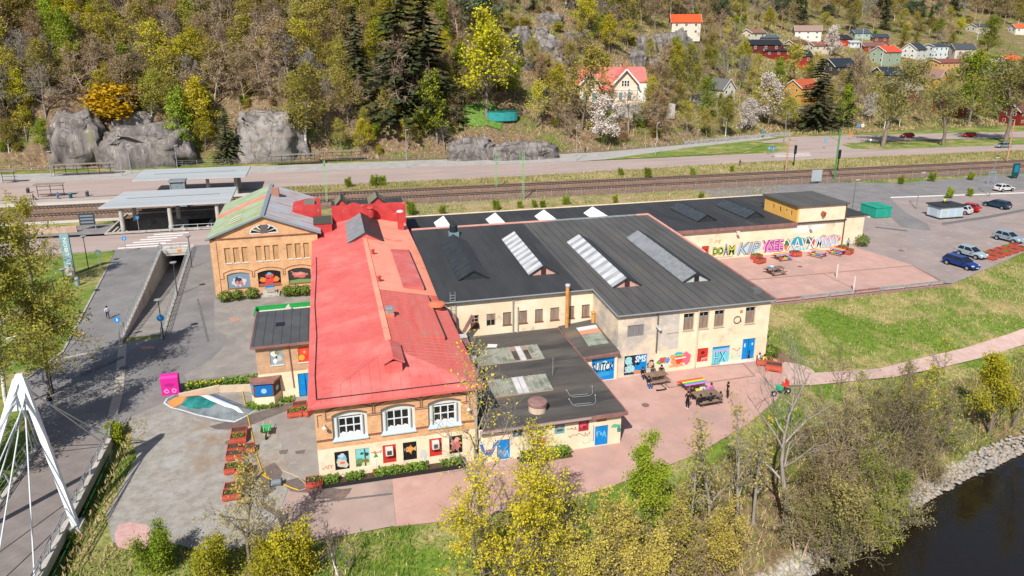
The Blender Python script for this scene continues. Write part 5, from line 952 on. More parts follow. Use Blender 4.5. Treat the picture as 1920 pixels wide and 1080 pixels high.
bx('lift_tower', M('lift_glazing', (.10, .13, .15), (.15, .19, .2), s=1, rough=.2), sw, (-27.2, -24.8, 98.2, 100.4, 0, 5.2)) if False else None
lt = thing('lift_tower', 'glazed lift tower standing between the two canopies', 'tower', (-26, 99.3, 0)); bx('glazing', M('lift_glazing', (.16, .2, .22), (.24, .28, .3), s=1, rough=.25), lt, (-27.2, -24.8, 98.5, 100.4, 0, 5.0)); bx('roof', gmet, lt, (-27.5, -24.5, 98.2, 100.7, 5.0, 5.3))
for x in (-27.25, -24.75):
    for y in (98.45, 100.45): bx('frame_post', galv, lt, (x - .08, x + .08, y - .08, y + .08, 0, 4.99))
railing('stair_railing', 'white railing along the kerb of the front canopy', 'railing', [(-24.5, 79.6, 0), (-13.2, 79.2, 0)], 1.1, 2.2, C('cfd2d2', .75), (1., .5))
sg = thing('bus_stop_board', 'dark timetable board on the pavement left of the front canopy', 'sign', (-38.2, 84.6, 0)); bx('post', galv, sg, (-39.4, -39.3, 84.6, 84.7, 0, 2.9), (-37.1, -37, 84.6, 84.7, 0, 2.9)); bx('board', C('3c4650', .7), sg, (-39.4, -37, 84.5, 84.59, .9, 2.9))
for k in range(3): bx('timetable', C('7f8a92', .8), sg, (-39.2, -37.2, 84.47, 84.499, 1.2 + k * .55, 1.5 + k * .55))
bx('brick_wall', M('platform_wall', (.40, .27, .2), (.5, .36, .28), s=1), thing('platform_wall', 'low brown wall edging the left platform', 'wall', (-45, 82, 0)), (-60, -39.6, 83.3, 83.6, -.05, 1.1))
# ---- tracks
rail_m = M('rail_steel', (.07, .048, .04), (.10, .07, .06), s=1, rough=.5, metal=.2); slp = M('sleeper', (.30, .215, .165), (.40, .30, .24), s=2, rough=.9)
for yc, lb in ((95.6, 'near railway track nearest the buildings, with brown sleepers'), (102.2, 'far railway track beside the grass verge, with brown sleepers')):
    t = thing('railway_track', lb, 'railway', (0, YC(0, yc), 0))
    for o_ in (-.75, .75):
        m = MB(); m.prism([(-200, YC(-200, yc) + o_ - .08, .24), (-200, YC(-200, yc) + o_ + .08, .24), (-200, YC(-200, yc) + o_ + .08, .44), (-200, YC(-200, yc) + o_ - .08, .44)], (520, -.024 * 520, 0)); m.build('rail', rail_m, t)
    m = MB(); x = -110.
    while x < 235: y = YC(x, yc); m.box(x - .13, x + .13, y - 1.3, y + 1.3, .1, .25); x += .68
    struct(m.build('sleepers', slp, t), 'stuff')
    m = MB(); m.prism([(-200, YC(-200, yc) - 2.4, .0), (-200, YC(-200, yc) - 1.5, .2), (-200, YC(-200, yc) + 1.5, .2), (-200, YC(-200, yc) + 2.4, .0)], (520, -.024 * 520, 0)); m.build('ballast', ball, t)
strip('platform_edge', C('d8d4cc', .7), [(-200, YC(-200, 106.0)), (-13.5, YC(-13.5, 105.9))], .5, .0, .5)
strip('platform_edge', C('d8d4cc', .7), [(-200, YC(-200, 89.6)), (-35, YC(-35, 89.8))], .5, .0, .4)
# ---- wire fence between tracks and yard
fe = thing('wire_fence', 'thin grey wire fence along the south side of the tracks', 'fence', (13, 86, 0))
x = 14.
pm0 = MB().tube((0, 0, 0), (0, 0, 2.0), .04, n=5); me0 = None
while x < 190:
    y = YC(x, 88.6) if x > 40 else YC(x, 85 + (x - 14) * .14)
    if me0 is None: o = pm0.build('fence_post', galv, fe, world=False); me0 = o.data
    else: o = link('fence_post', me0, fe)
    o.location = (x - 13, y - 86, 0); x += 3.2
m = MB()
for z in np.arange(.2, 2.0, .3): m.bar((14, YC(14, 85), z), (40, YC(40, 88.6), z), .012, .012); m.bar((40, YC(40, 88.6), z), (190, YC(190, 88.6), z), .012, .012)
struct(m.build('wire_mesh', galv, fe), 'stuff')
fe2 = thing('roadside_fence', 'thin wire fence along the footway below the hill', 'fence', (-100, 150, 0)); me0 = None; x = -100.
while x < 130:
    y = float(np.interp(x, FOOT[:, 0], FOOT[:, 1])) - 1.6
    if me0 is None: o = MB().tube((0, 0, 0), (0, 0, 1.5), .04, n=5).build('fence_post', galv, fe2, world=False); me0 = o.data
    else: o = link('fence_post', me0, fe2)
    o.location = (x + 100, y - 150, 0); x += 3.5
m = MB(); fx = np.arange(-100, 131, 10.)
for z in (.5, 1.0, 1.45): m.path([(x, float(np.interp(x, FOOT[:, 0], FOOT[:, 1])) - 1.6, z) for x in fx], .015, 4)
struct(m.build('fence_wire', galv, fe2), 'stuff')
# guard rail between court and meadow
gr_ = thing('guard_rail', 'low galvanised guard rail between the pink court and the meadow', 'barrier', (46, 23.6, 0))
for i in range(9):
    x0 = 46.5 + i * 3.95; x1 = x0 + 3.85; yf = lambda x: 23.5 + (x - 46) * .016
    m = MB(); m.bar((x0, yf(x0), .62), (x1, yf(x1), .62), .06, .28); m.build('beam', galv if i not in (2, 5) else brn, gr_)
    m = MB(); m.box(x0 + .3, x0 + .42, yf(x0) + .05, yf(x0) + .2, -.3, .72); m.build('post', galv, gr_)
strip('kerb_beam', MATS['edging_timber'], [(45.2, 23.35), (81.4, 23.95)], .3, -.3, .12)
for i, p in enumerate(((1568, 521), (1600, 545))):
    x, y, _ = G(*p); t = thing('net_post', ['white net post standing at the middle of the court', 'white net post near the guard rail'][i], 'post', (x, y, 0)); bx('post', C('e4e0da', .8), t, (x - .06, x + .06, y - .06, y + .06, 0, 2.0)); bx('base', C('b8aea6', .7), t, (x - .2, x + .2, y - .2, y + .2, 0, .06))
# ---- masts, lamps and signs
def mast(px, py, h, label, mat, rust_=False):
    x, y, z = G(px, py); t = thing('catenary_mast', label, 'mast', (x, y, 0), group='railway masts')
    if rust_: m = MB(); m.tube((x, y, -.1), (x, y, h), .22, .15, n=8); m.build('pole', mat, t)
    else:
        for s_ in (-.14, .14): m = MB(); m.bar((x + s_, y, -.1), (x + s_, y, h), .09, .16); m.build('pole', mat, t)
        m = MB()
        for k in range(int(h / .7)): m.bar((x - .14, y, k * .7 + .1), (x + .14, y, k * .7 + .45), .05, .05)
        m.build('lattice', mat, t)
    s_ = -1 if y > 101 else 1
    m = MB(); m.tube((x, y, h - 1.3), (x, y + s_ * 3.0, h - .9), .05, n=6); m.tube((x, y, h - 2.6), (x, y + s_ * 3.0, h - 1.9), .05, n=6); m.tube((x, y + s_ * 3.0, h - .9), (x, y + s_ * 3.0, h - 1.9), .04, n=5); m.build('bracket_arm', mat, t)
    m = MB(); m.lathe([(.06, 0), (.1, .1), (.06, .2), (.1, .3), (.05, .4)], 8, (x, y + s_ * .5, h - 1.25)); m.build('insulator', C('4a2f28', .8), t)
mg = C('8fc48a', .75); mr = M('rusty_mast', (.34, .19, .11), (.46, .29, .18), s=2, rough=.9)
mast(613, 380, 8.6, 'pale green mast rising behind the gabled building', mg); mast(981, 374, 9.5, 'pale green mast behind the middle of the warehouse', mg); mast(931, 352, 8, 'pale green mast on the far verge behind the hall', mg)
mast(1473, 322, 9, 'rusty brown mast left of the junction', mr, True); mast(1564, 337, 11.5, 'green lattice mast in front of the junction', C('4f9a5a', .75)); mast(1888, 302, 10.5, 'rusty brown mast near the right edge of the photo', mr, True)
def lamp(px, py, h, label, cone=False, arm=False, z=0., mat=None, name='lamp_post'):
    x, y, _ = G(px, py) if z == 0 else T(px, py); t = thing(name, label, 'lamp', (x, y, z), group='lamp posts'); mt = mat or C('4a4f52', .7)
    m = MB(); m.tube((x, y, z - .1), (x, y, z + h), .07 if h < 6 else .1, .05, n=8); m.build('pole', mt, t)
    m = MB()
    if cone: m.lathe([(.06, h - .05), (.42, h + .25), (.40, h + .3), (.05, h + .36)], 12, (x, y, z))
    else: m.bar((x - .1, y, z + h), (x + .75, y, z + h + .1), .22, .1)
    m.build('lamp_head', C('c8cccc', .75) if not cone else C('8f979a', .75), t); return t
lamp(307, 637, 4.4, 'cone-topped lamp post with a blue sign at the foot of the ramp', True); lamp(333, 554, 4.2, 'cone-topped lamp post halfway along the ramp wall', True); lamp(166, 504, 4.6, 'cone-topped lamp post right of the sign pillar', True)
lamp(128, 565, 4.0, 'cone-topped lamp post under the maple on the lawn', True); lamp(360, 502, 4.5, 'cone-topped lamp post beside the tunnel mouth', True); lamp(100, 737, 4.2, 'dark lamp post on the lawn behind the bridge pylon', True)
for i, (px, py, h) in enumerate(((97, 332, 6), (229, 330, 9), (246, 325, 7), (333, 318, 6), (463, 308, 6), (763, 315, 9.5), (1080, 302, 9.5), (1229, 292, 9), (1307, 268, 4))):
    lamp(px, py, h, 'slim grey street lamp along the far road, number %s counting from the left' % ['one', 'two', 'three', 'four', 'five', 'six', 'seven', 'eight', 'nine'][i], mat=C('a9b0b2', .7))
lamp(1470, 267, 9, 'slim street lamp at the edge of the junction', mat=C('8f979a', .7)); lamp(1718, 392, 7, 'slim lamp post beside the parking lot entrance', mat=C('8f979a', .7)); lamp(1595, 415, 7.5, 'slim lamp post at the warehouse corner', mat=C('6f777a', .7)); lamp(1855, 368, 8, 'slim lamp post near the white car', mat=C('8f979a', .7))
def sign(px, py, h, label, hexc, r=.35, sq=False, hex2=None, z=None):
    x, y, z = G(px, py); t = thing('road_sign', label, 'sign', (x, y, 0)); m = MB(); m.tube((x, y, -.1), (x, y, h), .04, n=6); m.build('post', galv, t)
    m = MB()
    if sq: m.box(x - r, x + r, y - .06, y - .03, h - 2 * r, h)
    else: m.prism([(x + r * math.cos(k * math.pi / 8), y - .06, h - r + r * math.sin(k * math.pi / 8)) for k in range(16)], (0, .03, 0))
    p = m.build('plate', C(hexc, .8), t)
    if hex2: m = MB(); q = r * .45; m.prism([(x - q * .5, y - .065, h - r - q), (x + q * .5, y - .065, h - r - q), (x + q * .3, y - .065, h - r + q), (x - q * .3, y - .065, h - r + q)], (0, .004, 0)); m.build('symbol', C(hex2, .8), p)
sign(225, 633, 2.5, 'blue round path sign in front of the ramp', '2f8fd8', .36, hex2='f2f4f6'); x, y, _ = G(307, 637); q = MB(); q.prism([(x + .38 * math.cos(k * math.pi / 8), y - .12, 2.6 + .38 * math.sin(k * math.pi / 8)) for k in range(16)], (0, .03, 0)); lp = [o for o in col.objects if o.name == 'lamp_post'][0]; q.build('path_sign', C('2f8fd8', .8), lp)
sign(188, 500, 2.6, 'grey-green back of a sign by the zebra crossing', '6f8f86', .4); sign(237, 474, 2.6, 'blue square crossing sign left of the zebra stripes', '2f8fd8', .3, True, 'f2f4f6'); sign(262, 440, 3.2, 'blue and white post sign under the canopy edge', '3a86c8', .25, True)
sign(1430, 259, 2.6, 'blue round sign by the wall above the footway', '2a8ad0', .5); sign(1441, 291, 2.4, 'small blue sign at the zebra crossing verge', '3f96dc', .4, True, 'f0f2f4'); sign(1449, 296, 3, 'tall blue crossing sign by the small verge', '2a8ad0', .45, True, 'f0f2f4'); sign(1546, 279, 3.0, 'blue arrow sign on the traffic island', '1f96e0', .5, hex2='f0f2f4'); sign(1594, 262, 2.4, 'orange round sign beside the junction', 'f08020', .55); sign(1616, 248, 3.0, 'white round speed sign beyond the junction', 'f0f0f0', .65, hex2='3060a0'); sign(1607, 249, 3.0, 'blue direction sign beyond the junction', '3f9ad8', .5, True); sign(1630, 281, 3.2, 'white post sign on the long verge', 'e8e8e4', .3, True)
bb = thing('information_board', 'grey back of a board between the tracks and the fence', 'sign', (*G(1530, 345)[:2], 0)); x, y, _ = G(1530, 345); bx('panel', C('b4bcc0', .7), bb, (x - 1.3, x + 1.3, y, y + .1, .6, 3.2)); bx('leg', galv, bb, (x - 1.0, x - .9, y + .1, y + .2, 0, 3)); bx('leg', galv, bb, (x + .9, x + 1.0, y + .1, y + .2, 0, 3))
x, y, _ = G(1902, 335); bb = thing('billboard', 'dark green billboard beside the road at the right edge', 'sign', (x, y, 0)); bx('panel', C('0e4a44', .8), bb, (x - .9, x + 1.0, y, y + .15, .5, 3.6)); bx('poster', C('1a78a0', .8), bb, (x - .5, x + .7, y - .02, y - .002, 1.5, 3.2)); bx('leg', C('20302c', .8), bb, (x - .7, x - .5, y, y + .15, 0, .5)); bx('leg', C('20302c', .8), bb, (x + .5, x + .7, y, y + .15, 0, .5))
x, y, _ = G(1858, 345); gt = thing('frame_gate', 'pale blue steel frame by the fence at the right', 'gate', (x, y, 0)); bx('post', C('8fa6b8', .75), gt, (x - 1, x - .85, y, y + .12, 0, 2.8)); bx('post', C('8fa6b8', .75), gt, (x + .85, x + 1, y, y + .12, 0, 2.8)); bx('lintel', C('8fa6b8', .75), gt, (x - .849, x + .849, y, y + .12, 2.6, 2.8))
for i, (px, py) in enumerate(((1488, 312), (1570, 322))):
    x, y, _ = G(px, py); t = thing('railway_signal', ['black railway signal ladder beside the rusty mast', 'black railway signal ladder beside the green lattice mast'][i], 'signal', (x, y, 0)); bx('mast', C('2a2c30', .8), t, (x - .1, x + .1, y, y + .15, 0, 5.2)); bx('head', C('15161a', .8), t, (x - .35, x + .35, y - .12, y, 3.2, 5.4))
    m = MB()
    for k in range(6): m.tube((x, y - .16, 3.5 + k * .3), (x, y - .121, 3.5 + k * .3), .1, n=8)
    struct(m.build('lamps', C('3a3d44', .8), t), 'stuff')
# sign pillar on the lawn
x, y = -33.4, 58.4; sp_ = thing('sign_pillar', 'tall blue-grey sign pillar with white vertical lettering on the lawn', 'sign', (x, y, 0), rz=0)
bx('base', conc, sp_, (x - .55, x + .55, y - .2, y + .3, 0, 1.35)); pl_ = bx('panel', C('8fb4ba', .75), sp_, (x - .55, x + .55, y - .15, y + .25, 1.351, 5.9)); lettering(pl_, 'N  LIBON', C('f2f4f4', .85), 'y', y - .16, x - .2, x + .25, 1.7, 5.4, rot=True)
x, y, _ = G(146, 535); bo = thing('bollard', 'grey cylindrical bollard on the lawn beside the sign pillar', 'bollard', (x, y, 0)); m = MB(); m.lathe([(.28, 0), (.28, 1.0), (.2, 1.15), (.02, 1.2)], 12, (x, y, 0)); m.build('shaft', C('8fa4b4', .75), bo)
# ---- bus shelters and platform furniture at the left
def shelter(x, y, L_, label, h=2.6, z=.06, roofm=None):
    t = thing('bus_shelter', label, 'shelter', (x, y, z)); fm = C('3a3d40', .7)
    for i in range(int(L_ / 2.4) + 1):
        px_ = x + min(i * 2.4, L_); bx('post', fm, t, (px_ - .05, px_ + .05, y + 1.2, y + 1.3, z, z + h)); bx('rib', fm, t, (px_ - .05, px_ + .05, y - .3, y + 1.3, z + h, z + h + .1))
    bx('roof', roofm or M('shelter_roof', (.20, .18, .15), (.27, .24, .2), s=2, rough=.4), t, (x - .2, x + L_ + .2, y - .4, y + 1.5, z + h + .101, z + h + .16)); [bx('back_rail', fm, t, (x, x + L_, y + 1.31, y + 1.35, z + q_, z + q_ + .08)) for q_ in (.5, 1.3, 2.1)]; bx('bench', C('6b4a34', .75), t, (x + .4, x + L_ - .4, y + .7, y + 1.1, z + .42, z + .48))
for (px, py, L_, lb) in ((510, 312, 12, 'long glazed bus shelter below the cliff, left of the pair'), (590, 305, 12, 'long glazed bus shelter with a white wall, right of the pair'), (100, 332, 13, 'long dark bus shelter below the left cliff'), (2, 345, 3, 'small dark shelter at the left edge of the photo'), (68, 372, 5, 'small platform shelter with a timetable behind the maple')):
    x, y, _ = G(px, py); shelter(x, y, L_, lb)
for i, (px, py, hc) in enumerate(((133, 372, '1f5a64'), (164, 368, '4a4c50'), (53, 362, '3a3c40'))):
    x, y, _ = G(px, py); t = thing('litter_bin', ['teal litter bin on the platform', 'grey litter bin at the platform end', 'dark litter bin beside the small shelter'][i], 'bin', (x, y, .06)); m = MB(); m.lathe([(.32, 0), (.36, 1.0), (.2, 1.1), (.05, 1.12)], 10, (x, y, .06)); m.build('drum', C(hc, .8), t); m = MB(); m.lathe([(.37, .95), (.37, 1.02)], 10, (x, y, .06)); m.build('rim', C('c8c8c4', .6), t)
for i, (px, py) in enumerate(((30, 372), (20, 382))): pass
# ---- cable-stayed footbridge at the left
brg = thing('footbridge', 'cable-stayed footbridge with a white A-shaped pylon and steel railings', 'bridge', (-19.4, 0, 0))
deckm = M('bridge_deck_surface', (.17, .145, .135), (.22, .19, .18), s=.6, rough=.9, bump=.2, bs=20)
bx('deck', deckm, brg, (-21.9, -17.0, -70, 11.2, -.3, .03)); bx('edge_beam', conc, brg, (-22.3, -21.901, -70, 11.2, -.6, .12)); bx('edge_beam', conc, brg, (-16.999, -16.6, -70, 13.2, -.6, .12)); bx('abutment', conc, brg, (-22.2, -16.7, 9.5, 11.1, -1.9, -.301))
pw = M('white_steel', (.66, .69, .72), (.74, .77, .79), s=.4, rough=.4); AP = (-18.45, 1.2, 10.3)
for s_ in (-1, 1):
    fx_ = -19.4 + s_ * 3.2; m = MB(); m.bar((fx_, -.5, -.2), (AP[0] + s_ * .14, AP[1], AP[2]), .38, .36); m.build('pylon_leg', pw, brg)
    m = MB(); m.prism([(fx_ - .55, -1.0, -2.4), (fx_ + .55, -1.0, -2.4), (fx_ + .42, -1.0, -.1), (fx_ - .42, -1.0, -.1)], (0, 1.1, 0)); m.build('pylon_foot', conc, brg)
    for k, yy in enumerate((-6, -14, -24, -36)):
        m = MB(); m.tube((AP[0] + s_ * .25, AP[1] - .2, AP[2] - .7 - .25 * k), (-19.4 + s_ * 2.55, yy, .1), .05, n=6); m.build('stay_cable', C('d4d8da', .8), brg)
    for k, yy in enumerate((9.5, 10.6)): m = MB(); m.tube((AP[0] + s_ * .25, AP[1] + .2, AP[2] - .8 - .25 * k), (-19.4 + s_ * 2.6, yy, .1), .04, n=6); m.build('stay_cable', C('d4d8da', .8), brg)
m = MB(); m.prism([(AP[0] - .95, AP[1] - .42, 8.2), (AP[0] + .55, AP[1] - .42, 8.2), (AP[0] + .2, AP[1] + .02, 10.6), (AP[0] - .2, AP[1] + .02, 10.6)], (0, .3, -.05)); m.build('pylon_head', pw, brg)
for s_ in (-1, 1):
    xe = -19.45 + s_ * 2.62; y = -14.
    while y < (13.3 if s_ > 0 else 11.3): m = MB(); m.bar((xe, y, .05), (xe + s_ * .22, y, 1.2), .1, .14); m.build('railing_post', galv, brg); m = MB(); m.bar((xe - s_ * .1, y, .13), (xe + s_ * .16, y, .7), .08, .03); m.build('post_stay', galv, brg); y += 1.75
    for f in (1.0, .68, .38): m = MB(); m.tube((xe + s_ * .22 * f, -30, .05 + 1.15 * f), (xe + s_ * .22 * f, 13.2 if s_ > 0 else 11.2, .05 + 1.15 * f), .04 if f == 1 else .025, n=6); m.build('railing_rail', galv, brg)
m = MB(); m.path([(-16.3, -12, -.4), (-16.2, -4, -.45), (-16.2, 4, -.4), (-16.3, 12, -.4)], .05, 6); m.build('green_pipe', C('1a5a40', .7), brg)
# ================================================================ PEOPLE
SKIN = C('d9a68a', .8)
_pose = {}
def body_mesh(pose):
    if pose in _pose: return _pose[pose]
    sit = pose == 'sit'; st_ = .16 if pose == 'walk' else 0.; b = (.50 if sit else .93) - .93
    J = {}; E = []
    def v(n, x, y, z, r): J[n] = (Vector((x, y, z)), r)
    v('pel', 0, 0, .95 + b, .15); v('bel', 0, -.01, 1.10 + b, .14); v('che', 0, -.03 if sit else 0, 1.33 + b, .165); v('nec', 0, -.05 if sit else -.01, 1.50 + b, .06); v('hea', 0, -.07 if sit else -.02, 1.585 + b, .088); v('top', 0, -.07 if sit else -.02, 1.69 + b, .075)
    E += [('pel', 'bel'), ('bel', 'che'), ('che', 'nec'), ('nec', 'hea'), ('hea', 'top')]
    for k, sd in (('l', -1), ('r', 1)):
        v('sh' + k, sd * .2, 0 if not sit else -.03, 1.42 + b, .075)
        if sit: v('el' + k, sd * .27, -.16, 1.16 + b, .055); v('wr' + k, sd * .16, -.40, 1.10 + b, .04); v('ha' + k, sd * .12, -.50, 1.11 + b, .042)
        else:
            f = sd * st_ * .9; v('el' + k, sd * .28, .03 + f * .5, 1.15 + b, .055); v('wr' + k, sd * .27, -.07 + f, .93 + b, .04); v('ha' + k, sd * .26, -.09 + f, .84 + b, .044)
        E += [('che', 'sh' + k), ('sh' + k, 'el' + k), ('el' + k, 'wr' + k), ('wr' + k, 'ha' + k)]
        if sit: v('hi' + k, sd * .1, -.02, .5, .1); v('kn' + k, sd * .13, -.45, .50, .08); v('an' + k, sd * .13, -.45, .09, .055); v('to' + k, sd * .13, -.60, .04, .045)
        else:
            f = -sd * st_ * 1.4; v('hi' + k, sd * .1, 0, .88, .105); v('kn' + k, sd * .11, f * .5 - .02, .5, .078); v('an' + k, sd * .11, f, .09, .055); v('to' + k, sd * .12, f - .16, .04, .045)
        E += [('pel', 'hi' + k), ('hi' + k, 'kn' + k), ('kn' + k, 'an' + k), ('an' + k, 'to' + k)]
    nm = list(J); me = bpy.data.meshes.new('body'); me.from_pydata([J[n][0] for n in nm], [(nm.index(p_), nm.index(q_)) for p_, q_ in E], [])
    o = bpy.data.objects.new('body', me); col.objects.link(o); o.modifiers.new('s', 'SKIN').use_smooth_shade = True
    for i, n in enumerate(nm): me.skin_vertices[0].data[i].radius = (J[n][1], J[n][1] * (.74 if n in ('che', 'bel', 'pel') else 1))
    me.skin_vertices[0].data[0].use_root = True; sb_ = o.modifiers.new('d', 'SUBSURF'); sb_.levels = sb_.render_levels = 1; bpy.context.view_layer.update()
    m2 = bpy.data.meshes.new_from_object(o.evaluated_get(bpy.context.evaluated_depsgraph_get())); bpy.data.objects.remove(o); m2.materials.clear()
    reg = {'hea': 0, 'top': 0, 'nec': 0, 'hal': 0, 'har': 0, 'wrl': 0, 'wrr': 0, 'shl': 1, 'shr': 1, 'ell': 4, 'elr': 4, 'che': 1, 'bel': 1, 'pel': 2, 'hil': 2, 'hir': 2, 'knl': 2, 'knr': 2, 'anl': 2, 'anr': 2, 'tol': 3, 'tor': 3}
    idx_ = []
    for f in m2.polygons:
        c = f.center; n = min(nm, key=lambda q: (J[q][0] - c).length - J[q][1]); r_ = reg[n]
        if r_ == 2 and c.z < .1 and not (sit and c.z > .12): r_ = 3
        idx_.append(r_)
    _pose[pose] = (m2, idx_, J); return _pose[pose]
def person(loc, rz, label, top, legs, hair='2a1f18', pose='stand', h=1.68, shoes='d8d8d4', bare=False, group=None, hold=None):
    """one continuous skinned body clothed by region, with hair, eyes and nose as its pieces"""
    src, ix, J = body_mesh(pose); t = thing('person', label, 'person', loc, rz, group); t.scale = (h / 1.75,) * 3; me = src.copy(); me.materials.clear()
    for hx in (None, top, legs, shoes, None if bare else top): me.materials.append(SKIN if hx is None else C(hx, .8))
    me.polygons.foreach_set('material_index', ix); link('body', me, t)
    m = MB(); hp = J['hea'][0]; m.lathe([(.02, .20), (.08, .185), (.112, .12), (.115, .06), (.095, -.02)], 8, (hp.x, hp.y + .022, hp.z)); m.build('hair', C(hair, .8), t, world=False)
    for sd in (-1, 1): m = MB(); m.ball((hp.x + sd * .035, hp.y - .085, hp.z + .03), .013, 5); m.build('eye', C('1a1412', .8), t, world=False)
    m = MB(); m.prism([(hp.x - .015, hp.y - .08, hp.z - .02), (hp.x + .015, hp.y - .08, hp.z - .02), (hp.x, hp.y - .08, hp.z + .03)], (0, -.03, 0)); m.build('nose', SKIN, t, world=False)
    return t
def pg(px, py, z=0.): return G(px, py, z)
person(pg(469, 909), R(25), 'man in a dark jacket and light jeans beside the red planters', '1c1e26', '9fb8cc', pose='stand', h=1.66)
person(pg(203, 598), R(200), 'person in a pale blue top walking on the plaza left of the ramp', 'b9c8d8', '3a4250', pose='walk', h=1.62)
person(T(97, 770), R(160), 'person in a dark top and jeans standing on the lawn by the pylon', '1f2026', '5f7fa0', h=1.6)
person(pg(63, 376), R(90), 'person in a dark blue coat seated on the platform', '24405f', '2f4a66', pose='sit', h=1.75); person(pg(110, 373), R(10), 'person in a bright blue jacket sitting by the platform shelter', '1f78d8', '2a3550', pose='sit', h=1.8)
person(pg(1387, 312), R(-60), 'person in black walking along the far road', '202228', '3f4a60', pose='walk', h=1.75); person(T(1097, 287), R(180), 'person in dark clothes on the footway below the villa', '1c1c22', '222630', pose='walk', h=1.75)
person(pg(1589, 466), R(170), 'person in a grey top by the grey door of the annex', '8fa0b0', '3a3f48', h=1.65)
person((111.2, 57.6, .0), R(0), 'worker in a yellow high-visibility jacket behind the kiosk', 'd8f02a', '2a3040', h=3.4 / 1.0) if False else None
x, y, _ = G(1770, 385, 2.0); person((x, y, 2.25), R(180), 'worker in a yellow high-visibility jacket kneeling on the kiosk roof', 'd4f020', '2c3442', pose='sit', h=1.6)
# ================================================================ PLANTERS AND TABLES
pr = M('planter_red', (.44, .075, .045), (.52, .10, .06), s=2, rough=.7); prd = M('planter_red_dark', (.36, .06, .04), (.42, .08, .05), s=2, rough=.7)
soil = MATS['soil']
lf1 = M('herb_leaf', (.10, .20, .02), (.22, .30, .05), s=3, rough=.7, trans=.25); lfy = M('yellow_flower', (.62, .48, .03), rough=.7); lfd = M('dark_herb', (.06, .11, .02), (.12, .17, .04), s=3, rough=.7)
def tuft(name, mat, par, x0, x1, y0, y1, z, n, hh, seed, sz=.12, flat_=False):
    r = np.random.default_rng(seed); P_ = np.stack([r.uniform(x0, x1, n), r.uniform(y0, y1, n), np.full(n, z) + r.random(n) * hh * .8], 1)
    d = r.normal(size=(n, 3)); d[:, 2] = np.abs(d[:, 2]) * .7 + .25; d /= np.linalg.norm(d, axis=1, keepdims=True); u = np.cross(d, r.normal(size=(n, 3))); u /= np.linalg.norm(u, axis=1, keepdims=True) + 1e-9
    s_ = sz * r.uniform(.6, 1.3, (n, 1)); V = np.stack([P_ - u * s_ * .5, P_ + u * s_ * .5, P_ + d * s_ + u * s_ * .25, P_ + d * s_ - u * s_ * .25], 1).reshape(-1, 3); F_ = np.arange(4 * n).reshape(-1, 4)
    ro = par
    while ro.parent: ro = ro.parent
    V = V - np.array(ro.location) * (0 if flat_ else 0); o = npmesh(name, V, F_, mat, par); return struct(o, 'stuff')
def planter_proto(kind):
    t = thing('planter', 'x', 'planter'); 
    for sd in (-1, 1):
        for k in range(3):
            m = MB(); z = .14 + k * .155; m.box(-.62, .62, sd * .42 - .02, sd * .42 + .02, z, z + .145); m.build('plank', pr if k % 2 else prd, t, world=False)
            m = MB(); m.box(sd * .60 - .02, sd * .60 + .02, -.399, .399, z, z + .145); m.build('plank', prd if k % 2 else pr, t, world=False)
    m = MB(); m.box(-.575, .575, -.395, .395, .2, .52); m.build('soil', soil, t, world=False)
    for sx in (-.45, .45): m = MB(); m.box(sx - .1, sx + .1, -.44, .44, 0, .14); m.build('foot', prd, t, world=False)
    if kind == 1: tuft('herbs', lf1, t, -.5, .5, -.35, .35, .52, 60, .15, 3)
    if kind == 2: tuft('herbs', lfd, t, -.5, .5, -.35, .35, .52, 50, .12, 4); tuft('flowers', lfy, t, -.5, .5, -.35, .35, .58, 18, .12, 5, .07)
    return t
PP = [planter_proto(k) for k in range(3)]; used = [0, 0, 0]
def planter(kind, x, y, rz, label, z=0., sc_=1., group='red planters'):
    if not used[kind]: used[kind] = 1; o = PP[kind]; o.location = (x, y, z); o.rotation_euler[2] = rz; o['label'] = label; o['group'] = group; o.scale = (sc_,) * 3; return o
    return dup(PP[kind], (x, y, z), rz, label, group, sc_)
for (px, py, k, lb) in ((450, 816, 0, 'red planter of dark soil at the top of the yard row, behind a planted one'), (448, 828, 1, 'red planter with sprouts at the top of the yard row, in front'), (443, 847, 0, 'red planter of bare soil, left back one of the group of three'), (463, 848, 0, 'red planter of bare soil, right one of the group of three'), (441, 860, 0, 'red planter of bare soil, front one of the group of three'), (438, 885, 1, 'red planter full of green leaves left of the man'), (457, 888, 2, 'red planter with yellow flowers touching the man'), (439, 922, 0, 'large red planter of bare soil at the bottom of the yard row, back'), (436, 934, 2, 'red planter at the bottom of the yard row, in front'), (563, 767, 0, 'raised red planter of soil by the blue annex door'), (553, 780, 1, 'red planter with green leaves in front of the bay window'), (572, 777, 2, 'tilted red planter at the red hall corner'), (590, 911, 2, 'single red planter at the brick hall corner')):
    x, y, _ = G(px, py); planter(k, x, y, 0 if k != 2 or px < 560 else R(-35) if px == 572 else 0, lb)
for (px, py, k, rz_, lb) in ((1418, 486, 1, R(20), 'red planter with a bush against the graffiti wall'), (1424, 493, 0, R(15), 'red planter in front of the bushy one on the court'), (1491, 480, 0, 0, 'red planter between the rainbow tables by the wall'), (1577, 470, 2, R(20), 'red planter with orange flowers left at the warehouse corner'), (1590, 476, 2, R(30), 'red planter with orange flowers right at the warehouse corner'), (1433, 684, 2, R(-30), 'red planter with flowers beside the seated pair'), (1450, 694, 0, R(-35), 'red planter of soil at the path corner')):
    x, y, _ = G(px, py); planter(k, x, y, rz_, lb, sc_=1.25)
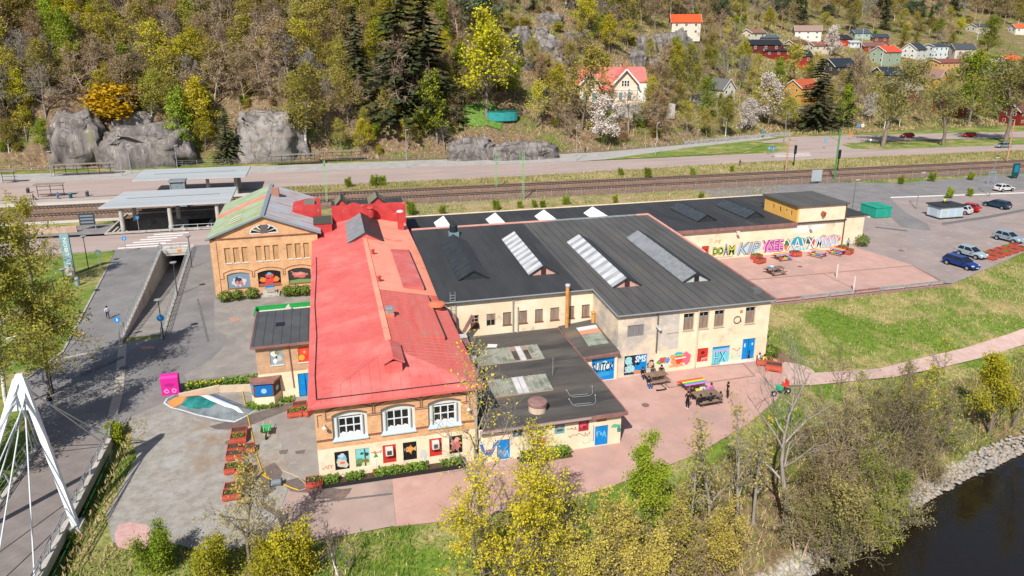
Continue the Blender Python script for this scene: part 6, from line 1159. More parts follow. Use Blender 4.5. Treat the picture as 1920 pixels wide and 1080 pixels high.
for i in range(5):
    for j in range(2):
        x, y, _ = G(1845 + i * 13.5 + j * 15, 481 - i * 4.2 + j * 5.5); planter(1 if (i + j) % 3 == 0 else 0, x, y, R(15), 'red planter in the block beside the silver cars, %s row, %s from the left' % (['back', 'front'][j], ['first', 'second', 'third', 'fourth', 'fifth'][i]), sc_=1.1)
RB = ['e0483a', 'f08a2a', 'f2d83a', '4fb85a', '2f9ad8', 'd878d0']
def table(loc, rz, label, rainbow=True, s=1.):
    t = thing('picnic_table', label, 'table', loc, rz, 'picnic tables'); t.scale = (s,) * 3; wd = M('old_timber', (.16, .11, .075), (.24, .17, .12), s=2, rough=.85) if 'old_timber' not in MATS else MATS['old_timber']
    for k in range(6): m = MB(); y = -.42 + k * .142; m.box(-.95, .95, y, y + .135, .70, .745); m.build('top_plank', C(RB[5 - k], .8) if rainbow else wd, t, world=False)
    for sd in (-1, 1):
        if rainbow:
            for k in range(6): m = MB(); x = -.95 + k * .3167; m.box(x, x + .315, sd * .72 - .14, sd * .72 + .14, .42, .465); m.build('seat_section', C(RB[k], .8), t, world=False)
        else: m = MB(); m.box(-.95, .95, sd * .72 - .14, sd * .72 + .14, .42, .465); m.build('seat', wd, t, world=False)
    for sx in (-.65, .65):
        m = MB(); m.bar((sx, -.78, .38), (sx, .78, .38), .05, .1); m.build('cross_beam', wd, t, world=False)
        for sd in (-1, 1): m = MB(); m.bar((sx + .05, sd * .68, 0), (sx + .05, sd * .3, .72), .05, .1); m.build('leg', wd, t, world=False)
    return t
table((*G(1466, 487)[:2], 0), R(5), 'rainbow picnic table nearest the pink graffiti', s=1.25); table((*G(1533, 481)[:2], 0), R(-62), 'rainbow picnic table in the middle by the wall', s=1.25); table((*G(1568, 477)[:2], 0), R(-62), 'rainbow picnic table next to the corner planters', s=1.25)
table((*G(1453, 514)[:2], 0), R(5), 'bare brown picnic table alone on the court', False, 1.3); x, y, _ = G(1453, 514); x -= .6; cr = thing('blue_crate', 'small blue and white box lying on the brown table', 'box', (x, y, .95)); bx('box', C('5aa0d8', .8), cr, (x - .3, x + .2, y - .2, y + .2, .97, 1.2)); bx('lid', C('e8ecee', .8), cr, (x - .3, x + .2, y - .2, y + .2, 1.201, 1.25))
tx, ty, _ = G(1300, 732); table((tx, ty, 0), R(3), 'empty rainbow picnic table beside the group of people', s=1.25)
ux, uy, _ = G(1322, 754); table((ux, uy, 0), R(3), 'brown picnic table crowded with people', False, 1.25)
vx, vy, _ = G(1229, 716); table((vx, vy, 0), R(3), 'brown picnic table with three people by the garage door', False, 1.15)
for i, (dx, dy, rz_, tp, lg, hr, lb) in enumerate(((-.9, -1.0, 0, '16181c', '1c2028', '1a1512', 'person in black sitting at the left end of the crowded table'), (0, -1.0, 0, '1f2a34', '2a3038', '2c2420', 'person in a dark green top with their back to the camera at the crowded table'), (.9, -1.0, 0, '6a5a58', '20242c', '3a2a20', 'person in a brown top on the near bench of the crowded table'), (-.8, 1.0, 180, '2a2c34', '1c1f28', '2a1c14', 'person in dark grey on the far bench, left, of the crowded table'), (.1, 1.0, 180, 'd8cdb8', '3f5066', '6a4a30', 'person in a beige top on the far bench of the crowded table'), (.95, 1.0, 180, 'c868b0', '2a3040', '3a2418', 'person in a pink top on the far bench of the crowded table'))):
    person((ux + dx * 1.1, uy + dy * .9, .06), R(rz_ + 180), lb, tp, lg, hr, 'sit', 1.72)
person((ux - 2.1, uy - .6, 0), R(-60), 'person in black trousers standing left of the crowded table', '1c1e24', '15161c', shoes='f0f0ee'); person((ux + 2.3, uy + .1, 0), R(80), 'person in black with bare arms at the right end of the crowded table', '1a1b20', '2a2c34', bare=True)
for i, (dx, dy, rz_, tp, lb) in enumerate(((-.95, .9, 180, '1a1c22', 'person in a black hoodie at the left of the table by the garage door'), (.1, .9, 180, '4a4f4c', 'person in a grey-green jacket in the middle of the table by the garage door'), (1.0, .85, 160, '202430', 'person in navy at the right of the table by the garage door'))): person((vx + dx, vy + dy, .04), R(rz_ + 180), lb, tp, '2a3348', pose='sit', h=1.66)
person((vx - 1.2, vy - .95, .02), R(0), 'person in jeans on the near bench of the table by the garage door', '1d1f26', '3f5f8a', pose='sit', h=1.66)
for i, (px, py, tp, lg, lb) in enumerate(((1422, 682, 'dfe4ea', '3a4250', 'person in a white top sitting against the wall by the blue door'), (1431, 685, 'f0c860', 'd86a5a', 'person in yellow and coral sitting beside the door planter'))): x, y, _ = G(px, py); person((x, y, -.06), R(25), lb, tp, lg, '4a3020', 'sit', 1.7)
# push scooter dropped in front of the table
x, y, _ = G(1241, 732); sc2 = thing('kick_scooter', 'black kick scooter lying on the pink yard', 'scooter', (x, y, 0)); bx('deck', C('222326', .8), sc2, (x - .45, x + .3, y - .08, y + .08, .03, .09)); m = MB(); m.path([(x + .3, y, .08), (x + .5, y + .15, .1), (x + .35, y + 1.0, .12)], .03, 6); m.build('steering_column', C('3a3c40', .8), sc2); m = MB(); m.tube((x + .1, y + 1.0, .12), (x + .6, y + 1.02, .12), .025, n=6); m.build('handlebar', C('2a2a2c', .8), sc2)
for q in ((x - .5, y), (x + .42, y + .05)): m = MB(); m.tube((q[0], q[1] - .03, .08), (q[0], q[1] + .03, .08), .09, n=10); m.build('wheel', C('151515', .8), sc2)
# green pedal trike with red seat
x, y, _ = G(1462, 738); tr = thing('garden_tricycle', 'green and red tricycle parked where the yard meets the grass', 'tricycle', (x, y, 0)); GN = C('1fa070', .8)
m = MB(); m.path([(x - .9, y - .35, .35), (x - .2, y, .5), (x + .6, y + .2, .45)], .06, 6); m.path([(x - .75, y - .28, .35), (x - .6, y - .2, 1.0)], .05, 6); m.build('frame', GN, tr); m = MB(); m.bar((x - .7, y - .55, 1.0), (x - .5, y + .12, 1.0), .05, .05); m.build('handlebar', GN, tr); bx('box', C('27b487', .8), tr, (x - .3, x + .15, y - .25, y + .3, .45, .8)); bx('seat', C('e04038', .8), tr, (x + .35, x + .85, y, y + .5, .6, .72), (x + .8, x + .9, y, y + .5, .721, 1.2))
for (dx, dy) in ((-.9, -.35), (.7, -.2), (.7, .6)): m = MB(); m.tube((x + dx, y + dy - .06, .3), (x + dx, y + dy + .06, .3), .3, n=14); w_ = m.build('wheel', C('18191b', .8), tr); m = MB(); m.tube((x + dx, y + dy - .07, .3), (x + dx, y + dy + .07, .3), .13, n=10); m.build('hub', C('c8cacc', .7), w_)
# wheelbarrow
x, y, _ = G(500, 815); wb = thing('wheelbarrow', 'green wheelbarrow with pale handles on the yard', 'wheelbarrow', (x, y, 0)); m = MB(); t_ = [(x - .42, y - .55, .62), (x + .42, y - .55, .62), (x + .42, y + .5, .66), (x - .42, y + .5, .66)]; b_ = [(x - .25, y - .3, .35), (x + .25, y - .3, .35), (x + .25, y + .3, .35), (x - .25, y + .3, .35)]
m.v = t_ + b_; m.f = [(4, 5, 6, 7), (0, 1, 5, 4), (1, 2, 6, 5), (2, 3, 7, 6), (3, 0, 4, 7)]; m.mi = [0] * 5; m.build('tray', C('1f9a58', .8), wb)
for s_ in (-1, 1): m = MB(); m.bar((x + s_ * .12, y - .75, .3), (x + s_ * .33, y + 1.15, .62), .05, .05); m.build('handle', C('d8b48a', .75), wb); m = MB(); m.bar((x + s_ * .3, y + .35, .35), (x + s_ * .3, y + .4, 0), .04, .04); m.build('leg', C('2a2c2e', .8), wb)
m = MB(); m.tube((x - .05, y - .8, .2), (x + .05, y - .8, .2), .2, n=14); m.build('wheel', C('1c1c1c', .8), wb)
# green skip behind the annex, teal container, pink box
def skip(x0, x1, y0, y1, h, label, hexc, closed=False):
    t = thing('skip_container', label, 'container', ((x0 + x1) / 2, (y0 + y1) / 2, 0)); mt = M('skip_%s' % hexc, S(hexc, .7), S(hexc, .85), s=1, rough=.6)
    bx('side_panel', mt, t, (x0, x1, y0, y0 + .08, .1, h)); bx('side_panel', mt, t, (x0, x1, y1 - .08, y1, .1, h)); bx('end_panel', mt, t, (x0, x0 + .08, y0 + .081, y1 - .081, .1, h)); bx('end_panel', mt, t, (x1 - .08, x1, y0 + .081, y1 - .081, .1, h)); bx('floor', mt, t, (x0 + .081, x1 - .081, y0 + .081, y1 - .081, .1, .2))
    for s_ in (0, 1): bx('top_rail', mt, t, (x0 - .08, x1 + .08, (y0 - .1, y1 - .06)[s_], (y0 + .06, y1 + .1)[s_], h + .001, h + .14))
    for s_ in (0, 1): bx('top_rail', mt, t, ((x0 - .08, x1 - .08)[s_], (x0 + .08, x1 + .08)[s_], y0 + .061, y1 - .061, h + .002, h + .138))
    n = max(3, int((x1 - x0) / .9))
    for k in range(n): xx = x0 + (k + .5) * (x1 - x0) / n; bx('rib', mt, t, (xx - .06, xx + .06, y0 - .07, y0 - .001, .1, h - .01))
    if closed: bx('lid', mt, t, (x0 + .08, x1 - .08, y0 + .07, y1 - .07, h + .02, h + .12)); bx('lid_seam', C('0c5a44', .8), t, ((x0 + x1) / 2 - .05, (x0 + x1) / 2 + .05, y0 + .07, y1 - .07, h + .121, h + .15))
    return t
sk_ = skip(-7.0, -.5, 31.9, 34.4, 1.6, 'open green skip with pale rubble behind the small annex', '1f9a4c'); bx('rubble', M('rubble', (.5, .46, .38), (.62, .58, .5), s=2, rough=.95, bump=.8, bs=6), sk_, (-6.88, -.62, 32.02, 34.28, .201, 1.25)); m = MB(); m.prism([(-4.2, 32.6, 1.2), (-3.0, 32.5, 1.3), (-3.4, 33.6, 1.95)], (.1, .1, .05)); m.build('broken_slab', C('c0bab0', .7), sk_)
tc_ = skip(98.0, 101.4, 57.0, 61.0, 1.9, 'closed teal container at the end of the warehouse', '2aa08a', True)
x, y, _ = G(322, 737); bxp = thing('pink_box', 'bright pink cabinet with white squiggles at the plaza edge', 'cabinet', (x, y, 0)); m = MB(); m.prism([(x - .75, y - .4, 0), (x - .75, y + .4, 0), (x - .75, y + .4, 1.75), (x - .75, y + .2, 1.95), (x - .75, y - .25, 1.9), (x - .75, y - .4, 1.7)], (1.5, 0, 0)); m.build('body', C('d8289a', .8), bxp); art(bxp, 'y', y - .4, 1, x - .75, x + .75, 0, 1.7, [('b', .3, .25, .16, .14, 201, 'e890c8'), ('b', .72, .25, .16, .14, 202, 'e890c8'), ('b', .5, .6, .3, .1, 203, 'b81c80'), ('e', .3, .25, .06, .06, 'd8289a'), ('e', .72, .25, .06, .06, 'd8289a')]); bx('base', C('5a1a44', .8), bxp, (x - .7, x + .7, y - .38, y + .38, -.05, .05))
# ---- skate bump with mural paint
sk0 = thing('skate_ramp', 'low skate bump painted teal, orange, blue and white', 'ramp', (*G(395, 765)[:2], 0))
out = [(306, 757), (312, 748), (325, 742), (345, 744), (385, 741), (405, 739), (445, 755), (482, 769), (465, 780), (440, 793), (415, 790), (370, 780), (345, 772), (320, 766)]
cx_, cy_, _ = G(395, 765); hh = .55
def sk3(px, py):
    x, y, _ = G(px, py); return x, y
def skz(x, y):
    d = min(pdist(np.array([x]), np.array([y]), np.array([sk3(*p) for p in out + out[:1]]))[0], 1.6) / 1.6; return .05 + hh * (d * d * (3 - 2 * d))
def skpatch(name, mat, pts, off, par, ngrid=24):
    """paint patch following the bump: polygon cut into a fine grid"""
    q = [sk3(*p) for p in pts]; bm = bmesh.new(); f = bm.faces.new([bm.verts.new((x, y, 0)) for x, y in q]); bm.normal_update()
    if f.normal.z < 0: f.normal_flip()
    x0, x1 = min(p[0] for p in q), max(p[0] for p in q); y0, y1 = min(p[1] for p in q), max(p[1] for p in q)
    for k in range(1, ngrid):
        for co, no in (((x0 + (x1 - x0) * k / ngrid, 0, 0), (1, 0, 0)), ((0, y0 + (y1 - y0) * k / ngrid, 0), (0, 1, 0))): bmesh.ops.bisect_plane(bm, geom=bm.verts[:] + bm.edges[:] + bm.faces[:], plane_co=co, plane_no=no)
    o = sk0.location
    for v_ in bm.verts: v_.co = (v_.co.x - o.x, v_.co.y - o.y, skz(v_.co.x, v_.co.y) + off)
    bmesh.ops.triangulate(bm, faces=bm.faces[:]); me = bpy.data.meshes.new(name); bm.to_mesh(me); bm.free(); me.materials.append(mat); return link(name, me, par)
skpatch('bump', M('skate_concrete', (.42, .45, .46), (.52, .54, .55), s=2, rough=.8), out, 0, sk0)
ink = [(310, 757), (315, 749), (327, 743.5), (346, 745), (385, 742.3), (405, 740), (444, 756), (479, 769), (463.5, 779), (439, 791), (415, 788), (371, 778.6), (346.5, 771), (322.5, 765)]
skpatch('paint_grey', M('skate_paint_grey', (.10, .125, .14), (.2, .22, .23), s=.9, rough=.6), ink, .05, sk0)
tl = M('skate_paint_teal', (.01, .10, .10), (.02, .22, .20), s=1.2, rough=.6)
skpatch('paint_teal', tl, [(340, 764), (352, 758), (362, 751), (372, 751), (395, 761), (408, 768), (396, 773), (372, 772), (355, 769)], .075, sk0); skpatch('paint_teal', tl, [(318, 755), (328, 748), (345, 746), (357, 748), (340, 753)], .075, sk0)
skpatch('paint_orange', M('skate_paint_orange', (.72, .2, .05), rough=.6), [(314, 757), (340, 752), (365, 744), (385, 743), (388, 748), (370, 750), (350, 757), (342, 762), (325, 767)], .1, sk0)
skpatch('paint_white', M('skate_paint_white', (.7, .72, .74), rough=.6), [(366, 749), (388, 748), (400, 753), (430, 767), (458, 779), (448, 780), (425, 775), (398, 765)], .1, sk0); skpatch('paint_blue', M('skate_paint_blue', (.02, .15, .45), rough=.6), [(388, 745), (395, 746), (420, 757), (445, 770), (435, 769), (410, 758), (392, 749)], .12, sk0)
# yellow rope / hose across the yard
def hose(name, label, pts, r, mat):
    m = MB(); q = [(*G(*p)[:2], .09) for p in pts]; m.path(q, r, 6); return tag(m.build(name, mat), label, 'hose')
hose('yellow_hose', 'yellow hose running from the planted bed across the skate bump', [(447, 705), (451, 722), (456, 742), (461, 765), (469, 800), (477, 835), (483, 860), (492, 888), (500, 893), (497, 888), (492, 892), (505, 900), (528, 908), (545, 916), (560, 921)], .045, C('d8b020', .8)); hose('pale_hose', 'thin pale hose lying in loops on the yard by the hall', [(528, 884), (545, 890), (560, 897), (572, 908), (574, 918), (560, 922)], .03, C('c8b090', .8))
x, y, _ = G(518, 910); hr = thing('hose_reel', 'grey hose reel lying beside the wet patches', 'reel', (x, y, 0)); m = MB(); m.tube((x - .35, y, .25), (x + .35, y, .25), .24, n=12); m.build('drum', C('7f8a90', .7), hr); m = MB(); m.tube((x - .45, y, .25), (x - .36, y, .25), .3, n=12); m.tube((x + .36, y, .25), (x + .45, y, .25), .3, n=12); m.build('flanges', C('3a3c40', .8), hr)
m = MB(); m.box(G(494, 1062)[0] - .4, G(494, 1062)[0] + .3, G(494, 1062)[1] - .3, G(494, 1062)[1] + .3, 0, .45)
# front planter bed under the murals
fb = thing('front_bed', 'long dark-edged bed of green plants under the murals of the brick hall', 'planting bed', (.2, -.6, 0)); bx('edging', C('2b2a2c', .7), fb, (.15, 11.0, -.92, -.84, -.05, .3)); bx('edging', C('2b2a2c', .7), fb, (.15, .23, -.839, -.05, -.05, .3)); bx('soil', soil, fb, (.231, 11.0, -.839, -.02, -.05, .22))
def herbs(name, par_, label, boxes, n, mat, hh, sz, seed):
    for i, (x0, x1, y0, y1, z) in enumerate(boxes):
        L_ = par_.location; o = tuft(name, mat, par_, x0 - L_.x, x1 - L_.x, y0 - L_.y, y1 - L_.y, z, n, hh, seed + i, sz)
herbs('leafy_clump', fb, '', [(.3, 1.3, -.8, -.1, .2), (1.9, 3.2, -.8, -.1, .2), (4.0, 5.2, -.8, -.1, .2), (5.0, 6.6, -.8, -.1, .2), (6.4, 8.0, -.8, -.1, .2), (9.0, 10.8, -.8, -.1, .2)], 240, lf1, .55, .16, 70)
herbs('leafy_clump', rw, '', [(-12, -9.5, 17.1, 18.1, .4), (-9.6, -7.4, 17.1, 18.1, .4), (-7.6, -5.5, 17.0, 18.1, .4)], 420, lf1, .6, .18, 90); herbs('flowers', rw, '', [(-12, -8.5, 17.0, 17.8, .8)], 60, lfy, .3, .12, 95)
lb_ = thing('bay_bed', 'ring of green ground plants at the foot of the bay window', 'planting bed', (-5, 12.9, 0)); bx('soil', soil, lb_, (-6.1, -3.2, 12.5, 12.95, -.03, .06)); herbs('leafy_clump', lb_, '', [(-6.3, -5.5, 12.6, 13.8, 0), (-5.8, -3.4, 12.35, 12.9, 0), (-3.4, -2.3, 13.0, 13.9, 0)], 160, lf1, .35, .16, 101)
lb2 = thing('wall_bed', 'green bed of shrubs along the low cream extension', 'planting bed', (17, -1.2, 0)); bx('soil', soil, lb2, (15.0, 19.3, -1.6, -.62, -.03, .1)); herbs('leafy_clump', lb2, '', [(15.2, 17.2, -1.6, -.7, 0), (16.8, 19.2, -1.6, -.7, 0)], 420, lf1, .85, .2, 111)
def shrub_px(px, py, w_, h_, label, mat=None, seed=0, name='shrub'):
    x, y, _ = G(px, py); t = thing(name, label, 'shrub', (x, y, 0)); r = np.random.default_rng(seed); n = 420
    d = r.normal(size=(n, 3)); d /= np.linalg.norm(d, axis=1, keepdims=True); q = d * r.uniform(.55, 1, (n, 1)) * np.array([w_ / 2, w_ / 2, h_ / 2]) + np.array([0, 0, h_ / 2]); u = r.normal(size=(n, 3)); u /= np.linalg.norm(u, axis=1, keepdims=True); v = np.cross(u, d); s_ = .13
    V = np.stack([q - u * s_, q + v * s_, q + u * s_, q - v * s_], 1).reshape(-1, 3); struct(npmesh('foliage', V, np.arange(4 * n).reshape(-1, 4), mat or lf1, t), 'stuff'); m = MB()
    for k in range(4): a = k * 1.57; m.tube((0, 0, 0), (math.cos(a) * w_ * .25, math.sin(a) * w_ * .25, h_ * .6), .03, .015, n=4)
    m.build('stems', C('4a3a2a', .8), t, world=False); return t
lfb = M('box_leaf', (.08, .13, .015), (.16, .21, .03), s=3, rough=.7, trans=.2)
for i, (px, py, w_) in enumerate(((423, 566, 2.0), (447, 563, 1.6), (474, 560, 1.9), (540, 556, 1.5), (556, 555, 1.7), (573, 554, 1.7))): shrub_px(px, py, w_, 1.5, 'clipped green shrub %s the steps of the gabled building, %s from its left corner' % ('left of' if i < 3 else 'right of', ['first', 'second', 'third', 'fourth', 'fifth', 'sixth'][i]), lfb, 300 + i)
shrub_px(1615, 462, 2.4, 2.0, 'green shrub at the end wall of the door annex', lfb, 320); shrub_px(1443, 668, 2.0, 1.2, 'green bush growing at the corner of the cream hall', lfb, 321)
# ================================================================ CARS
def car(px, py, rz, label, hexc, L_=4.2, kind='hatch', z=0., s=1.08, night=False):
    x, y, _ = G(px, py); t = thing('parked_car' if z == 0 else 'car', label, 'car', (x, y, z), rz, 'cars'); t.scale = (s,) * 3
    paint = M('car_paint_%s' % hexc, S(hexc, .85), rough=.25, metal=.25, spec=.6) if 'car_paint_%s' % hexc not in MATS else MATS['car_paint_%s' % hexc]
    h = L_ / 2; W = .86; tail = h - .15 if kind == 'wagon' else h - .3
    # lower body: profile along x (front = +x), tapered in plan, wheel arches cut by dark liners
    prof = [(h - .06, .32, .80), (h, .5, .84), (h - .08, .68, .86), (h - .9, .86, .9), (h - 1.25, .92, .92), (0, .95, 1.), (-h + .5, .97, 1.), (-h + .06, .95, .94), (-h, .62, .9), (-h + .05, .32, .86)]
    m = MB(); top_ = [(p[0], p[1], p[2]) for p in prof]
    n = len(prof); base = 0
    for sd in (-1, 1):
        for (a, b, c) in prof: m.v.append((a, sd * W * c, b))
    m.f = [tuple(range(n - 1, -1, -1)), tuple(range(n, 2 * n))] + [(i, (i + 1) % n, n + (i + 1) % n, n + i) for i in range(n)]; m.f = [tuple(f) for f in m.f]; m.mi = [0] * len(m.f)
    bd = m.build('body', paint, t, world=False)
    bev = bd.modifiers.new('b', 'BEVEL'); bev.width = .06; bev.segments = 2; bev.limit_method = 'ANGLE'; bev.angle_limit = R(25)
    g0 = h - 1.15; g1 = g0 - .75; r1 = -tail + .35; r0 = -tail + .02 if kind != 'wagon' else -tail
    for nm, mt, gr_, zz0, zz1 in (('glasshouse', glass, 0., .9, 1.40), ):
        m = MB(); bt = [(g0, .92), (r0, .95)]; tp = [(g1, 1.38), (r1, 1.40)]
        for sd in (-1, 1): m.v += [(g0, sd * W * .93, .92), (g1, sd * W * .74, 1.38), (r1, sd * W * .74, 1.40), (r0, sd * W * .92, .95)]
        m.f = [(3, 2, 1, 0), (4, 5, 6, 7), (0, 1, 5, 4), (1, 2, 6, 5), (2, 3, 7, 6), (3, 0, 4, 7)]; m.mi = [0] * 6; gh = m.build('glasshouse', glass, t, world=False)
    m = MB(); m.prism([(g1 + .05, -W * .75, 1.385), (g1 + .05, W * .75, 1.385), (r1 - .08, W * .75, 1.40), (r1 - .08, -W * .75, 1.40)], (0, 0, .045)); ro = m.build('roof', paint, t, world=False); bv = ro.modifiers.new('b', 'BEVEL'); bv.width = .03; bv.segments = 2
    m = MB()
    for sd in (-1, 1):
        m.bar((g0, sd * W * .925, .93), (g1, sd * W * .75, 1.40), .06, .05); m.bar((r0, sd * W * .915, .96), (r1, sd * W * .75, 1.41), .1, .07); xm = (g1 + r1) / 2; m.bar((xm, sd * W * .935, .94), (xm, sd * W * .755, 1.40), .07, .03)
    struct(m.build('pillars', paint, t, world=False), 'stuff')
    for wx in (h - .82, -h + .78):
        for sd in (-1, 1):
            m = MB(); m.tube((wx, sd * (W - .2), .31), (wx, sd * (W + .012), .31), .36, n=18); m.build('wheel_arch', C('0b0b0c', .8), t, world=False)
            m = MB(); m.tube((wx, sd * (W - .2), .31), (wx, sd * (W + .03), .31), .31, n=18); wh_ = m.build('wheel', C('141415', .8), t, world=False); m = MB(); m.tube((wx, sd * (W + .0), .31), (wx, sd * (W + .04), .31), .2, n=14); m.build('rim', C('b8bcc0', .75, .35, .6), wh_, world=False)
    for sd in (-1, 1):
        m = MB(); m.prism([(h - .12, sd * .45, .62), (h - .2, sd * .78, .62), (h - .36, sd * .80, .74), (h - .22, sd * .48, .74)], (.06, sd * .02, .02)); m.build('headlight', C('e8ecf0', .8, .2), t, world=False); m = MB(); m.box(-h - .01, -h + .12, sd * .62 - .14, sd * .62 + .14, .66, .9); m.build('tail_light', C('b01818', .8, .3), t, world=False); m = MB(); m.box(g0 - .35, g0 - .15, sd * (W + .08) - .08, sd * (W + .08) + .08, .9, 1.02); m.build('mirror', paint, t, world=False)
    m = MB(); m.box(h - .015, h + .015, -.5, .5, .38, .5); m.build('grille', C('18191b', .8), t, world=False); m = MB(); m.box(-h - .02, -h + .01, -.26, .26, .55, .66); m.box(h + .016, h + .03, -.26, .26, .4, .48); m.build('number_plate', C('e8e8e4', .8), t, world=False)
    return t
car(1801, 500, R(-80), 'dark blue estate car parked nearest the meadow', '1c3f8a', 4.4, 'wagon'); car(1820, 481, R(-80), 'silver hatchback parked beside the dark blue estate', 'aebfcb', 4.0); car(1890, 452, R(-80), 'silver hatchback parked behind the block of planters', '9fb0bd', 4.0)
car(1868, 389, R(100), 'teal-blue estate car parked facing the road', '1f4a66', 4.5, 'wagon'); car(1812, 395, R(115), 'bright red hatchback parked behind the kiosk', 'd8241f', 4.1); car(1797, 399, R(115), 'white car half hidden by the kiosk', 'e4e6e8', 4.1); car(1882, 358, R(2), 'white hatchback driving on the side road', 'eef0f0', 4.1)
car(1700, 258, R(180), 'dark red car on the upper road between the trees', 'a81c2c', 4.3); car(1816, 257, R(180), 'bright red van-like car on the upper road', 'd0161c', 4.4, 'wagon'); car(1880, 277, R(180), 'grey car with an orange rear on the main road', '8f9a9f', 4.4)
# kiosk
x0, y0 = 108.9, 53.6; ks = thing('transformer_kiosk', 'pale grey transformer kiosk with a flat black roof on the parking lot', 'kiosk', (111.2, 55, 0)); bx('plinth', C('26282c', .8), ks, (108.7, 113.9, 53.4, 56.6, 0, .25)); bx('cabin', C('c9d2da', .8), ks, (108.8, 113.8, 53.5, 56.5, .251, 2.25)); bx('roof', C('3a3c40', .7), ks, (108.5, 114.1, 53.2, 56.8, 2.251, 2.45)); bx('vent_cap', C('2a2c30', .8), ks, (111.5, 112.2, 55, 55.6, 2.451, 2.6))
for k in range(3): bx('door', C('b4c4d0', .8), ks, (109.1 + k * 1.6, 110.4 + k * 1.6, 53.47, 53.499, .35, 2.1))
bx('side_door', C('b4c4d0', .8), ks, (108.77, 108.799, 54.2, 55.8, .35, 2.1))
bx('warning_plate', C('e8c83a', .8), ks, (109.6, 109.9, 53.44, 53.469, 1.4, 1.7))
# ================================================================ ROCKS
rock_m = M('granite', (.115, .10, .095), (.22, .20, .19), s=.35, rough=.92, bump=.8, bs=1.2, stretch=(1.5, 1.5, .35), extra=[((.10, .085, .08), .5, .5, .64), ((.30, .26, .23), .7, .58, .7), ((.16, .15, .07), .25, .64, .74)])
rock_w = M('pale_granite', (.17, .155, .145), (.27, .25, .235), s=.4, rough=.92, bump=.7, bs=1.4, extra=[((.13, .115, .105), .6, .5, .62), ((.30, .23, .17), .5, .58, .7)])
for _m in (rock_m, rock_w):      # fracture lines
    _t = _m.node_tree; _n = _t.nodes; _b = _n['Principled BSDF']; _src = _b.inputs['Base Color'].links[0].from_socket; _tc = _n.new('ShaderNodeTexCoord'); _mp = _n.new('ShaderNodeMapping'); _mp.inputs['Scale'].default_value = (.16, .16, .05); _mp.inputs['Rotation'].default_value = (.2, .35, .1); _nz = _n.new('ShaderNodeTexNoise'); _nz.inputs['Scale'].default_value = .35; _nz.inputs['Detail'].default_value = 3; _t.links.new(_tc.outputs['Object'], _nz.inputs['Vector']); _vm = _n.new('ShaderNodeVectorMath'); _vm.operation = 'MULTIPLY_ADD'; _vm.inputs[1].default_value = (5, 5, 9); _t.links.new(_nz.outputs['Color'], _vm.inputs[0]); _t.links.new(_tc.outputs['Object'], _vm.inputs[2]); _t.links.new(_vm.outputs[0], _mp.inputs[0])
    _v = _n.new('ShaderNodeTexVoronoi'); _v.feature = 'DISTANCE_TO_EDGE'; _v.inputs['Scale'].default_value = 1.; _t.links.new(_mp.outputs[0], _v.inputs['Vector']); _r = _n.new('ShaderNodeMapRange'); _r.inputs[1].default_value = .0; _r.inputs[2].default_value = .022; _t.links.new(_v.outputs['Distance'], _r.inputs[0])
    _x = _n.new('ShaderNodeMix'); _x.data_type = 'RGBA'; _t.links.new(_r.outputs[0], _x.inputs[0]); _x.inputs[6].default_value = (.05, .043, .038, 1); _t.links.new(_src, _x.inputs[7]); _t.links.new(_x.outputs[2], _b.inputs['Base Color'])
def rockmesh(name, w_, d_, h_, seed, mat, loc, label, cat='rock', group=None, box=.55, rz=0., steps=(40, 18), tilt=0.):
    r = np.random.default_rng(seed); nu, nv = steps; u = np.linspace(0, 2 * math.pi, nu, endpoint=False); v = np.linspace(0, math.pi / 2, nv); U, V_ = np.meshgrid(u, v)
    sp = lambda a, e: np.sign(a) * np.abs(a) ** e
    x = sp(np.cos(U), box) * sp(np.cos(V_), .4); y = sp(np.sin(U), box) * sp(np.cos(V_), .4); z = sp(np.sin(V_), .8)
    n1 = fbm(x * 9 + seed, y * 9 + z * 7, 2.2, seed) ; n2 = fbm(x * 20 + seed * 3, y * 9 + z * 4, 1.7, seed + 1); n3 = fbm(x * 30, z * 26 + y * 8, 1.5, seed + 2)
    k = 1 + .42 * n1 + .10 * n2 - .16 * np.clip(1 - np.abs(fbm(x * 4 + seed, y * 4 + z * .8, 2.0, seed + 7)) * 14, 0, 1) - .05 * np.clip(1 - np.abs(n3) * 10, 0, 1); top_ = 1 + .5 * fbm(x * 5 + seed, y * 5, 1.5, seed + 5)
    P_ = np.stack([x * k * w_ / 2 + z * tilt * w_, y * k * d_ / 2, z * h_ * np.where(z > .3, top_, 1)], -1).reshape(-1, 3); P_ = P_ + r.normal(size=P_.shape) * np.array([w_, d_, h_]) * .011; P_[:, 2] -= h_ * .06
    I = np.arange(nu * nv).reshape(nv, nu); F_ = np.stack([I[:-1], np.roll(I, -1, 1)[:-1], np.roll(I, -1, 1)[1:], I[1:]], -1).reshape(-1, 4)
    o = npmesh(name, P_, F_, mat, None, loc); o.rotation_euler[2] = rz; tag(o, label, cat, group); return o
def rock_px(px0, px1, pyt, pyb, dep, seed, label, mat=rock_m, onT=False, dy=0., **k):
    cx = (px0 + px1) / 2; b = T(cx, pyb) if onT else G(cx, pyb); Y = b[1] + dy; a = GY(px0, pyb, Y); c = GY(px1, pyb, Y); t = GY(cx, pyt, Y); z0 = b[2] if onT else 0
    return rockmesh('rock_outcrop', c[0] - a[0], dep, (t[2] - z0) / 1.1, seed, mat, (GY(cx, pyb, Y)[0], Y + dep * .35, z0 - .5), label, **k)
rock_px(92, 212, 188, 313, 20, 11, 'tall streaked grey cliff at the far left beside the bus shelter', dy=1); rock_px(190, 375, 225, 313, 19, 12, 'broad rounded grey cliff behind the left street lamps', dy=1); rock_px(205, 300, 200, 250, 8, 13, 'pale rounded boulder on top of the broad cliff', rock_w, True)
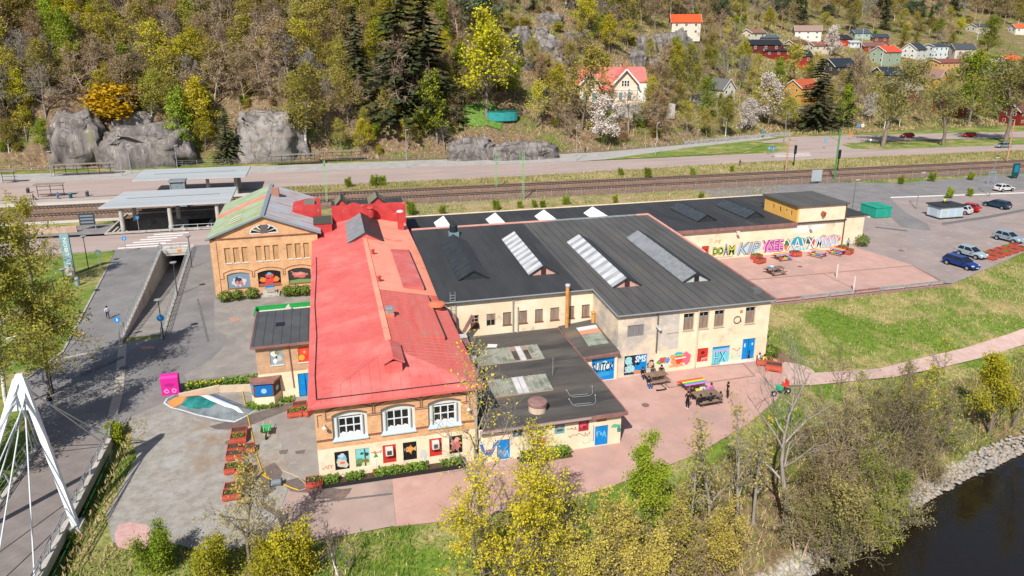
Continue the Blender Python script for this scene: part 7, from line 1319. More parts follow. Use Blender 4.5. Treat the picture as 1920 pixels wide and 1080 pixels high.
rock_px(380, 490, 160, 288, 18, 14, 'grey cliff behind the dark spruce', rock_w, dy=6); rock_px(440, 580, 198, 304, 18, 15, 'sloping pale rock slab left of the glazed bus shelters', rock_w, dy=3)
rock_px(842, 935, 250, 300, 6, 16, 'jagged dark road cutting, left half', dy=-.5); rock_px(920, 1050, 262, 299, 6, 17, 'jagged dark road cutting, right half tapering down', dy=-.5)
for i, (a, b, c, d, m_) in enumerate(((960, 1000, 42, 82, 0), (995, 1050, 58, 95, 1), (948, 985, 75, 118, 0), (1000, 1030, 45, 62, 1), (1030, 1060, 70, 92, 0), (1195, 1235, 62, 100, 0), (1225, 1260, 60, 85, 1), (1238, 1300, 50, 100, 0), (285, 320, 120, 150, 1), (180, 240, 0, 18, 0), (400, 480, 0, 22, 0), (500, 560, 2, 30, 1), (340, 380, 60, 80, 1), (1370, 1400, 100, 112, 1), (1290, 1330, 175, 192, 1), (1010, 1060, 20, 45, 0), (1060, 1110, 50, 78, 0), (930, 965, 95, 128, 1), (1040, 1085, 92, 118, 1), (975, 1010, 100, 130, 0), (1085, 1120, 85, 105, 0), (1180, 1215, 88, 122, 0), (1262, 1310, 82, 125, 0), (1215, 1245, 102, 130, 1), (560, 620, -5, 15, 0), (60, 110, -8, 14, 1), (250, 300, 0, 20, 0))):
    rock_px(a, b, c, d, 7, 30 + i, 'boulder on the wooded slope, %s counting from the cleared rocks above the maple' % ['first', 'second', 'third', 'fourth', 'fifth', 'sixth', 'seventh', 'eighth', 'ninth', 'tenth', 'eleventh', 'twelfth', 'thirteenth', 'fourteenth', 'fifteenth', 'sixteenth', 'seventeenth', 'eighteenth', 'nineteenth', 'twentieth', 'twenty-first', 'twenty-second', 'twenty-third', 'twenty-fourth', 'twenty-fifth', 'twenty-sixth', 'twenty-seventh'][i], rock_w if m_ else rock_m, True, group='boulders', steps=(30, 14))
# dry-stone wall above the footway
dw = thing('dry_stone_wall', 'long grey dry-stone wall edging the gardens above the junction', 'wall', (135, 158, 0)); sw_ = MB(); rr = random.Random(5); x = 108.
cells = []
while x < 152:
    y = float(np.interp(x, FOOT[:, 0], FOOT[:, 1])) - .6; z = 0.
    for k in range(3): w_ = rr.uniform(.5, 1.0); sw_.box(x + rr.uniform(-.1, .1), x + w_, y - .3 + rr.uniform(-.08, .08), y + .3, z - .05, z + rr.uniform(.3, .42)); z += .36
    x += .72
struct(sw_.build('stones', M('field_stone', (.22, .2, .18), (.36, .33, .3), s=2, rough=.95), dw), 'stuff')
# ================================================================ HILLSIDE HOUSES
def house(px, py, w_, d_, eh, rh, wallc, roofc, rz, label, wins=2, chim=True, trim='e8e6e0', floors=1, wall_h=None, name='house', dz=0., gable_front=False):
    """gabled house on the slope; ridge runs along its own x axis"""
    b = T(px, py); t = thing(name, label, 'house', (b[0], b[1], b[2] + dz), rz, 'houses on the hillside'); wm_ = M('house_wall_' + wallc, S(wallc, .62), S(wallc, .75), s=1.2, rough=.85, stretch=(4, 4, .5)) if 'house_wall_' + wallc not in MATS else MATS['house_wall_' + wallc]; rm = M('house_roof_' + roofc, S(roofc, .7), S(roofc, .85), s=1.5, rough=.75) if 'house_roof_' + roofc not in MATS else MATS['house_roof_' + roofc]
    h = w_ / 2; e = d_ / 2; m = MB(); m.box(-h, h, -e, e, -2.5, eh)
    for s_ in (-1, 1): m.prism([(s_ * h - s_ * .002, -e, eh), (s_ * h - s_ * .002, e, eh), (s_ * h - s_ * .002, 0, eh + rh)], (-s_ * .3, 0, 0))
    m.build('wall', wm_, t, world=False); o = .45; k = rh / e
    for s_ in (-1, 1): m = MB(); m.prism([(-h - o, s_ * (e + o), eh - k * o), (h + o, s_ * (e + o), eh - k * o), (h + o, 0, eh + rh), (-h - o, 0, eh + rh)], (0, 0, .18)); m.build('roof_slope', rm, t, world=False)
    for s_ in (-1, 1):
        for q in (-1, 1): m = MB(); x = s_ * (h + o + .03); m.bar((x, q * (e + o), eh - k * o + .06), (x, 0, eh + rh + .08), .06, .28); m.build('bargeboard', C(trim, .8), t, world=False)
    for f in range(floors):
        z0 = (eh / floors) * f + eh / floors * .35; z1 = z0 + eh / floors * .42
        for i in range(wins):
            x = -h + (i + .5) * w_ / wins
            for s_ in (-1,): m = MB(); m.box(x - .55, x + .55, -e - .06, -e - .005, z0, z1); wd_ = m.build('window', C(trim, .8), t, world=False); m = MB(); m.box(x - .45, x - .04, -e - .075, -e - .061, z0 + .1, z1 - .1); m.build('pane', glass, wd_, world=False); m = MB(); m.box(x + .04, x + .45, -e - .075, -e - .061, z0 + .1, z1 - .1); m.build('pane', glass, wd_, world=False)
        for s_ in (-1, 1):
            for y in ((-e * .45, e * .45) if d_ > 6 else (0,)): m = MB(); lo, hi = sorted((s_ * (h + .005), s_ * (h + .06))); m.box(lo, hi, y - .55, y + .55, z0, z1); wd_ = m.build('window', C(trim, .8), t, world=False); m = MB(); lo, hi = sorted((s_ * (h + .061), s_ * (h + .075))); m.box(lo, hi, y - .42, y + .42, z0 + .1, z1 - .1); m.build('pane', glass, wd_, world=False)
    for s_ in (-1, 1):
        if rh > 1.8: m = MB(); lo, hi = sorted((s_ * (h + .005), s_ * (h + .06))); m.box(lo, hi, -.4, .4, eh + .3, eh + 1.2); wd_ = m.build('window', C(trim, .8), t, world=False); m = MB(); lo, hi = sorted((s_ * (h + .061), s_ * (h + .075))); m.box(lo, hi, -.3, .3, eh + .4, eh + 1.1); m.build('pane', glass, wd_, world=False)
    if chim: m = MB(); m.box(-.4 + h * .3, .4 + h * .3, -.1, .6, eh + rh * .6, eh + rh + .9); m.build('chimney', C('8a4a38', .7), t, world=False)
    return t
HS = [  # px, py base, w, d, eaves, roof, wall, roof colour, turn, label, windows, chimney, floors
 (1283, 66, 12, 9, 5.4, 3.0, 'e8e0d0', 'e0562a', -20, 'white house with a bright orange roof high on the slope above the villa', 3, True, 2),
 (1412, 72, 9, 7, 2.6, 1.6, 'e6dccb', '8a6a5c', 15, 'low cream bungalow with a brown gable at the left of the estate', 2, True, 1),
 (1436, 80, 10, 6, 2.4, 1.2, 'b08a70', '4f6470', 0, 'low house with a blue-grey roof behind the dark sheds', 2, False, 1),
 (1428, 96, 15, 8, 3.0, 2.0, '6a2a24', '232a33', -8, 'long dark-roofed row house at the left of the estate', 3, False, 1),
 (1452, 106, 14, 7, 2.8, 2.2, '8a2a22', '252c34', -4, 'dark-roofed row house in the middle of the row', 3, False, 1),
 (1482, 118, 17, 8, 3.2, 2.6, 'a8322a', '252d36', -6, 'red-walled house with a wide dark roof in the row', 4, True, 1),
 (1512, 74, 13, 8, 4.4, 2.6, 'eceae4', '9a7f76', -28, 'white two-storey house with a pinkish brown roof near the woods', 3, True, 2),
 (1492, 92, 9, 7, 2.6, 1.5, 'd8c4b0', '6a4a42', 10, 'small house with a brown gable behind the flowering tree', 2, False, 1),
 (1535, 96, 12, 7, 2.8, 1.7, 'e4d8c8', '8a5a4a', 5, 'cream house with a reddish brown roof left of the flowering tree', 3, True, 1),
 (1572, 84, 11, 8, 3.0, 2.0, 'c8492a', '2a2c30', 8, 'orange-walled house with a black roof in the estate', 2, True, 1),
 (1598, 88, 6, 4, 2.4, .8, 'e8ecee', 'b4bcc2', 0, 'small white flat-roofed annex in the estate', 2, False, 1),
 (1612, 72, 9, 7, 3.0, 1.8, 'a8c0b4', '4a5a66', -15, 'pale green house with a slate roof below the pines', 2, False, 1),
 (1646, 80, 9, 7, 3.0, 1.8, '8a4a3c', '3c444c', -20, 'brown house with a slate roof below the pines, right one', 2, False, 1),
 (1632, 96, 11, 7, 2.6, 1.7, 'a04a34', '7a5a52', -10, 'low brick-red house behind the green gabled house', 2, True, 1),
 (1658, 118, 12, 9, 5.6, 2.6, 'a9b8a4', 'e2543a', 14, 'grey-green two-storey house with an orange-red roof', 2, True, 2),
 (1571, 135, 14, 9, 2.8, 3.4, '4a4240', '27313b', 10, 'dark house with a steep slate-blue roof and black chimney', 3, True, 1),
 (1662, 148, 13, 8, 2.4, 3.0, '55504e', '2c3640', 8, 'dark slate roof in front of the orange-roofed house', 2, False, 1),
 (1712, 108, 10, 8, 4.4, 2.8, 'e6e4de', '3a4048', 20, 'white house with dark gables left of the white cube house', 2, False, 2),
 (1752, 108, 10, 7, 6.0, 1.0, 'e2ecec', '3a4a58', 5, 'pale blue-white two-storey house with a low dark roof', 3, True, 2),
 (1800, 108, 11, 8, 4.6, 2.6, 'dcd2c4', '4a4e54', -15, 'house with dark roof and pale gable behind bare trees', 2, True, 1),
 (1768, 128, 15, 9, 3.0, 1.5, 'e0b070', '8a5248', 6, 'wide yellow house with a low brown roof', 4, True, 1),
 (1888, 124, 13, 9, 3.0, 2.2, 'e6dcc8', 'ea6426', 12, 'cream house with a vivid orange roof at the right', 2, True, 1),
 (1742, 158, 11, 8, 3.0, 3.4, 'e0a850', '8f6f66', -65, 'ochre gabled house with a brown roof', 2, False, 1),
 (1690, 186, 12, 9, 4.2, 3.0, '7a4438', '8f8474', -20, 'brown timber house with a grey roof behind the street trees', 3, False, 1),
 (1778, 214, 9, 7.5, 5.2, 3.2, 'a0522c', '6a5a50', -80, 'red-brown house with white window frames and a tall gable', 2, False, 2),
 (1502, 185, 12, 8, 4.6, 2.8, 'd9a24e', 'b85a3a', 20, 'yellow house with an orange roof beside the big spruce', 3, True, 2),
 (1352, 178, 7, 7, 2.4, 3.4, 'e4ded2', '6a6a6a', -70, 'small house with a white A-shaped gable among the trees', 1, False, 1),
 (1908, 232, 10, 8, 5.0, 3.0, '8a2a20', '6a4a40', 5, 'dark red house with white windows at the right edge', 3, False, 2),
 (1908, 62, 9, 7, 3.5, 2.2, 'ece6dc', 'd8603a', -10, 'white house with an orange roof at the top right', 2, False, 1),
 (1832, 60, 12, 8, 3.5, 1.6, 'cfc8bc', '4c4f54', 5, 'pale house with dark roof among trees at the top right', 3, False, 1),
 (1868, 140, 14, 5, 2.4, .6, 'd8dcde', 'a9b2b6', 8, 'long low white garage left of the orange-roofed house', 3, False, 1)]
for q in HS: house(*q[:6], q[6], q[7], R(q[8]), q[9], q[10], q[11], floors=q[12])
# villa on its terrace
vb = T(1150, 193); vl = thing('villa', 'large cream villa with a red roof and two white-trimmed front gables', 'house', (vb[0], vb[1] + 4, vb[2] + .3), R(-8)); vl.scale = (1.22,) * 3; vw = M('villa_cream', (.66, .50, .38), (.74, .58, .45), s=1, rough=.85); vr = M('villa_roof', (.50, .12, .10), (.58, .16, .14), s=1.2, rough=.7); wt = C('e8e8e4', .8)
def vb_(n, mt, *b): return bx(n, mt, vl, *b, world=False)
vb_('wall', vw, (-9, 9, -4, 4, -2.5, 5.6)); m = MB()
for s_ in (-1, 1): m = MB(); m.prism([(-9.5, s_ * 4.6, 5.3), (9.6, s_ * 4.6, 5.3), (9.6, 0, 9.0), (-9.5, 0, 9.0)], (0, 0, .2)); m.build('roof_slope', vr, vl, world=False)
for s_ in (-1, 1): m = MB(); m.prism([(s_ * 9, -4, 5.6), (s_ * 9, 4, 5.6), (s_ * 9, 0, 8.9)], (-s_ * .2, 0, 0)); m.build('gable', vw, vl, world=False)
for cx_, wd_, dp in ((-7.0, 2.5, 6.4), (2.8, 3.3, 6.2)):
    vb_('bay_wall', vw, (cx_ - wd_, cx_ + wd_, -dp, -4.001, -2.5, 5.2)); m = MB(); m.prism([(cx_ - wd_, -dp, 5.2), (cx_ + wd_, -dp, 5.2), (cx_, -dp, 5.2 + wd_ * 1.05)], (0, .25, 0)); m.build('gable', vw, vl, world=False)
    for s_ in (-1, 1):
        m = MB(); m.prism([(cx_ + s_ * (wd_ + .6), -dp - .8, 4.6), (cx_, -dp - .8, 5.3 + wd_ * 1.05), (cx_, -1, 5.3 + wd_ * 1.05), (cx_ + s_ * (wd_ + .6), -1, 4.6)], (0, 0, .18)); m.build('roof_slope', vr, vl, world=False)
        m = MB(); m.bar((cx_ + s_ * (wd_ + .65), -dp - .85, 4.65), (cx_, -dp - .85, 5.4 + wd_ * 1.05), .1, .4); m.build('bargeboard', wt, vl, world=False)
    for k in (-1, 0, 1): x = cx_ + k * .75; w0 = vb_('window', wt, (x - .34, x + .34, -dp - .06, -dp - .004, 4.3, 6.0)); bx('pane', glass, w0, (x - .24, x + .24, -dp - .08, -dp - .061, 4.45, 5.1), world=False); bx('pane', glass, w0, (x - .24, x + .24, -dp - .08, -dp - .061, 5.2, 5.85), world=False)
    for k in (-1, 1): x = cx_ + k * 1.2; w0 = vb_('window', wt, (x - .6, x + .6, -dp - .06, -dp - .004, .6, 2.9)); bx('pane', M('villa_pane', (.12, .22, .22), rough=.2) if 'villa_pane' not in MATS else MATS['villa_pane'], w0, (x - .48, x + .48, -dp - .08, -dp - .061, .72, 2.78), world=False)
    vb_('string_course', wt, (cx_ - wd_ - .1, cx_ + wd_ + .1, -dp - .1, -dp - .062, 3.4, 3.7))
m = MB(); m.prism([(-4.6, -6.8, 3.1), (-.4, -6.8, 3.1), (-.4, -3.9, 4.4), (-4.6, -3.9, 4.4)], (0, 0, .15)); m.build('veranda_roof', vr, vl, world=False)
for x in (-4.2, -2.5, -.8): vb_('veranda_post', wt, (x - .12, x + .12, -6.6, -6.36, -1, 3.1))
vb_('white_wing', wt, (6.2, 9.1, -5.2, -4.001, -2.5, 5.0)); vb_('chimney', C('b07a5c', .75), (3.4, 4.6, -.6, .6, 8.2, 10.2)); vb_('chimney', C('b07a5c', .75), (-3.0, -2.2, -3.4, -2.6, 6, 8.4)); vb_('terrace', conc, (-12, 16, -9, 5, -4, -.25))
x, y, z = T(1132, 196); bx('wall', wt, tag(thing('x', '', ''), 'small white shed between the maple and the villa', 'shed') if False else thing('garden_shed', 'small white shed between the yellow maple and the villa', 'shed', (*T(1018, 196)[:2], T(1018, 196)[2])), (-1, 1, -1, 1, -1, 2.4), world=False)
sh_ = [o for o in col.objects if o.name == 'garden_shed'][0]; m = MB(); m.prism([(-1.2, -1.2, 2.4), (1.2, -1.2, 2.4), (0, -1.2, 3.2)], (0, 2.4, 0)); m.build('roof', C('4a4a4a', .7), sh_, world=False)
nx_, ny_, nz_ = T(942, 226); net = thing('garden_net', 'teal netted enclosure on the grass above the road cutting', 'enclosure', (nx_, ny_, nz_)); tealn = M('teal_net', (.02, .22, .22), (.04, .3, .3), s=3, rough=.7); m = MB(); m.lathe([(4.2, 0), (4.3, 2.6)], 16, (0, 0, 0)); o = m.build('net', tealn, net, world=False); o.scale = (1.1, .5, 1); m = MB(); m.lathe([(4.35, 2.6), (4.35, 2.8)], 16, (0, 0, 0)); o = m.build('rim', C('1a6a66', .8), net, world=False); o.scale = (1.1, .5, 1)
drape('garden_lawn', M('fresh_grass', (.07, .16, .02), (.12, .22, .035), s=.8, rough=.95, bump=.6, bs=4), T(905, 215)[:2], 16, (9, 7), 8, .3)
for px, py, lb in ((1384, 80, 'tall white flagpole left of the estate'), (1614, 95, 'white flagpole behind the orange house'), (1650, 140, 'white flagpole in front of the dark slate roof'), (1832, 75, 'white flagpole at the top right')):
    b = T(px, py); t = thing('flagpole', lb, 'flagpole', b); m = MB(); m.tube((0, 0, -.5), (0, 0, 11), .12, .06, n=8); m.build('pole', wt, t, world=False); m = MB(); m.ball((0, 0, 11.1), .15, 6); m.build('knob', wt, t, world=False)
# ================================================================ VEGETATION
bark_b = M('brown_bark', (.14, .11, .085), (.235, .19, .155), s=2, rough=.95, stretch=(3, 3, .5)); bark_g = M('grey_bark', (.20, .17, .14), (.32, .285, .245), s=2, rough=.95, stretch=(3, 3, .5)); bark_w = M('birch_bark', (.66, .63, .58), (.13, .12, .11), s=3, rough=.85, lo=.52, hi=.66, stretch=(.6, .6, 3)); twig_r = M('russet_twigs', (.28, .205, .145), (.43, .335, .245), s=.4, rough=.95, rnd=.08)
def leafmat(n, a, b, rnd=.05, tr=.3): return M(n, a, b, s=.6, rough=.75, rnd=rnd, trans=tr, spec=.2)
L_olive = leafmat('olive_buds', (.27, .235, .03), (.40, .36, .05)); L_yel = leafmat('yellow_green_leaf', (.36, .335, .012), (.54, .48, .03), .035); L_grn = leafmat('fresh_green_leaf', (.16, .235, .014), (.30, .36, .03)); L_brn = leafmat('brown_buds', (.28, .19, .085), (.38, .275, .13)); L_bir = leafmat('birch_leaf', (.27, .265, .035), (.42, .39, .07), .05, .42); L_och = leafmat('ochre_catkins', (.42, .36, .055), (.58, .50, .10), .03); L_yf = leafmat('bright_yellow_buds', (.52, .46, .02), (.68, .58, .04), .02, .4); L_org = leafmat('orange_blossom', (.62, .36, .01), (.74, .48, .03), .02)
L_wht = leafmat('white_blossom', (.52, .46, .42), (.70, .64, .58), .02); L_spr = leafmat('spruce_needles', (.036, .05, .018), (.08, .10, .034), .05, .08); L_pin = leafmat('pine_needles', (.055, .085, .045), (.11, .15, .08), .04, .08); L_wil = leafmat('willow_leaf', (.25, .225, .06), (.37, .335, .11), .05, .4); L_gold = leafmat('golden_needles', (.30, .17, .02), (.4, .25, .04), .02)
def grow(seed, H, tr, first=.25, n1=14, l1=.42, ang=58, n2=6, n3=5, droop=0., wob=.06, stems=1, top=20):
    r = random.Random(seed); S_ = []; tips = []; ga = r.gauss; sq = math.sqrt
    def limb(p, d, L, r0, r1, n, bend, lift):
        x, y, z = p; a, b, c = d; q = sq(a * a + b * b + c * c); a /= q; b /= q; c /= q; pts = [p]; st = L / n
        for k in range(n):
            a += ga(0, bend); b += ga(0, bend); c += ga(0, bend) + lift; q = sq(a * a + b * b + c * c); a /= q; b /= q; c /= q
            X, Y, Z = x + a * st, y + b * st, z + c * st; S_.append((x, y, z, X, Y, Z, r0 + (r1 - r0) * k / n, r0 + (r1 - r0) * (k + 1) / n)); x, y, z = X, Y, Z; pts.append((x, y, z))
        return pts
    def at(pts, t):
        q = t * (len(pts) - 1); i = min(int(q), len(pts) - 2); f = q - i; a, b = pts[i], pts[i + 1]; d = (b[0] - a[0], b[1] - a[1], b[2] - a[2]); l = sq(d[0] ** 2 + d[1] ** 2 + d[2] ** 2) + 1e-9
        return (a[0] + d[0] * f, a[1] + d[1] * f, a[2] + d[2] * f), (d[0] / l, d[1] / l, d[2] / l)
    for s_ in range(stems):
        a0 = r.uniform(0, 6.28); m_ = stems > 1; Hs = H * (1 if s_ == 0 else r.uniform(.7, .95))
        tk = limb((math.cos(a0) * .2 * m_, math.sin(a0) * .2 * m_, -.4), (math.cos(a0) * .22 * m_, math.sin(a0) * .22 * m_, 1.), Hs + .4, tr, tr * .16, 8, wob, .04); n1s = max(4, n1 // (2 if m_ else 1))
        for i in range(n1s):
            t = first + (1 - first) * (i + r.random() * .8) / n1s; p, _ = at(tk, min(t, .98)); f = (t - first) / (1 - first); az = i * 2.4 + ga(0, .4); A = R(ang * (1 - f) + top * f + ga(0, 8)); sa = math.sin(A)
            L = Hs * l1 * (1 - .62 * f) * r.uniform(.7, 1.15); rb = tr * (.46 - .3 * f); b1 = limb(p, (math.cos(az) * sa, math.sin(az) * sa, math.cos(A)), L, rb, rb * .25, 4, .13, .05 - droop * .6)
            for j in range(n2):
                p2, dd = at(b1, .25 + .75 * (j + r.random()) / n2); L2 = L * r.uniform(.28, .5); b2 = limb(p2, (dd[0] + ga(0, .75), dd[1] + ga(0, .75), dd[2] + ga(0, .75)), L2, max(rb * .28, .012), max(rb * .1, .008), 3, .16, .04 - droop)
                for k in range(n3):
                    p3, dd = at(b2, .2 + .8 * (k + r.random()) / n3); b3 = limb(p3, (dd[0] + ga(0, .8), dd[1] + ga(0, .8), dd[2] + ga(0, .8) - droop * 2), L2 * r.uniform(.35, .65), max(rb * .09, .008), .005, 2, .15, .03 - droop * 1.3); tips.append(b3[-1]); tips.append(b3[1])
    return np.array(S_), np.array(tips)
def segmesh(name, S_, mat, parent=None, minr=0.):
    out = []; Fs = []; base = 0; mi = []; two = isinstance(mat, tuple)
    for big in (True, False):
        q = S_[(S_[:, 6] > .055) == big]; k = 6 if big else 3
        if not len(q): continue
        p, e = q[:, :3], q[:, 3:6]; d = e - p; d /= np.linalg.norm(d, axis=1, keepdims=True) + 1e-9; a = np.where(np.abs(d[:, 2:3]) < .9, np.array([[0, 0, 1.]]), np.array([[1., 0, 0]])); u = np.cross(d, a); u /= np.linalg.norm(u, axis=1, keepdims=True) + 1e-9; v = np.cross(d, u)
        V = []
        for c, rr in ((p, np.maximum(q[:, 6], minr)), (e, np.maximum(q[:, 7], minr))):
            for i in range(k): t = 2 * math.pi * i / k; V.append(c + u * (rr * math.cos(t))[:, None] + v * (rr * math.sin(t))[:, None])
        V = np.stack(V, 1); N = len(q); out.append(V.reshape(-1, 3)); o = base + np.arange(N)[:, None] * 2 * k
        for i in range(k): j = (i + 1) % k; Fs.append(np.concatenate([o + j, o + i, o + k + i, o + k + j], 1))
        base += N * 2 * k; mi.append(np.full(N * k, 0 if big else 1))
    return npmesh(name, np.concatenate(out), np.concatenate(Fs), list(mat) if two else mat, parent, smooth=True, mi=np.concatenate(mi) if two else None)
def leaves(name, C_, n, spread, size, mat, parent, seed, flatz=0.):
    r = np.random.default_rng(seed); P_ = np.repeat(C_, n, 0) + r.normal(size=(len(C_) * n, 3)) * spread; N = len(P_); a = r.normal(size=(N, 3)); a[:, 2] += flatz; a /= np.linalg.norm(a, axis=1, keepdims=True); u = np.cross(a, r.normal(size=(N, 3))); u /= np.linalg.norm(u, axis=1, keepdims=True) + 1e-9; v = np.cross(a, u); s_ = size * r.uniform(.55, 1.35, (N, 1))
    V = np.stack([P_ - u * s_, P_ - v * s_ * .6, P_ + u * s_, P_ + v * s_ * .6], 1).reshape(-1, 3); return npmesh(name, V, np.arange(4 * N).reshape(-1, 4), mat, parent)
def conifer(name, seed, H, Wd, mat, nl=30, nb=13, par=None, bare=.06, dens=9, sz=.24):
    r = np.random.default_rng(seed); t = par or thing(name, 'x', 'tree'); S_ = [(0, 0, -.4, 0, 0, H, .018 * H + .05, .02)]; P_ = []; D_ = []
    for i in range(nl):
        f = bare + (1 - bare) * i / nl; z = H * f; L = Wd * (1 - f) ** .85 * r.uniform(.85, 1.12) + .15
        for j in range(max(5, int(nb * (1 - f * .5)))):
            if r.random() < .08: continue
            az = j * 6.283 / nb + i * .7 + r.normal() * .15; l = L * r.uniform(.72, 1.12); tip = np.array([math.cos(az) * l, math.sin(az) * l, z - l * .28 + .1 * l * r.random()]); b = np.array([0, 0, z]); S_.append((*b, *tip, .035, .01))
            for k in range(dens): q = (k + r.random() + .4) / dens; P_.append(b + (tip - b) * min(q, 1.)); D_.append((tip - b) / l)
    P_ = np.array(P_); D_ = np.array(D_); N = len(P_); sd = np.cross(D_, np.array([0, 0, 1.])) + r.normal(size=(N, 3)) * .35; sd /= np.linalg.norm(sd, axis=1, keepdims=True); s_ = sz * r.uniform(.7, 1.4, (N, 1)) * (Wd / 3) ** .5; dn = np.array([[0, 0, -.35]]) * s_
    V = np.stack([P_ - sd * s_ + dn, P_ - D_ * s_ * .5, P_ + sd * s_ + dn, P_ + D_ * s_ * 1.3 + dn * .5], 1).reshape(-1, 3)
    segmesh('trunk', np.array(S_), bark_b, t); npmesh('crown', V, np.arange(4 * N).reshape(-1, 4), mat, t); return t
BW = (bark_w, bark_b); BG = (bark_g, twig_r)
def tree(name, seed, H, tr, bark, leaf, n=3, spread=.35, size=.17, label='x', minr=.02, twig=None, lfrac=1., **k):
    t = thing(name, label, 'tree'); S_, tips = grow(seed, H, tr, **k); segmesh('trunk', S_, bark, t, minr)
    if leaf is not None:
        q = tips if lfrac >= 1 else tips[np.random.default_rng(seed + 1).random(len(tips)) < lfrac]; leaves('crown', q, n, spread, size, leaf, t, seed + 9)
    return t
# ---- prototypes, all about 12 m tall
PR = {}
def proto(key, lst): PR[key] = [(o, [0]) for o in lst]
proto('bare', [tree('bare_tree', 1, 12, .2, twig_r, L_brn, 1, .3, .11, minr=.034, n1=17, n2=8, n3=6, l1=.42, lfrac=.4), tree('bare_tree', 2, 12, .18, BG, L_brn, 1, .3, .12, minr=.034, n1=16, n2=8, n3=6, ang=45, lfrac=.5), tree('bare_tree', 3, 12, .2, twig_r, L_brn, 2, .35, .13, minr=.03, n1=17, n2=7, n3=6), tree('bare_tree', 4, 12, .2, (bark_g, bark_g), None, minr=.03, n1=15, n2=8, n3=6, ang=50)])
proto('olive', [tree('budding_tree', 11, 12, .2, bark_b, L_olive, 4, .45, .17, minr=.028, lfrac=.75, n1=16, n2=7), tree('budding_tree', 12, 12, .18, BG, L_olive, 3, .45, .17, minr=.03, ang=48, n1=15, n2=7), tree('budding_tree', 13, 12, .2, twig_r, L_brn, 4, .42, .16, minr=.03, ang=62, n1=16, n2=7, lfrac=.8)])
proto('yellow', [tree('flowering_maple', 21, 12, .22, bark_b, L_yel, 6, .42, .18, minr=.028, ang=60, n1=17, lfrac=.75), tree('flowering_maple', 22, 12, .2, BG, L_yel, 4, .42, .18, minr=.03, ang=50, lfrac=.6)])
proto('green', [tree('leafing_tree', 31, 12, .2, bark_b, L_grn, 6, .42, .18, minr=.028, ang=56, first=.15, lfrac=.8), tree('leafing_tree', 32, 12, .17, BG, L_grn, 6, .4, .18, minr=.028, ang=40, l1=.34, first=.12, lfrac=.85)])
proto('birch', [tree('birch_tree', 41, 12, .15, BW, L_bir, 5, .36, .14, minr=.02, ang=42, l1=.34, droop=.12, n1=16), tree('birch_tree', 42, 12, .14, BW, L_bir, 4, .36, .14, minr=.02, ang=36, l1=.3, droop=.14, n1=16)])
proto('willow', [tree('street_willow', 51, 12, .32, bark_b, L_wil, 6, .42, .15, minr=.022, ang=50, l1=.46, droop=.06, n1=14, first=.3, lfrac=.8)])
proto('gold', [conifer('golden_conifer', 63, 12, 3.4, L_gold)])
proto('spruce', [conifer('spruce_tree', 61, 12, 2.7, L_spr), conifer('spruce_tree', 62, 12, 3.2, L_spr, nl=28)])
S_, tips = grow(71, 12, .22, first=.55, n1=11, l1=.34, ang=70, n2=6, n3=4, top=30); pt = thing('pine_tree', 'x', 'tree'); segmesh('trunk', S_, M('pine_bark', (.26, .13, .07), (.34, .2, .12), s=2, rough=.95), pt, .02); leaves('crown', tips, 8, .38, .2, L_pin, pt, 72); proto('pine', [pt])
proto('blossom', [tree('blossom_tree', 81, 12, .2, bark_b, L_wht, 6, .5, .22, minr=.03, ang=62, first=.12, n1=15)])
proto('bush', [tree('bush', 91, 4, .06, bark_b, L_grn, 4, .28, .15, minr=.015, stems=5, first=.1, n1=14, n2=4, n3=3), tree('bush', 92, 4, .06, twig_r, L_olive, 3, .28, .15, minr=.02, stems=6, first=.1, n1=14, n2=4, n3=4), tree('bush', 93, 4, .06, twig_r, L_brn, 2, .28, .14, minr=.02, stems=6, first=.1, n1=14, n2=4, n3=4)])
proto('forsythia', [tree('flowering_bush', 95, 4, .06, bark_b, L_org, 7, .34, .17, minr=.02, stems=6, first=.08, n1=16, n2=4, n3=4)])
SIZE = {'bush': 4, 'forsythia': 4}
def plant(kind, loc, H, label, group, rz=None, v=None, wide=1.):
    lst = PR[kind]; o, u = lst[(v if v is not None else random.randrange(len(lst))) % len(lst)]; s = H / SIZE.get(kind, 12.); rz = random.uniform(0, 6.28) if rz is None else rz
    if not u[0]: u[0] = 1; o.location = loc; o.rotation_euler[2] = rz; o.scale = (s * wide, s * wide, s); o['label'] = label; o['group'] = group; return o
    return dup(o, loc, rz, label, group, (s * wide, s * wide, s))
def hpx(b, top):       # height that reaches photo row `top` above base b
    k = np.arange(.5, 40, .1); d = np.stack([np.full(len(k), b[0]), np.full(len(k), b[1]), b[2] + k], 1) - CL; w_ = d @ fw; y = 450 - 1340 * (d @ upv) / w_; return float(k[np.argmin(np.abs(y - top))])
def at_px(kind, px, py, top, label, group=None, v=None, wide=1.): b = T(px, py); return plant(kind, b, hpx(b, top), label, group or 'single trees', v=v, wide=wide)
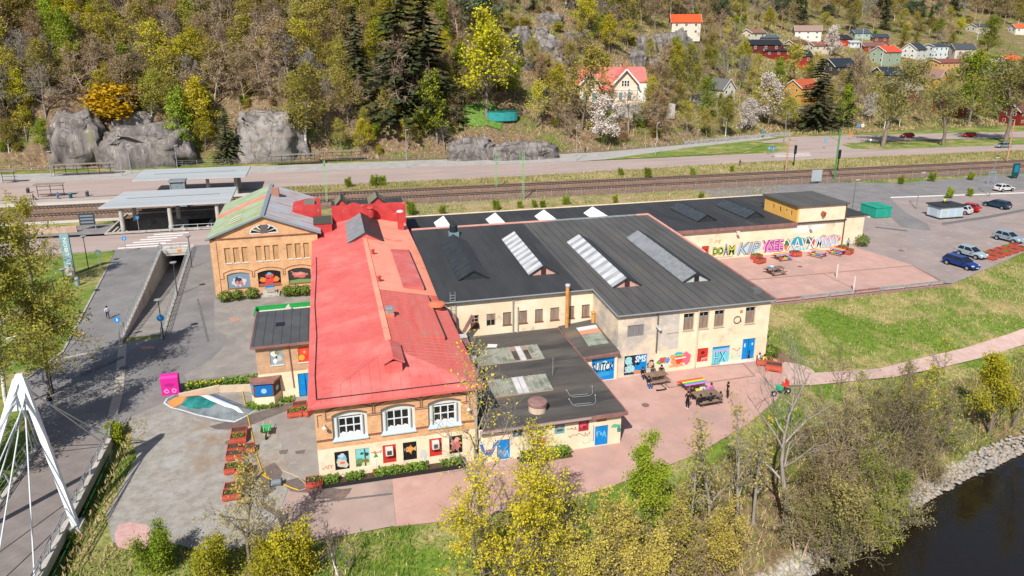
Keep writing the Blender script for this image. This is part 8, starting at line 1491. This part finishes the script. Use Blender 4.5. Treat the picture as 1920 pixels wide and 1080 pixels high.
# ---- trees one can point to
for a in (('spruce', 672, 190, 5, 'dark spruce high in the wood left of the pair of tall spruces', 0, .9), ('spruce', 752, 225, -45, 'left one of the two very tall dark spruces above the road', 1, 1.25), ('spruce', 800, 232, -40, 'right one of the two very tall dark spruces above the road', 0, 1.25), ('spruce', 428, 300, 200, 'dark spruce standing in front of the grey cliff', 1, 1.2), ('spruce', 1528, 240, 105, 'broad dark spruce in front of the yellow house', 1, 1.5), ('spruce', 1583, 235, 130, 'slim dark spruce right of the broad one', 0, 1.), ('pine', 905, 110, -10, 'round blue-green pine above the yellow maple', 0, 1.3),
          ('yellow', 912, 222, 50, 'tall bright yellow maple left of the rocky slope', 0, 1.15), ('green', 820, 272, 150, 'fresh green tree standing alone above the road cutting', 1, 1.2), ('birch', 575, 288, 130, 'yellow-green birch in front of the sloping slab', 0, 1.3), ('green', 352, 296, 180, 'narrow fresh green tree between the two cliffs', 1, 1.1), ('bare', 760, 240, 70, 'pale bare tree in front of the tall spruces', 1, 1.1), ('forsythia', 215, 222, 160, 'bright orange-yellow bush above the cliffs', 0, 1.9), ('blossom', 1132, 268, 190, 'white blossoming tree below the villa', 0, 1.35), ('yellow', 1222, 215, 150, 'yellow tree at the right end of the villa', 1, 1.), ('olive', 1090, 245, 110, 'brown budding tree in front of the left villa gable', 0, 1.2), ('yellow', 1005, 240, 160, 'yellow-green tree beside the teal enclosure', 1, 1.), ('blossom', 1556, 105, 55, 'pinkish blossoming tree among the estate houses', 0, 1.1), ('blossom', 1440, 235, 150, 'white blossoming tree left of the yellow house', 0, 1.),
          ('willow', 1655, 275, 130, 'large street tree left of the dark red car', 0, 1.2), ('willow', 1768, 273, 165, 'street tree right of the dark red car', 0, 1.15), ('willow', 1885, 268, 125, 'large street tree at the right edge of the verge', 0, 1.25), ('green', 1815, 235, 115, 'fresh green tree behind the red van-like car', 0, 1.2), ('green', 1850, 110, 40, 'fresh green tree left of the orange-roofed house at the right', 0, 1.2), ('gold', 1690, 105, 62, 'small golden conifer right of the green gabled house', 0, 1.), ('yellow', 1490, 170, 90, 'yellow tree left of the dark steep roof', 1, 1.2), ('bare', 1600, 225, 110, 'purple-brown bare tree between the spruce and the street tree', 0, 1.1)):
    at_px(a[0], *a[1:4], a[4], v=a[5], wide=a[6])
# ---- the wood on the slope: filled by photo area so the cover is even
rr = np.random.default_rng(17); placed = []
KEEP = [(100, 200, 200, 312), (200, 360, 245, 312), (390, 560, 205, 300), (842, 1050, 245, 300), (880, 1010, 195, 245), (1080, 1215, 130, 222), (940, 1075, 30, 118), (1180, 1315, 55, 122)]
HOUSES = [(q[0], q[1]) for q in HS]
WOODL = {'bare': 'bare brown tree on the wooded slope', 'olive': 'budding olive-brown tree on the wooded slope', 'yellow': 'yellow-flowering maple on the wooded slope', 'green': 'fresh green tree on the wooded slope', 'birch': 'white-stemmed birch on the wooded slope', 'pine': 'dark pine on the high slope', 'spruce': 'dark spruce on the slope'}
GARD = {'bare': 'bare brown tree among the houses', 'olive': 'budding olive-brown tree among the houses', 'yellow': 'yellow-flowering tree among the houses', 'green': 'fresh green tree among the houses', 'birch': 'birch among the houses', 'pine': 'dark pine above the estate', 'spruce': 'dark conifer above the estate', 'blossom': 'blossoming tree among the houses'}
def zone(x, y, big):
    q = [(160, 'at the far left'), (390, 'above the two left cliffs'), (580, 'above the sloping slab'), (720, 'left of the tall spruces'), (880, 'around the tall spruces'), (1060, 'around the yellow maple'), (1240, 'around the villa'), (1390, 'between villa and estate'), (1520, 'by the dark-roofed row'), (1640, 'behind the broad spruce'), (1760, 'near the green gabled house'), (9999, 'at the far right')]
    return ', ' + ('tall, ' if big else 'small, ') + next(t for a, t in q if x < a) + (', high' if y < 70 else ', midway' if y < 160 else ', low')
def pick(w_): k = list(w_); p = np.array([w_[q] for q in k], float); return k[rr.choice(len(k), p=p / p.sum())]
cand = [(x, y) for x, y in zip(rr.uniform(-90, 2010, 9000), rr.uniform(-16, 292, 9000))]; nW = 0; cnt = {}
for x, y in cand:
    if any(a <= x <= b and c <= y <= d for a, b, c, d in KEEP): continue
    left = x < 1060 + (y - 100) * .4; est = not left and 60 < y < 225 and x > 1390
    rad = 13.5 + (y + 20) * .085
    if not left: rad = (8.5 + (y + 20) * .09) * (1.05 if est else .95)
    if 930 < x < 1330 and 30 < y < 140: rad *= 1.5
    if placed:
        A_ = np.array(placed)
        if ((x - A_[:, 0]) ** 2 + ((y - A_[:, 1]) * 1.5) ** 2 < np.maximum(rad, A_[:, 2]) ** 2).any(): continue
    if not left and any(abs(x - a) < 34 and -42 < b - y < 8 for a, b in HOUSES): continue
    if not left and any(abs(x - a) < 30 and -14 < y - b < 30 for a, b in HOUSES) and rr.random() < .5: continue
    b = T(x, y)
    if b[1] < np.interp(b[0], FOOT[:, 0], FOOT[:, 1]) + 2.5 or b[1] > 480: continue
    placed.append((x, y, rad * .9)); d = math.hypot(b[0] - CL[0], b[1] - CL[1])
    if left:
        kd = pick({'bare': 4.6, 'olive': 3.2, 'yellow': 3. if x < 160 else 1.7, 'green': 1.0, 'birch': .8, 'spruce': .2, 'pine': .08}); H = rr.uniform(9, 15.5) if y > 40 else rr.uniform(8, 13)
        if 930 < x: H *= .7
        if y > 255: H = min(H, 8)
        lb, gp = WOODL[kd] + zone(x, y, H > 11), 'trees of the wooded slope'
    else:
        kd = pick({'bare': 2.2, 'olive': 3.0, 'yellow': .8, 'green': .9, 'birch': 1.4, 'blossom': .25}) if y > 62 else pick({'bare': 2.6, 'olive': 2.4, 'spruce': 1.5 if 1500 < x < 1800 else .4, 'pine': 1.0, 'birch': .5}); H = rr.uniform(8, 13.5) if y > 62 else rr.uniform(11, 18)
        lb, gp = GARD[kd] + zone(x, y, H > 9), 'trees among the houses'
    if cnt.get(kd, 0) >= 230 or len(placed) > 760: continue
    cnt[kd] = cnt.get(kd, 0) + 1; plant(kd, b, H, lb, gp, wide=rr.uniform(.95, 1.35))
nb = 0
for x, y in zip(rr.uniform(-60, 1960, 900), rr.uniform(20, 296, 900)):
    if any(a <= x <= b and c <= y <= d for a, b, c, d in KEEP[:6]): continue
    b = T(x, y)
    if b[1] < np.interp(b[0], FOOT[:, 0], FOOT[:, 1]) + 1.2 or b[1] > 380: continue
    if x > 1100 and any(abs(x - a) < 26 and -26 < b_ - y < 6 for a, b_ in HOUSES): continue
    nb += 1
    if nb > 190: break
    v_ = int(rr.integers(0, 3)); plant('bush', b, rr.uniform(1.6, 3.6), ['green', 'olive', 'brown'][v_] + ' bush on the hillside' + zone(x, y, False), 'bushes on the hillside', wide=rr.uniform(1., 1.5), v=v_)
# ---- bushes along the tracks
for i, (px, py, h_) in enumerate(((773, 403, 2.4), (828, 402, 1.6), (932, 393, 1.8), (975, 390, 1.4), (1003, 389, 1.4), (1018, 389, 1.4), (1060, 384, 1.8), (1153, 380, 1.6), (1313, 374, 1.4), (1216, 333, 2.2), (1300, 328, 1.6), (1165, 330, 1.8), (1372, 322, 1.6), (1688, 345, 1.8), (1745, 340, 2.0), (1820, 338, 1.8), (653, 352, 2.2), (700, 350, 2.4), (718, 348, 2.2), (1780, 372, 2.), (1820, 368, 1.6))):
    plant('bush', G(px, py), h_, 'small green bush beside the railway, %s from the left' % ['first', 'second', 'third', 'fourth', 'fifth', 'sixth', 'seventh', 'eighth', 'ninth', 'tenth', 'eleventh', 'twelfth', 'thirteenth', 'fourteenth', 'fifteenth', 'sixteenth', 'seventeenth', 'eighteenth', 'nineteenth', 'twentieth', 'twenty-first'][sorted(range(21), key=lambda q: (773, 828, 932, 975, 1003, 1018, 1060, 1153, 1313, 1216, 1300, 1165, 1372, 1688, 1745, 1820, 653, 700, 718, 1780, 1820.1)[q]).index(i)], 'bushes beside the railway', v=0)
# ---- foreground trees, each grown for itself
def fore(name, px, py, top, seed, bark, leaf, label, tr=.2, n=4, spread=.22, size=.085, loc=None, H=None, cat='tree', **k):
    b = loc or T(px, py); h_ = H or hpx(b, top); t = tree(name, seed, h_, tr, bark, leaf, n, spread, size, label, minr=.008, **k); t.location = b; t['category'] = cat; t['group'] = 'riverside trees' if cat == 'tree' else 'riverside shrubs'; return t
fore('weeping_birch', 16, 775, 440, 201, BW, L_bir, 'large weeping birch at the left edge behind the bridge pylon', .2, 9, .26, .125, ang=60, l1=.40, droop=.13, n1=24, n2=9, n3=7)
fore('birch_tree', 96, 742, 560, 202, bark_b, L_bir, 'smaller birch beside the person on the lawn', .13, 5, .25, .09, ang=50, droop=.12, n1=14, n2=7, n3=6)
fore('maple_tree', 62, 548, 385, 203, bark_b, L_yel, 'budding maple left of the sign pillar', .2, 6, .18, .11, lfrac=.45, ang=60, l1=.42, n1=18, n2=8, n3=6, first=.2)
fore('shade_birch', 0, 0, 0, 204, BW, L_bir, 'birch leaning over the plaza at the left edge', .2, 12, .28, .12, loc=(-27.6, 6.0, -.6), H=13.5, ang=58, l1=.46, droop=.12, n1=20, n2=8, n3=7)
fore('bare_ash', 905, 1092, 690, 205, bark_g, L_yf, 'tall grey ash with bare top in front of the cream extension', .19, 2, .2, .08, lfrac=.35, ang=42, l1=.34, n1=15, n2=7, n3=6, first=.3)
fore('budding_maple', 1000, 1100, 862, 206, bark_b, L_yf, 'broad yellow-budding maple at the bottom centre', .16, 8, .13, .07, lfrac=.38, ang=60, l1=.5, n1=22, n2=9, n3=6, first=.2, stems=3)
fore('budding_maple', 930, 1135, 890, 207, bark_b, L_yf, 'yellow-budding maple at the bottom edge, left of the broad one', .14, 9, .13, .075, lfrac=.5, ang=60, l1=.5, n1=18, n2=9, n3=6, first=.12, stems=2)
fore('leafing_alder', 1225, 1005, 838, 208, bark_b, L_grn, 'fresh green tree right of the yellow-budding maple', .14, 8, .2, .08, lfrac=.75, ang=52, l1=.4, n1=18, n2=8, n3=6, first=.08, stems=2)
for i, (px, py, tp, sd) in enumerate(((1150, 1085, 945, 1), (1268, 1095, 950, 2), (1345, 1080, 960, 3), (1090, 1115, 1000, 4), (1205, 1120, 1000, 5))): fore('willow_shrub', px, py, tp, 210 + sd, twig_r, L_och, 'ochre willow shrub on the near bank, %s from the left of its row' % ['second', 'fourth', 'fifth', 'first', 'third'][i], .07, 5, .14, .07, cat='shrub', lfrac=.36, stems=6, first=.12, n1=18, n2=7, n3=5, ang=44, l1=.46)
for i, (px, py, tp, sd) in enumerate(((1378, 1000, 765, 1), (1412, 985, 785, 2), (1330, 1010, 780, 3), (1290, 1020, 815, 4))): fore('slim_alder', px, py, tp, 220 + sd, bark_g, L_och, 'slim alder trunk with few leaves on the bank, %s from the left' % ['third', 'fourth', 'second', 'first'][i], .15, 2, .2, .08, lfrac=.4, ang=36, l1=.22, n1=15, n2=5, n3=5, first=.3)
fore('dead_willow', 1465, 1015, 690, 231, bark_g, None, 'tall dead grey willow with forked limbs on the bank', .24, ang=46, l1=.46, n1=13, n2=6, n3=5, first=.32, wob=.1)
for i, (px, py, tp, sd) in enumerate(((1560, 1075, 960, 14), (1625, 1035, 915, 15), (1690, 1000, 890, 16), (1500, 1040, 930, 11), (1655, 985, 880, 12), (1740, 905, 800, 13), (1560, 905, 740, 1), (1640, 900, 690, 2), (1600, 960, 830, 3), (1700, 880, 740, 4), (1530, 985, 850, 5), (1755, 850, 740, 6), (1680, 935, 820, 7), (1575, 1010, 905, 8), (1620, 840, 715, 9), (1700, 800, 690, 10))): fore('willow_thicket', px, py, tp, 240 + sd, twig_r if sd % 2 else bark_b, L_wil if sd % 3 else L_grn, 'olive willow in the thicket by the river, %s from the left' % ['third', 'eighth', 'thirteenth', 'first', 'eleventh', 'fifteenth', 'fourth', 'tenth', 'sixth', 'fourteenth', 'second', 'sixteenth', 'twelfth', 'fifth', 'seventh', 'ninth'][i], .1, 4, .15, .07, cat='shrub', lfrac=.3, stems=4, first=.1, n1=20, n2=8, n3=5, ang=58, l1=.52)
fore('leaning_birch', 1690, 860, 690, 261, BW, L_yel, 'pale birch with yellow leaves above the thicket', .15, 3, .2, .085, lfrac=.5, ang=46, l1=.4, n1=13, n2=6, n3=5)
fore('river_maple', 1855, 815, 680, 262, bark_b, L_yel, 'yellow-leaved maple by the stony bank at the right', .17, 6, .24, .09, ang=58, l1=.46, n1=16, n2=7, n3=6, first=.2); fore('river_alder', 1898, 800, 590, 263, bark_b, L_yel, 'dark-stemmed alder at the right edge', .2, 3, .22, .09, lfrac=.5, ang=44, l1=.34, n1=15, n2=6, n3=5)
fore('overhanging_alder', 1590, 1058, 915, 264, bark_b, L_wil, 'alder leaning over the dark water', .15, 4, .24, .08, ang=66, l1=.55, n1=14, n2=7, n3=5, stems=2)
fore('yard_tree', 470, 1062, 890, 271, bark_b, L_och, 'budding brown tree at the edge of the gravel lot', .14, 2, .2, .075, lfrac=.55, ang=52, l1=.46, n1=18, n2=8, n3=6, first=.2); fore('yellow_shrub', 560, 1085, 985, 272, bark_b, L_yel, 'yellow-green shrub at the bottom edge below the yard', .08, 4, .22, .075, cat='shrub', lfrac=.6, stems=5, first=.1, n1=16, n2=6, n3=5); fore('pale_birch', 640, 1110, 985, 273, BW, None, 'leafless pale birch at the bottom edge below the yard', .1, ang=40, l1=.4, n1=12, n2=6, n3=5)
fore('green_shrub', 290, 1072, 1000, 274, bark_b, L_grn, 'light green shrub below the pink gravel patch', .05, 5, .2, .065, cat='shrub', lfrac=.8, stems=7, first=.06, n1=16, n2=5, n3=5, ang=40); fore('yellow_shrub', 400, 1090, 1010, 275, bark_b, L_yel, 'yellow shrub at the bottom left below the gravel', .06, 4, .22, .07, cat='shrub', lfrac=.6, stems=6, first=.06, n1=16, n2=5, n3=5); fore('yellow_shrub', 500, 1105, 1030, 276, bark_b, L_yel, 'low yellow shrub at the bottom, middle of three', .06, 4, .22, .07, cat='shrub', lfrac=.6, stems=6, first=.06, n1=16, n2=5, n3=5)
fore('path_sapling', 1770, 705, 640, 281, bark_b, L_yel, 'thin sapling just below the meadow path', .05, 2, .15, .07, lfrac=.5, n1=10, n2=4, n3=3, ang=40)
# ---- grass, weeds and stones
def scatter(name, n, fn, hh, ww, mats, seed, lean=.5):
    r = np.random.default_rng(seed); X, Y = fn(r, n); Z = hgt(X, Y); ok = Z > WATERZ + .15; X, Y, Z = X[ok], Y[ok], Z[ok]; N = len(X); a = r.uniform(0, 6.28, N); h_ = hh * r.uniform(.5, 1.3, N); w_ = ww * r.uniform(.6, 1.3, N); lx, ly = r.normal(size=N) * lean * h_, r.normal(size=N) * lean * h_; c, s_ = np.cos(a), np.sin(a)
    V = np.stack([np.stack([X - c * w_, Y - s_ * w_, Z - .05], 1), np.stack([X + c * w_, Y + s_ * w_, Z - .05], 1), np.stack([X + lx, Y + ly, Z + h_], 1)], 1).reshape(-1, 3); f = fbm(X, Y, 9, 41) + r.normal(size=N) * .16; mi = np.clip(((f + .35) / .7 * len(mats)).astype(int), 0, len(mats) - 1)
    return struct(npmesh(name, V, np.arange(3 * N).reshape(-1, 3), mats, mi=mi), 'stuff')
g1 = M('grass_blade_green', (.10, .19, .018), (.17, .26, .03), s=.3, rough=.8, trans=.3); g2 = M('grass_blade_light', (.20, .24, .04), (.30, .30, .07), s=.3, rough=.8, trans=.3); g3 = M('straw_blade', (.42, .33, .16), (.54, .44, .24), s=.4, rough=.85, trans=.2); g4 = M('dead_stem', (.30, .20, .11), (.40, .28, .16), s=.4, rough=.9)
def meadow(r, n): X = r.uniform(3, 118, n); Y = r.uniform(-26, 36, n); ok = below(X, Y, PLAT) & ~below(X, Y, WATR) & (np.abs(Y - np.interp(X, [p[0] for p in pth], [p[1] for p in pth])) > 1.3 - 10 * (X < 42)); return X[ok], Y[ok]
tag(scatter('meadow_grass', 110000, meadow, .30, .05, [g1, g1, g2, g2, g3, g3, g4], 51), 'tufted meadow grass and straw on the slope down to the river', 'grass')
def thick(r, n): X = r.uniform(12, 90, n); Y = r.uniform(-24, 14, n); dwt = pdist(X, Y, WATR); ok = below(X, Y, PLAT) & ~below(X, Y, WATR) & (dwt < 8.5) & (dwt > 1.8); return X[ok], Y[ok]
tag(scatter('bank_brambles', 60000, thick, .7, .045, [g4, g2, g3, g1, g4], 52, .7), 'tall dead stems and brambles along the river bank', 'undergrowth')
def nearl(r, n): X = r.uniform(-19, 6, n); Y = r.uniform(-15, 13, n); ok = (((X > -16.3) & (X < -14.2)) | (Y < -5 - .1 * X * (X < -4)) ) & (X > -16.3) & ~((X > -3.3) & (Y > -6.5)); return X[ok], Y[ok]
tag(scatter('weed_strip', 36000, nearl, .28, .05, [g1, g2, g3, g4, g1], 53), 'weeds and grass around the gravel lot and under the footbridge', 'grass')
def vrg(r, n): X = r.uniform(-12, 230, n); Y = YC(X, r.uniform(106.5, 113 + 5.5 * np.clip((X - 40) / 70, 0, 1), n)); return X, Y
tag(scatter('verge_weeds', 45000, vrg, .5, .09, [g3, g2, g4, g1, g3], 54), 'dry weeds and grass between the tracks and the road', 'grass')
def strp(r, n): X = r.uniform(14, 200, n); Y = r.uniform(61.5, 91, n); ok = (Y > np.interp(X, [14, 78, 100, 130, 200], [61.5, 61.5, 88.6, 85.5, 88])) & (Y < YC(X, 90.3)); return X[ok], Y[ok]
tag(scatter('trackside_weeds', 40000, strp, .35, .09, [g4, g3, g2, g3], 55), 'sparse dry weeds along the wire fence', 'grass')
def hillf(r, n): X = r.uniform(-110, 330, n); Y = r.uniform(143, 330, n); ok = Y > np.interp(X, FOOT[:, 0], FOOT[:, 1]) + 1; return X[ok], Y[ok]
tag(scatter('hillside_undergrowth', 150000, hillf, .9, .16, [g4, g3, g3, g4, g2], 56, .7), 'brown undergrowth and dead bracken covering the hillside', 'undergrowth')
def lwn(r, n): X = r.uniform(-60, -22, n); Y = r.uniform(8, 70, n); ok = X < np.interp(Y, [8, 11, 16, 22, 30.4, 61.2, 70], [-24.8, -22.2, -24.8, -28.2, -26.4, -29.7, -30.8]); return X[ok], Y[ok]
tag(scatter('lawn_tufts', 30000, lwn, .14, .05, [g1, g1, g2, g1], 57), 'mown lawn grass left of the plaza', 'grass')
fl = np.random.default_rng(60); X = fl.uniform(3, 110, 9000); Y = fl.uniform(-14, 36, 9000); ok = below(X, Y, PLAT) & ~below(X, Y, WATR) & (fbm(X, Y, 7, 61) > .13); X, Y = X[ok], Y[ok]; Z = hgt(X, Y) + .22
Pf = np.stack([X, Y, Z], 1); s_ = .055; V = np.stack([Pf + np.array([-s_, 0, 0]), Pf + np.array([0, -s_, .02]), Pf + np.array([s_, 0, 0]), Pf + np.array([0, s_, .02])], 1).reshape(-1, 3); tag(struct(npmesh('dandelions', V, np.arange(4 * len(Pf)).reshape(-1, 4), M('dandelion_yellow', (.66, .5, .02), rough=.7)), 'stuff'), 'yellow dandelions dotted over the meadow', 'flowers')
# bank stones along the waterline
sr = np.random.default_rng(70); ico = [(0, 0, 1), (.9, 0, .4), (.28, .85, .4), (-.72, .53, .4), (-.72, -.53, .4), (.28, -.85, .4), (0, 0, -.4)]; icf = np.array([(0, 1, 2), (0, 2, 3), (0, 3, 4), (0, 4, 5), (0, 5, 1), (6, 2, 1), (6, 3, 2), (6, 4, 3), (6, 5, 4), (6, 1, 5)]); Vs = []; Fs = []; mi = []
for k in range(5200):
    i = sr.integers(1, len(WATR) - 2); f = sr.random(); a, b = WATR[i], WATR[i + 1]; p = a + (b - a) * f; n_ = np.array([-(b - a)[1], (b - a)[0]]); n_ /= np.linalg.norm(n_); p = p + n_ * (sr.random() ** 1.6 * 1.9 - .3); z = float(WATERZ) + max(0, (np.linalg.norm(p - (a + (b - a) * f)) if (p - (a + (b - a) * f)) @ n_ > 0 else 0) * .16)
    if not (10 < p[0] < 110): continue
    s_ = sr.uniform(.08, .34) * (1.4 if sr.random() < .08 else 1); q = np.array(ico) * s_ * sr.uniform(.6, 1.2, (7, 3)) * np.array([1.2, 1, .75]); an = sr.uniform(0, 6.28); c_, d_ = math.cos(an), math.sin(an); q = np.stack([q[:, 0] * c_ - q[:, 1] * d_, q[:, 0] * d_ + q[:, 1] * c_, q[:, 2]], 1); Fs.append(icf + 7 * len(Vs)); Vs.append(q + np.array([p[0], p[1], z + .04])); mi += [int(sr.integers(0, 3))] * 10
tag(struct(npmesh('bank_stones', np.concatenate(Vs), np.concatenate(Fs), [M('pale_stone', (.25, .21, .17), (.35, .30, .25), s=3, rough=.9), M('brown_stone', (.26, .21, .17), (.34, .29, .24), s=3, rough=.9), M('grey_stone', (.2, .19, .18), (.3, .29, .27), s=3, rough=.9)], mi=np.array(mi)), 'stuff'), 'pale stones piled along the waterline', 'stones')
# bridge-side shrubs
for i, (px, py, tp) in enumerate(((165, 905, 880), (180, 870, 848), (150, 960, 935), (135, 1030, 1000), (215, 820, 800))): fore('bank_shrub', px, py, tp, 290 + i, bark_b, L_grn, 'small green shrub at the foot of the footbridge, %s from the camera' % ['third', 'fourth', 'second', 'nearest', 'farthest'][i], .03, 6, .15, .07, cat='shrub', H=1.1, stems=4, first=.05, n1=10, n2=4, n3=4)
# prototypes that found no place are dropped
for k, lst in PR.items():
    for o, u in lst:
        if not u[0]:
            for c in list(o.children): bpy.data.objects.remove(c)
            bpy.data.objects.remove(o)
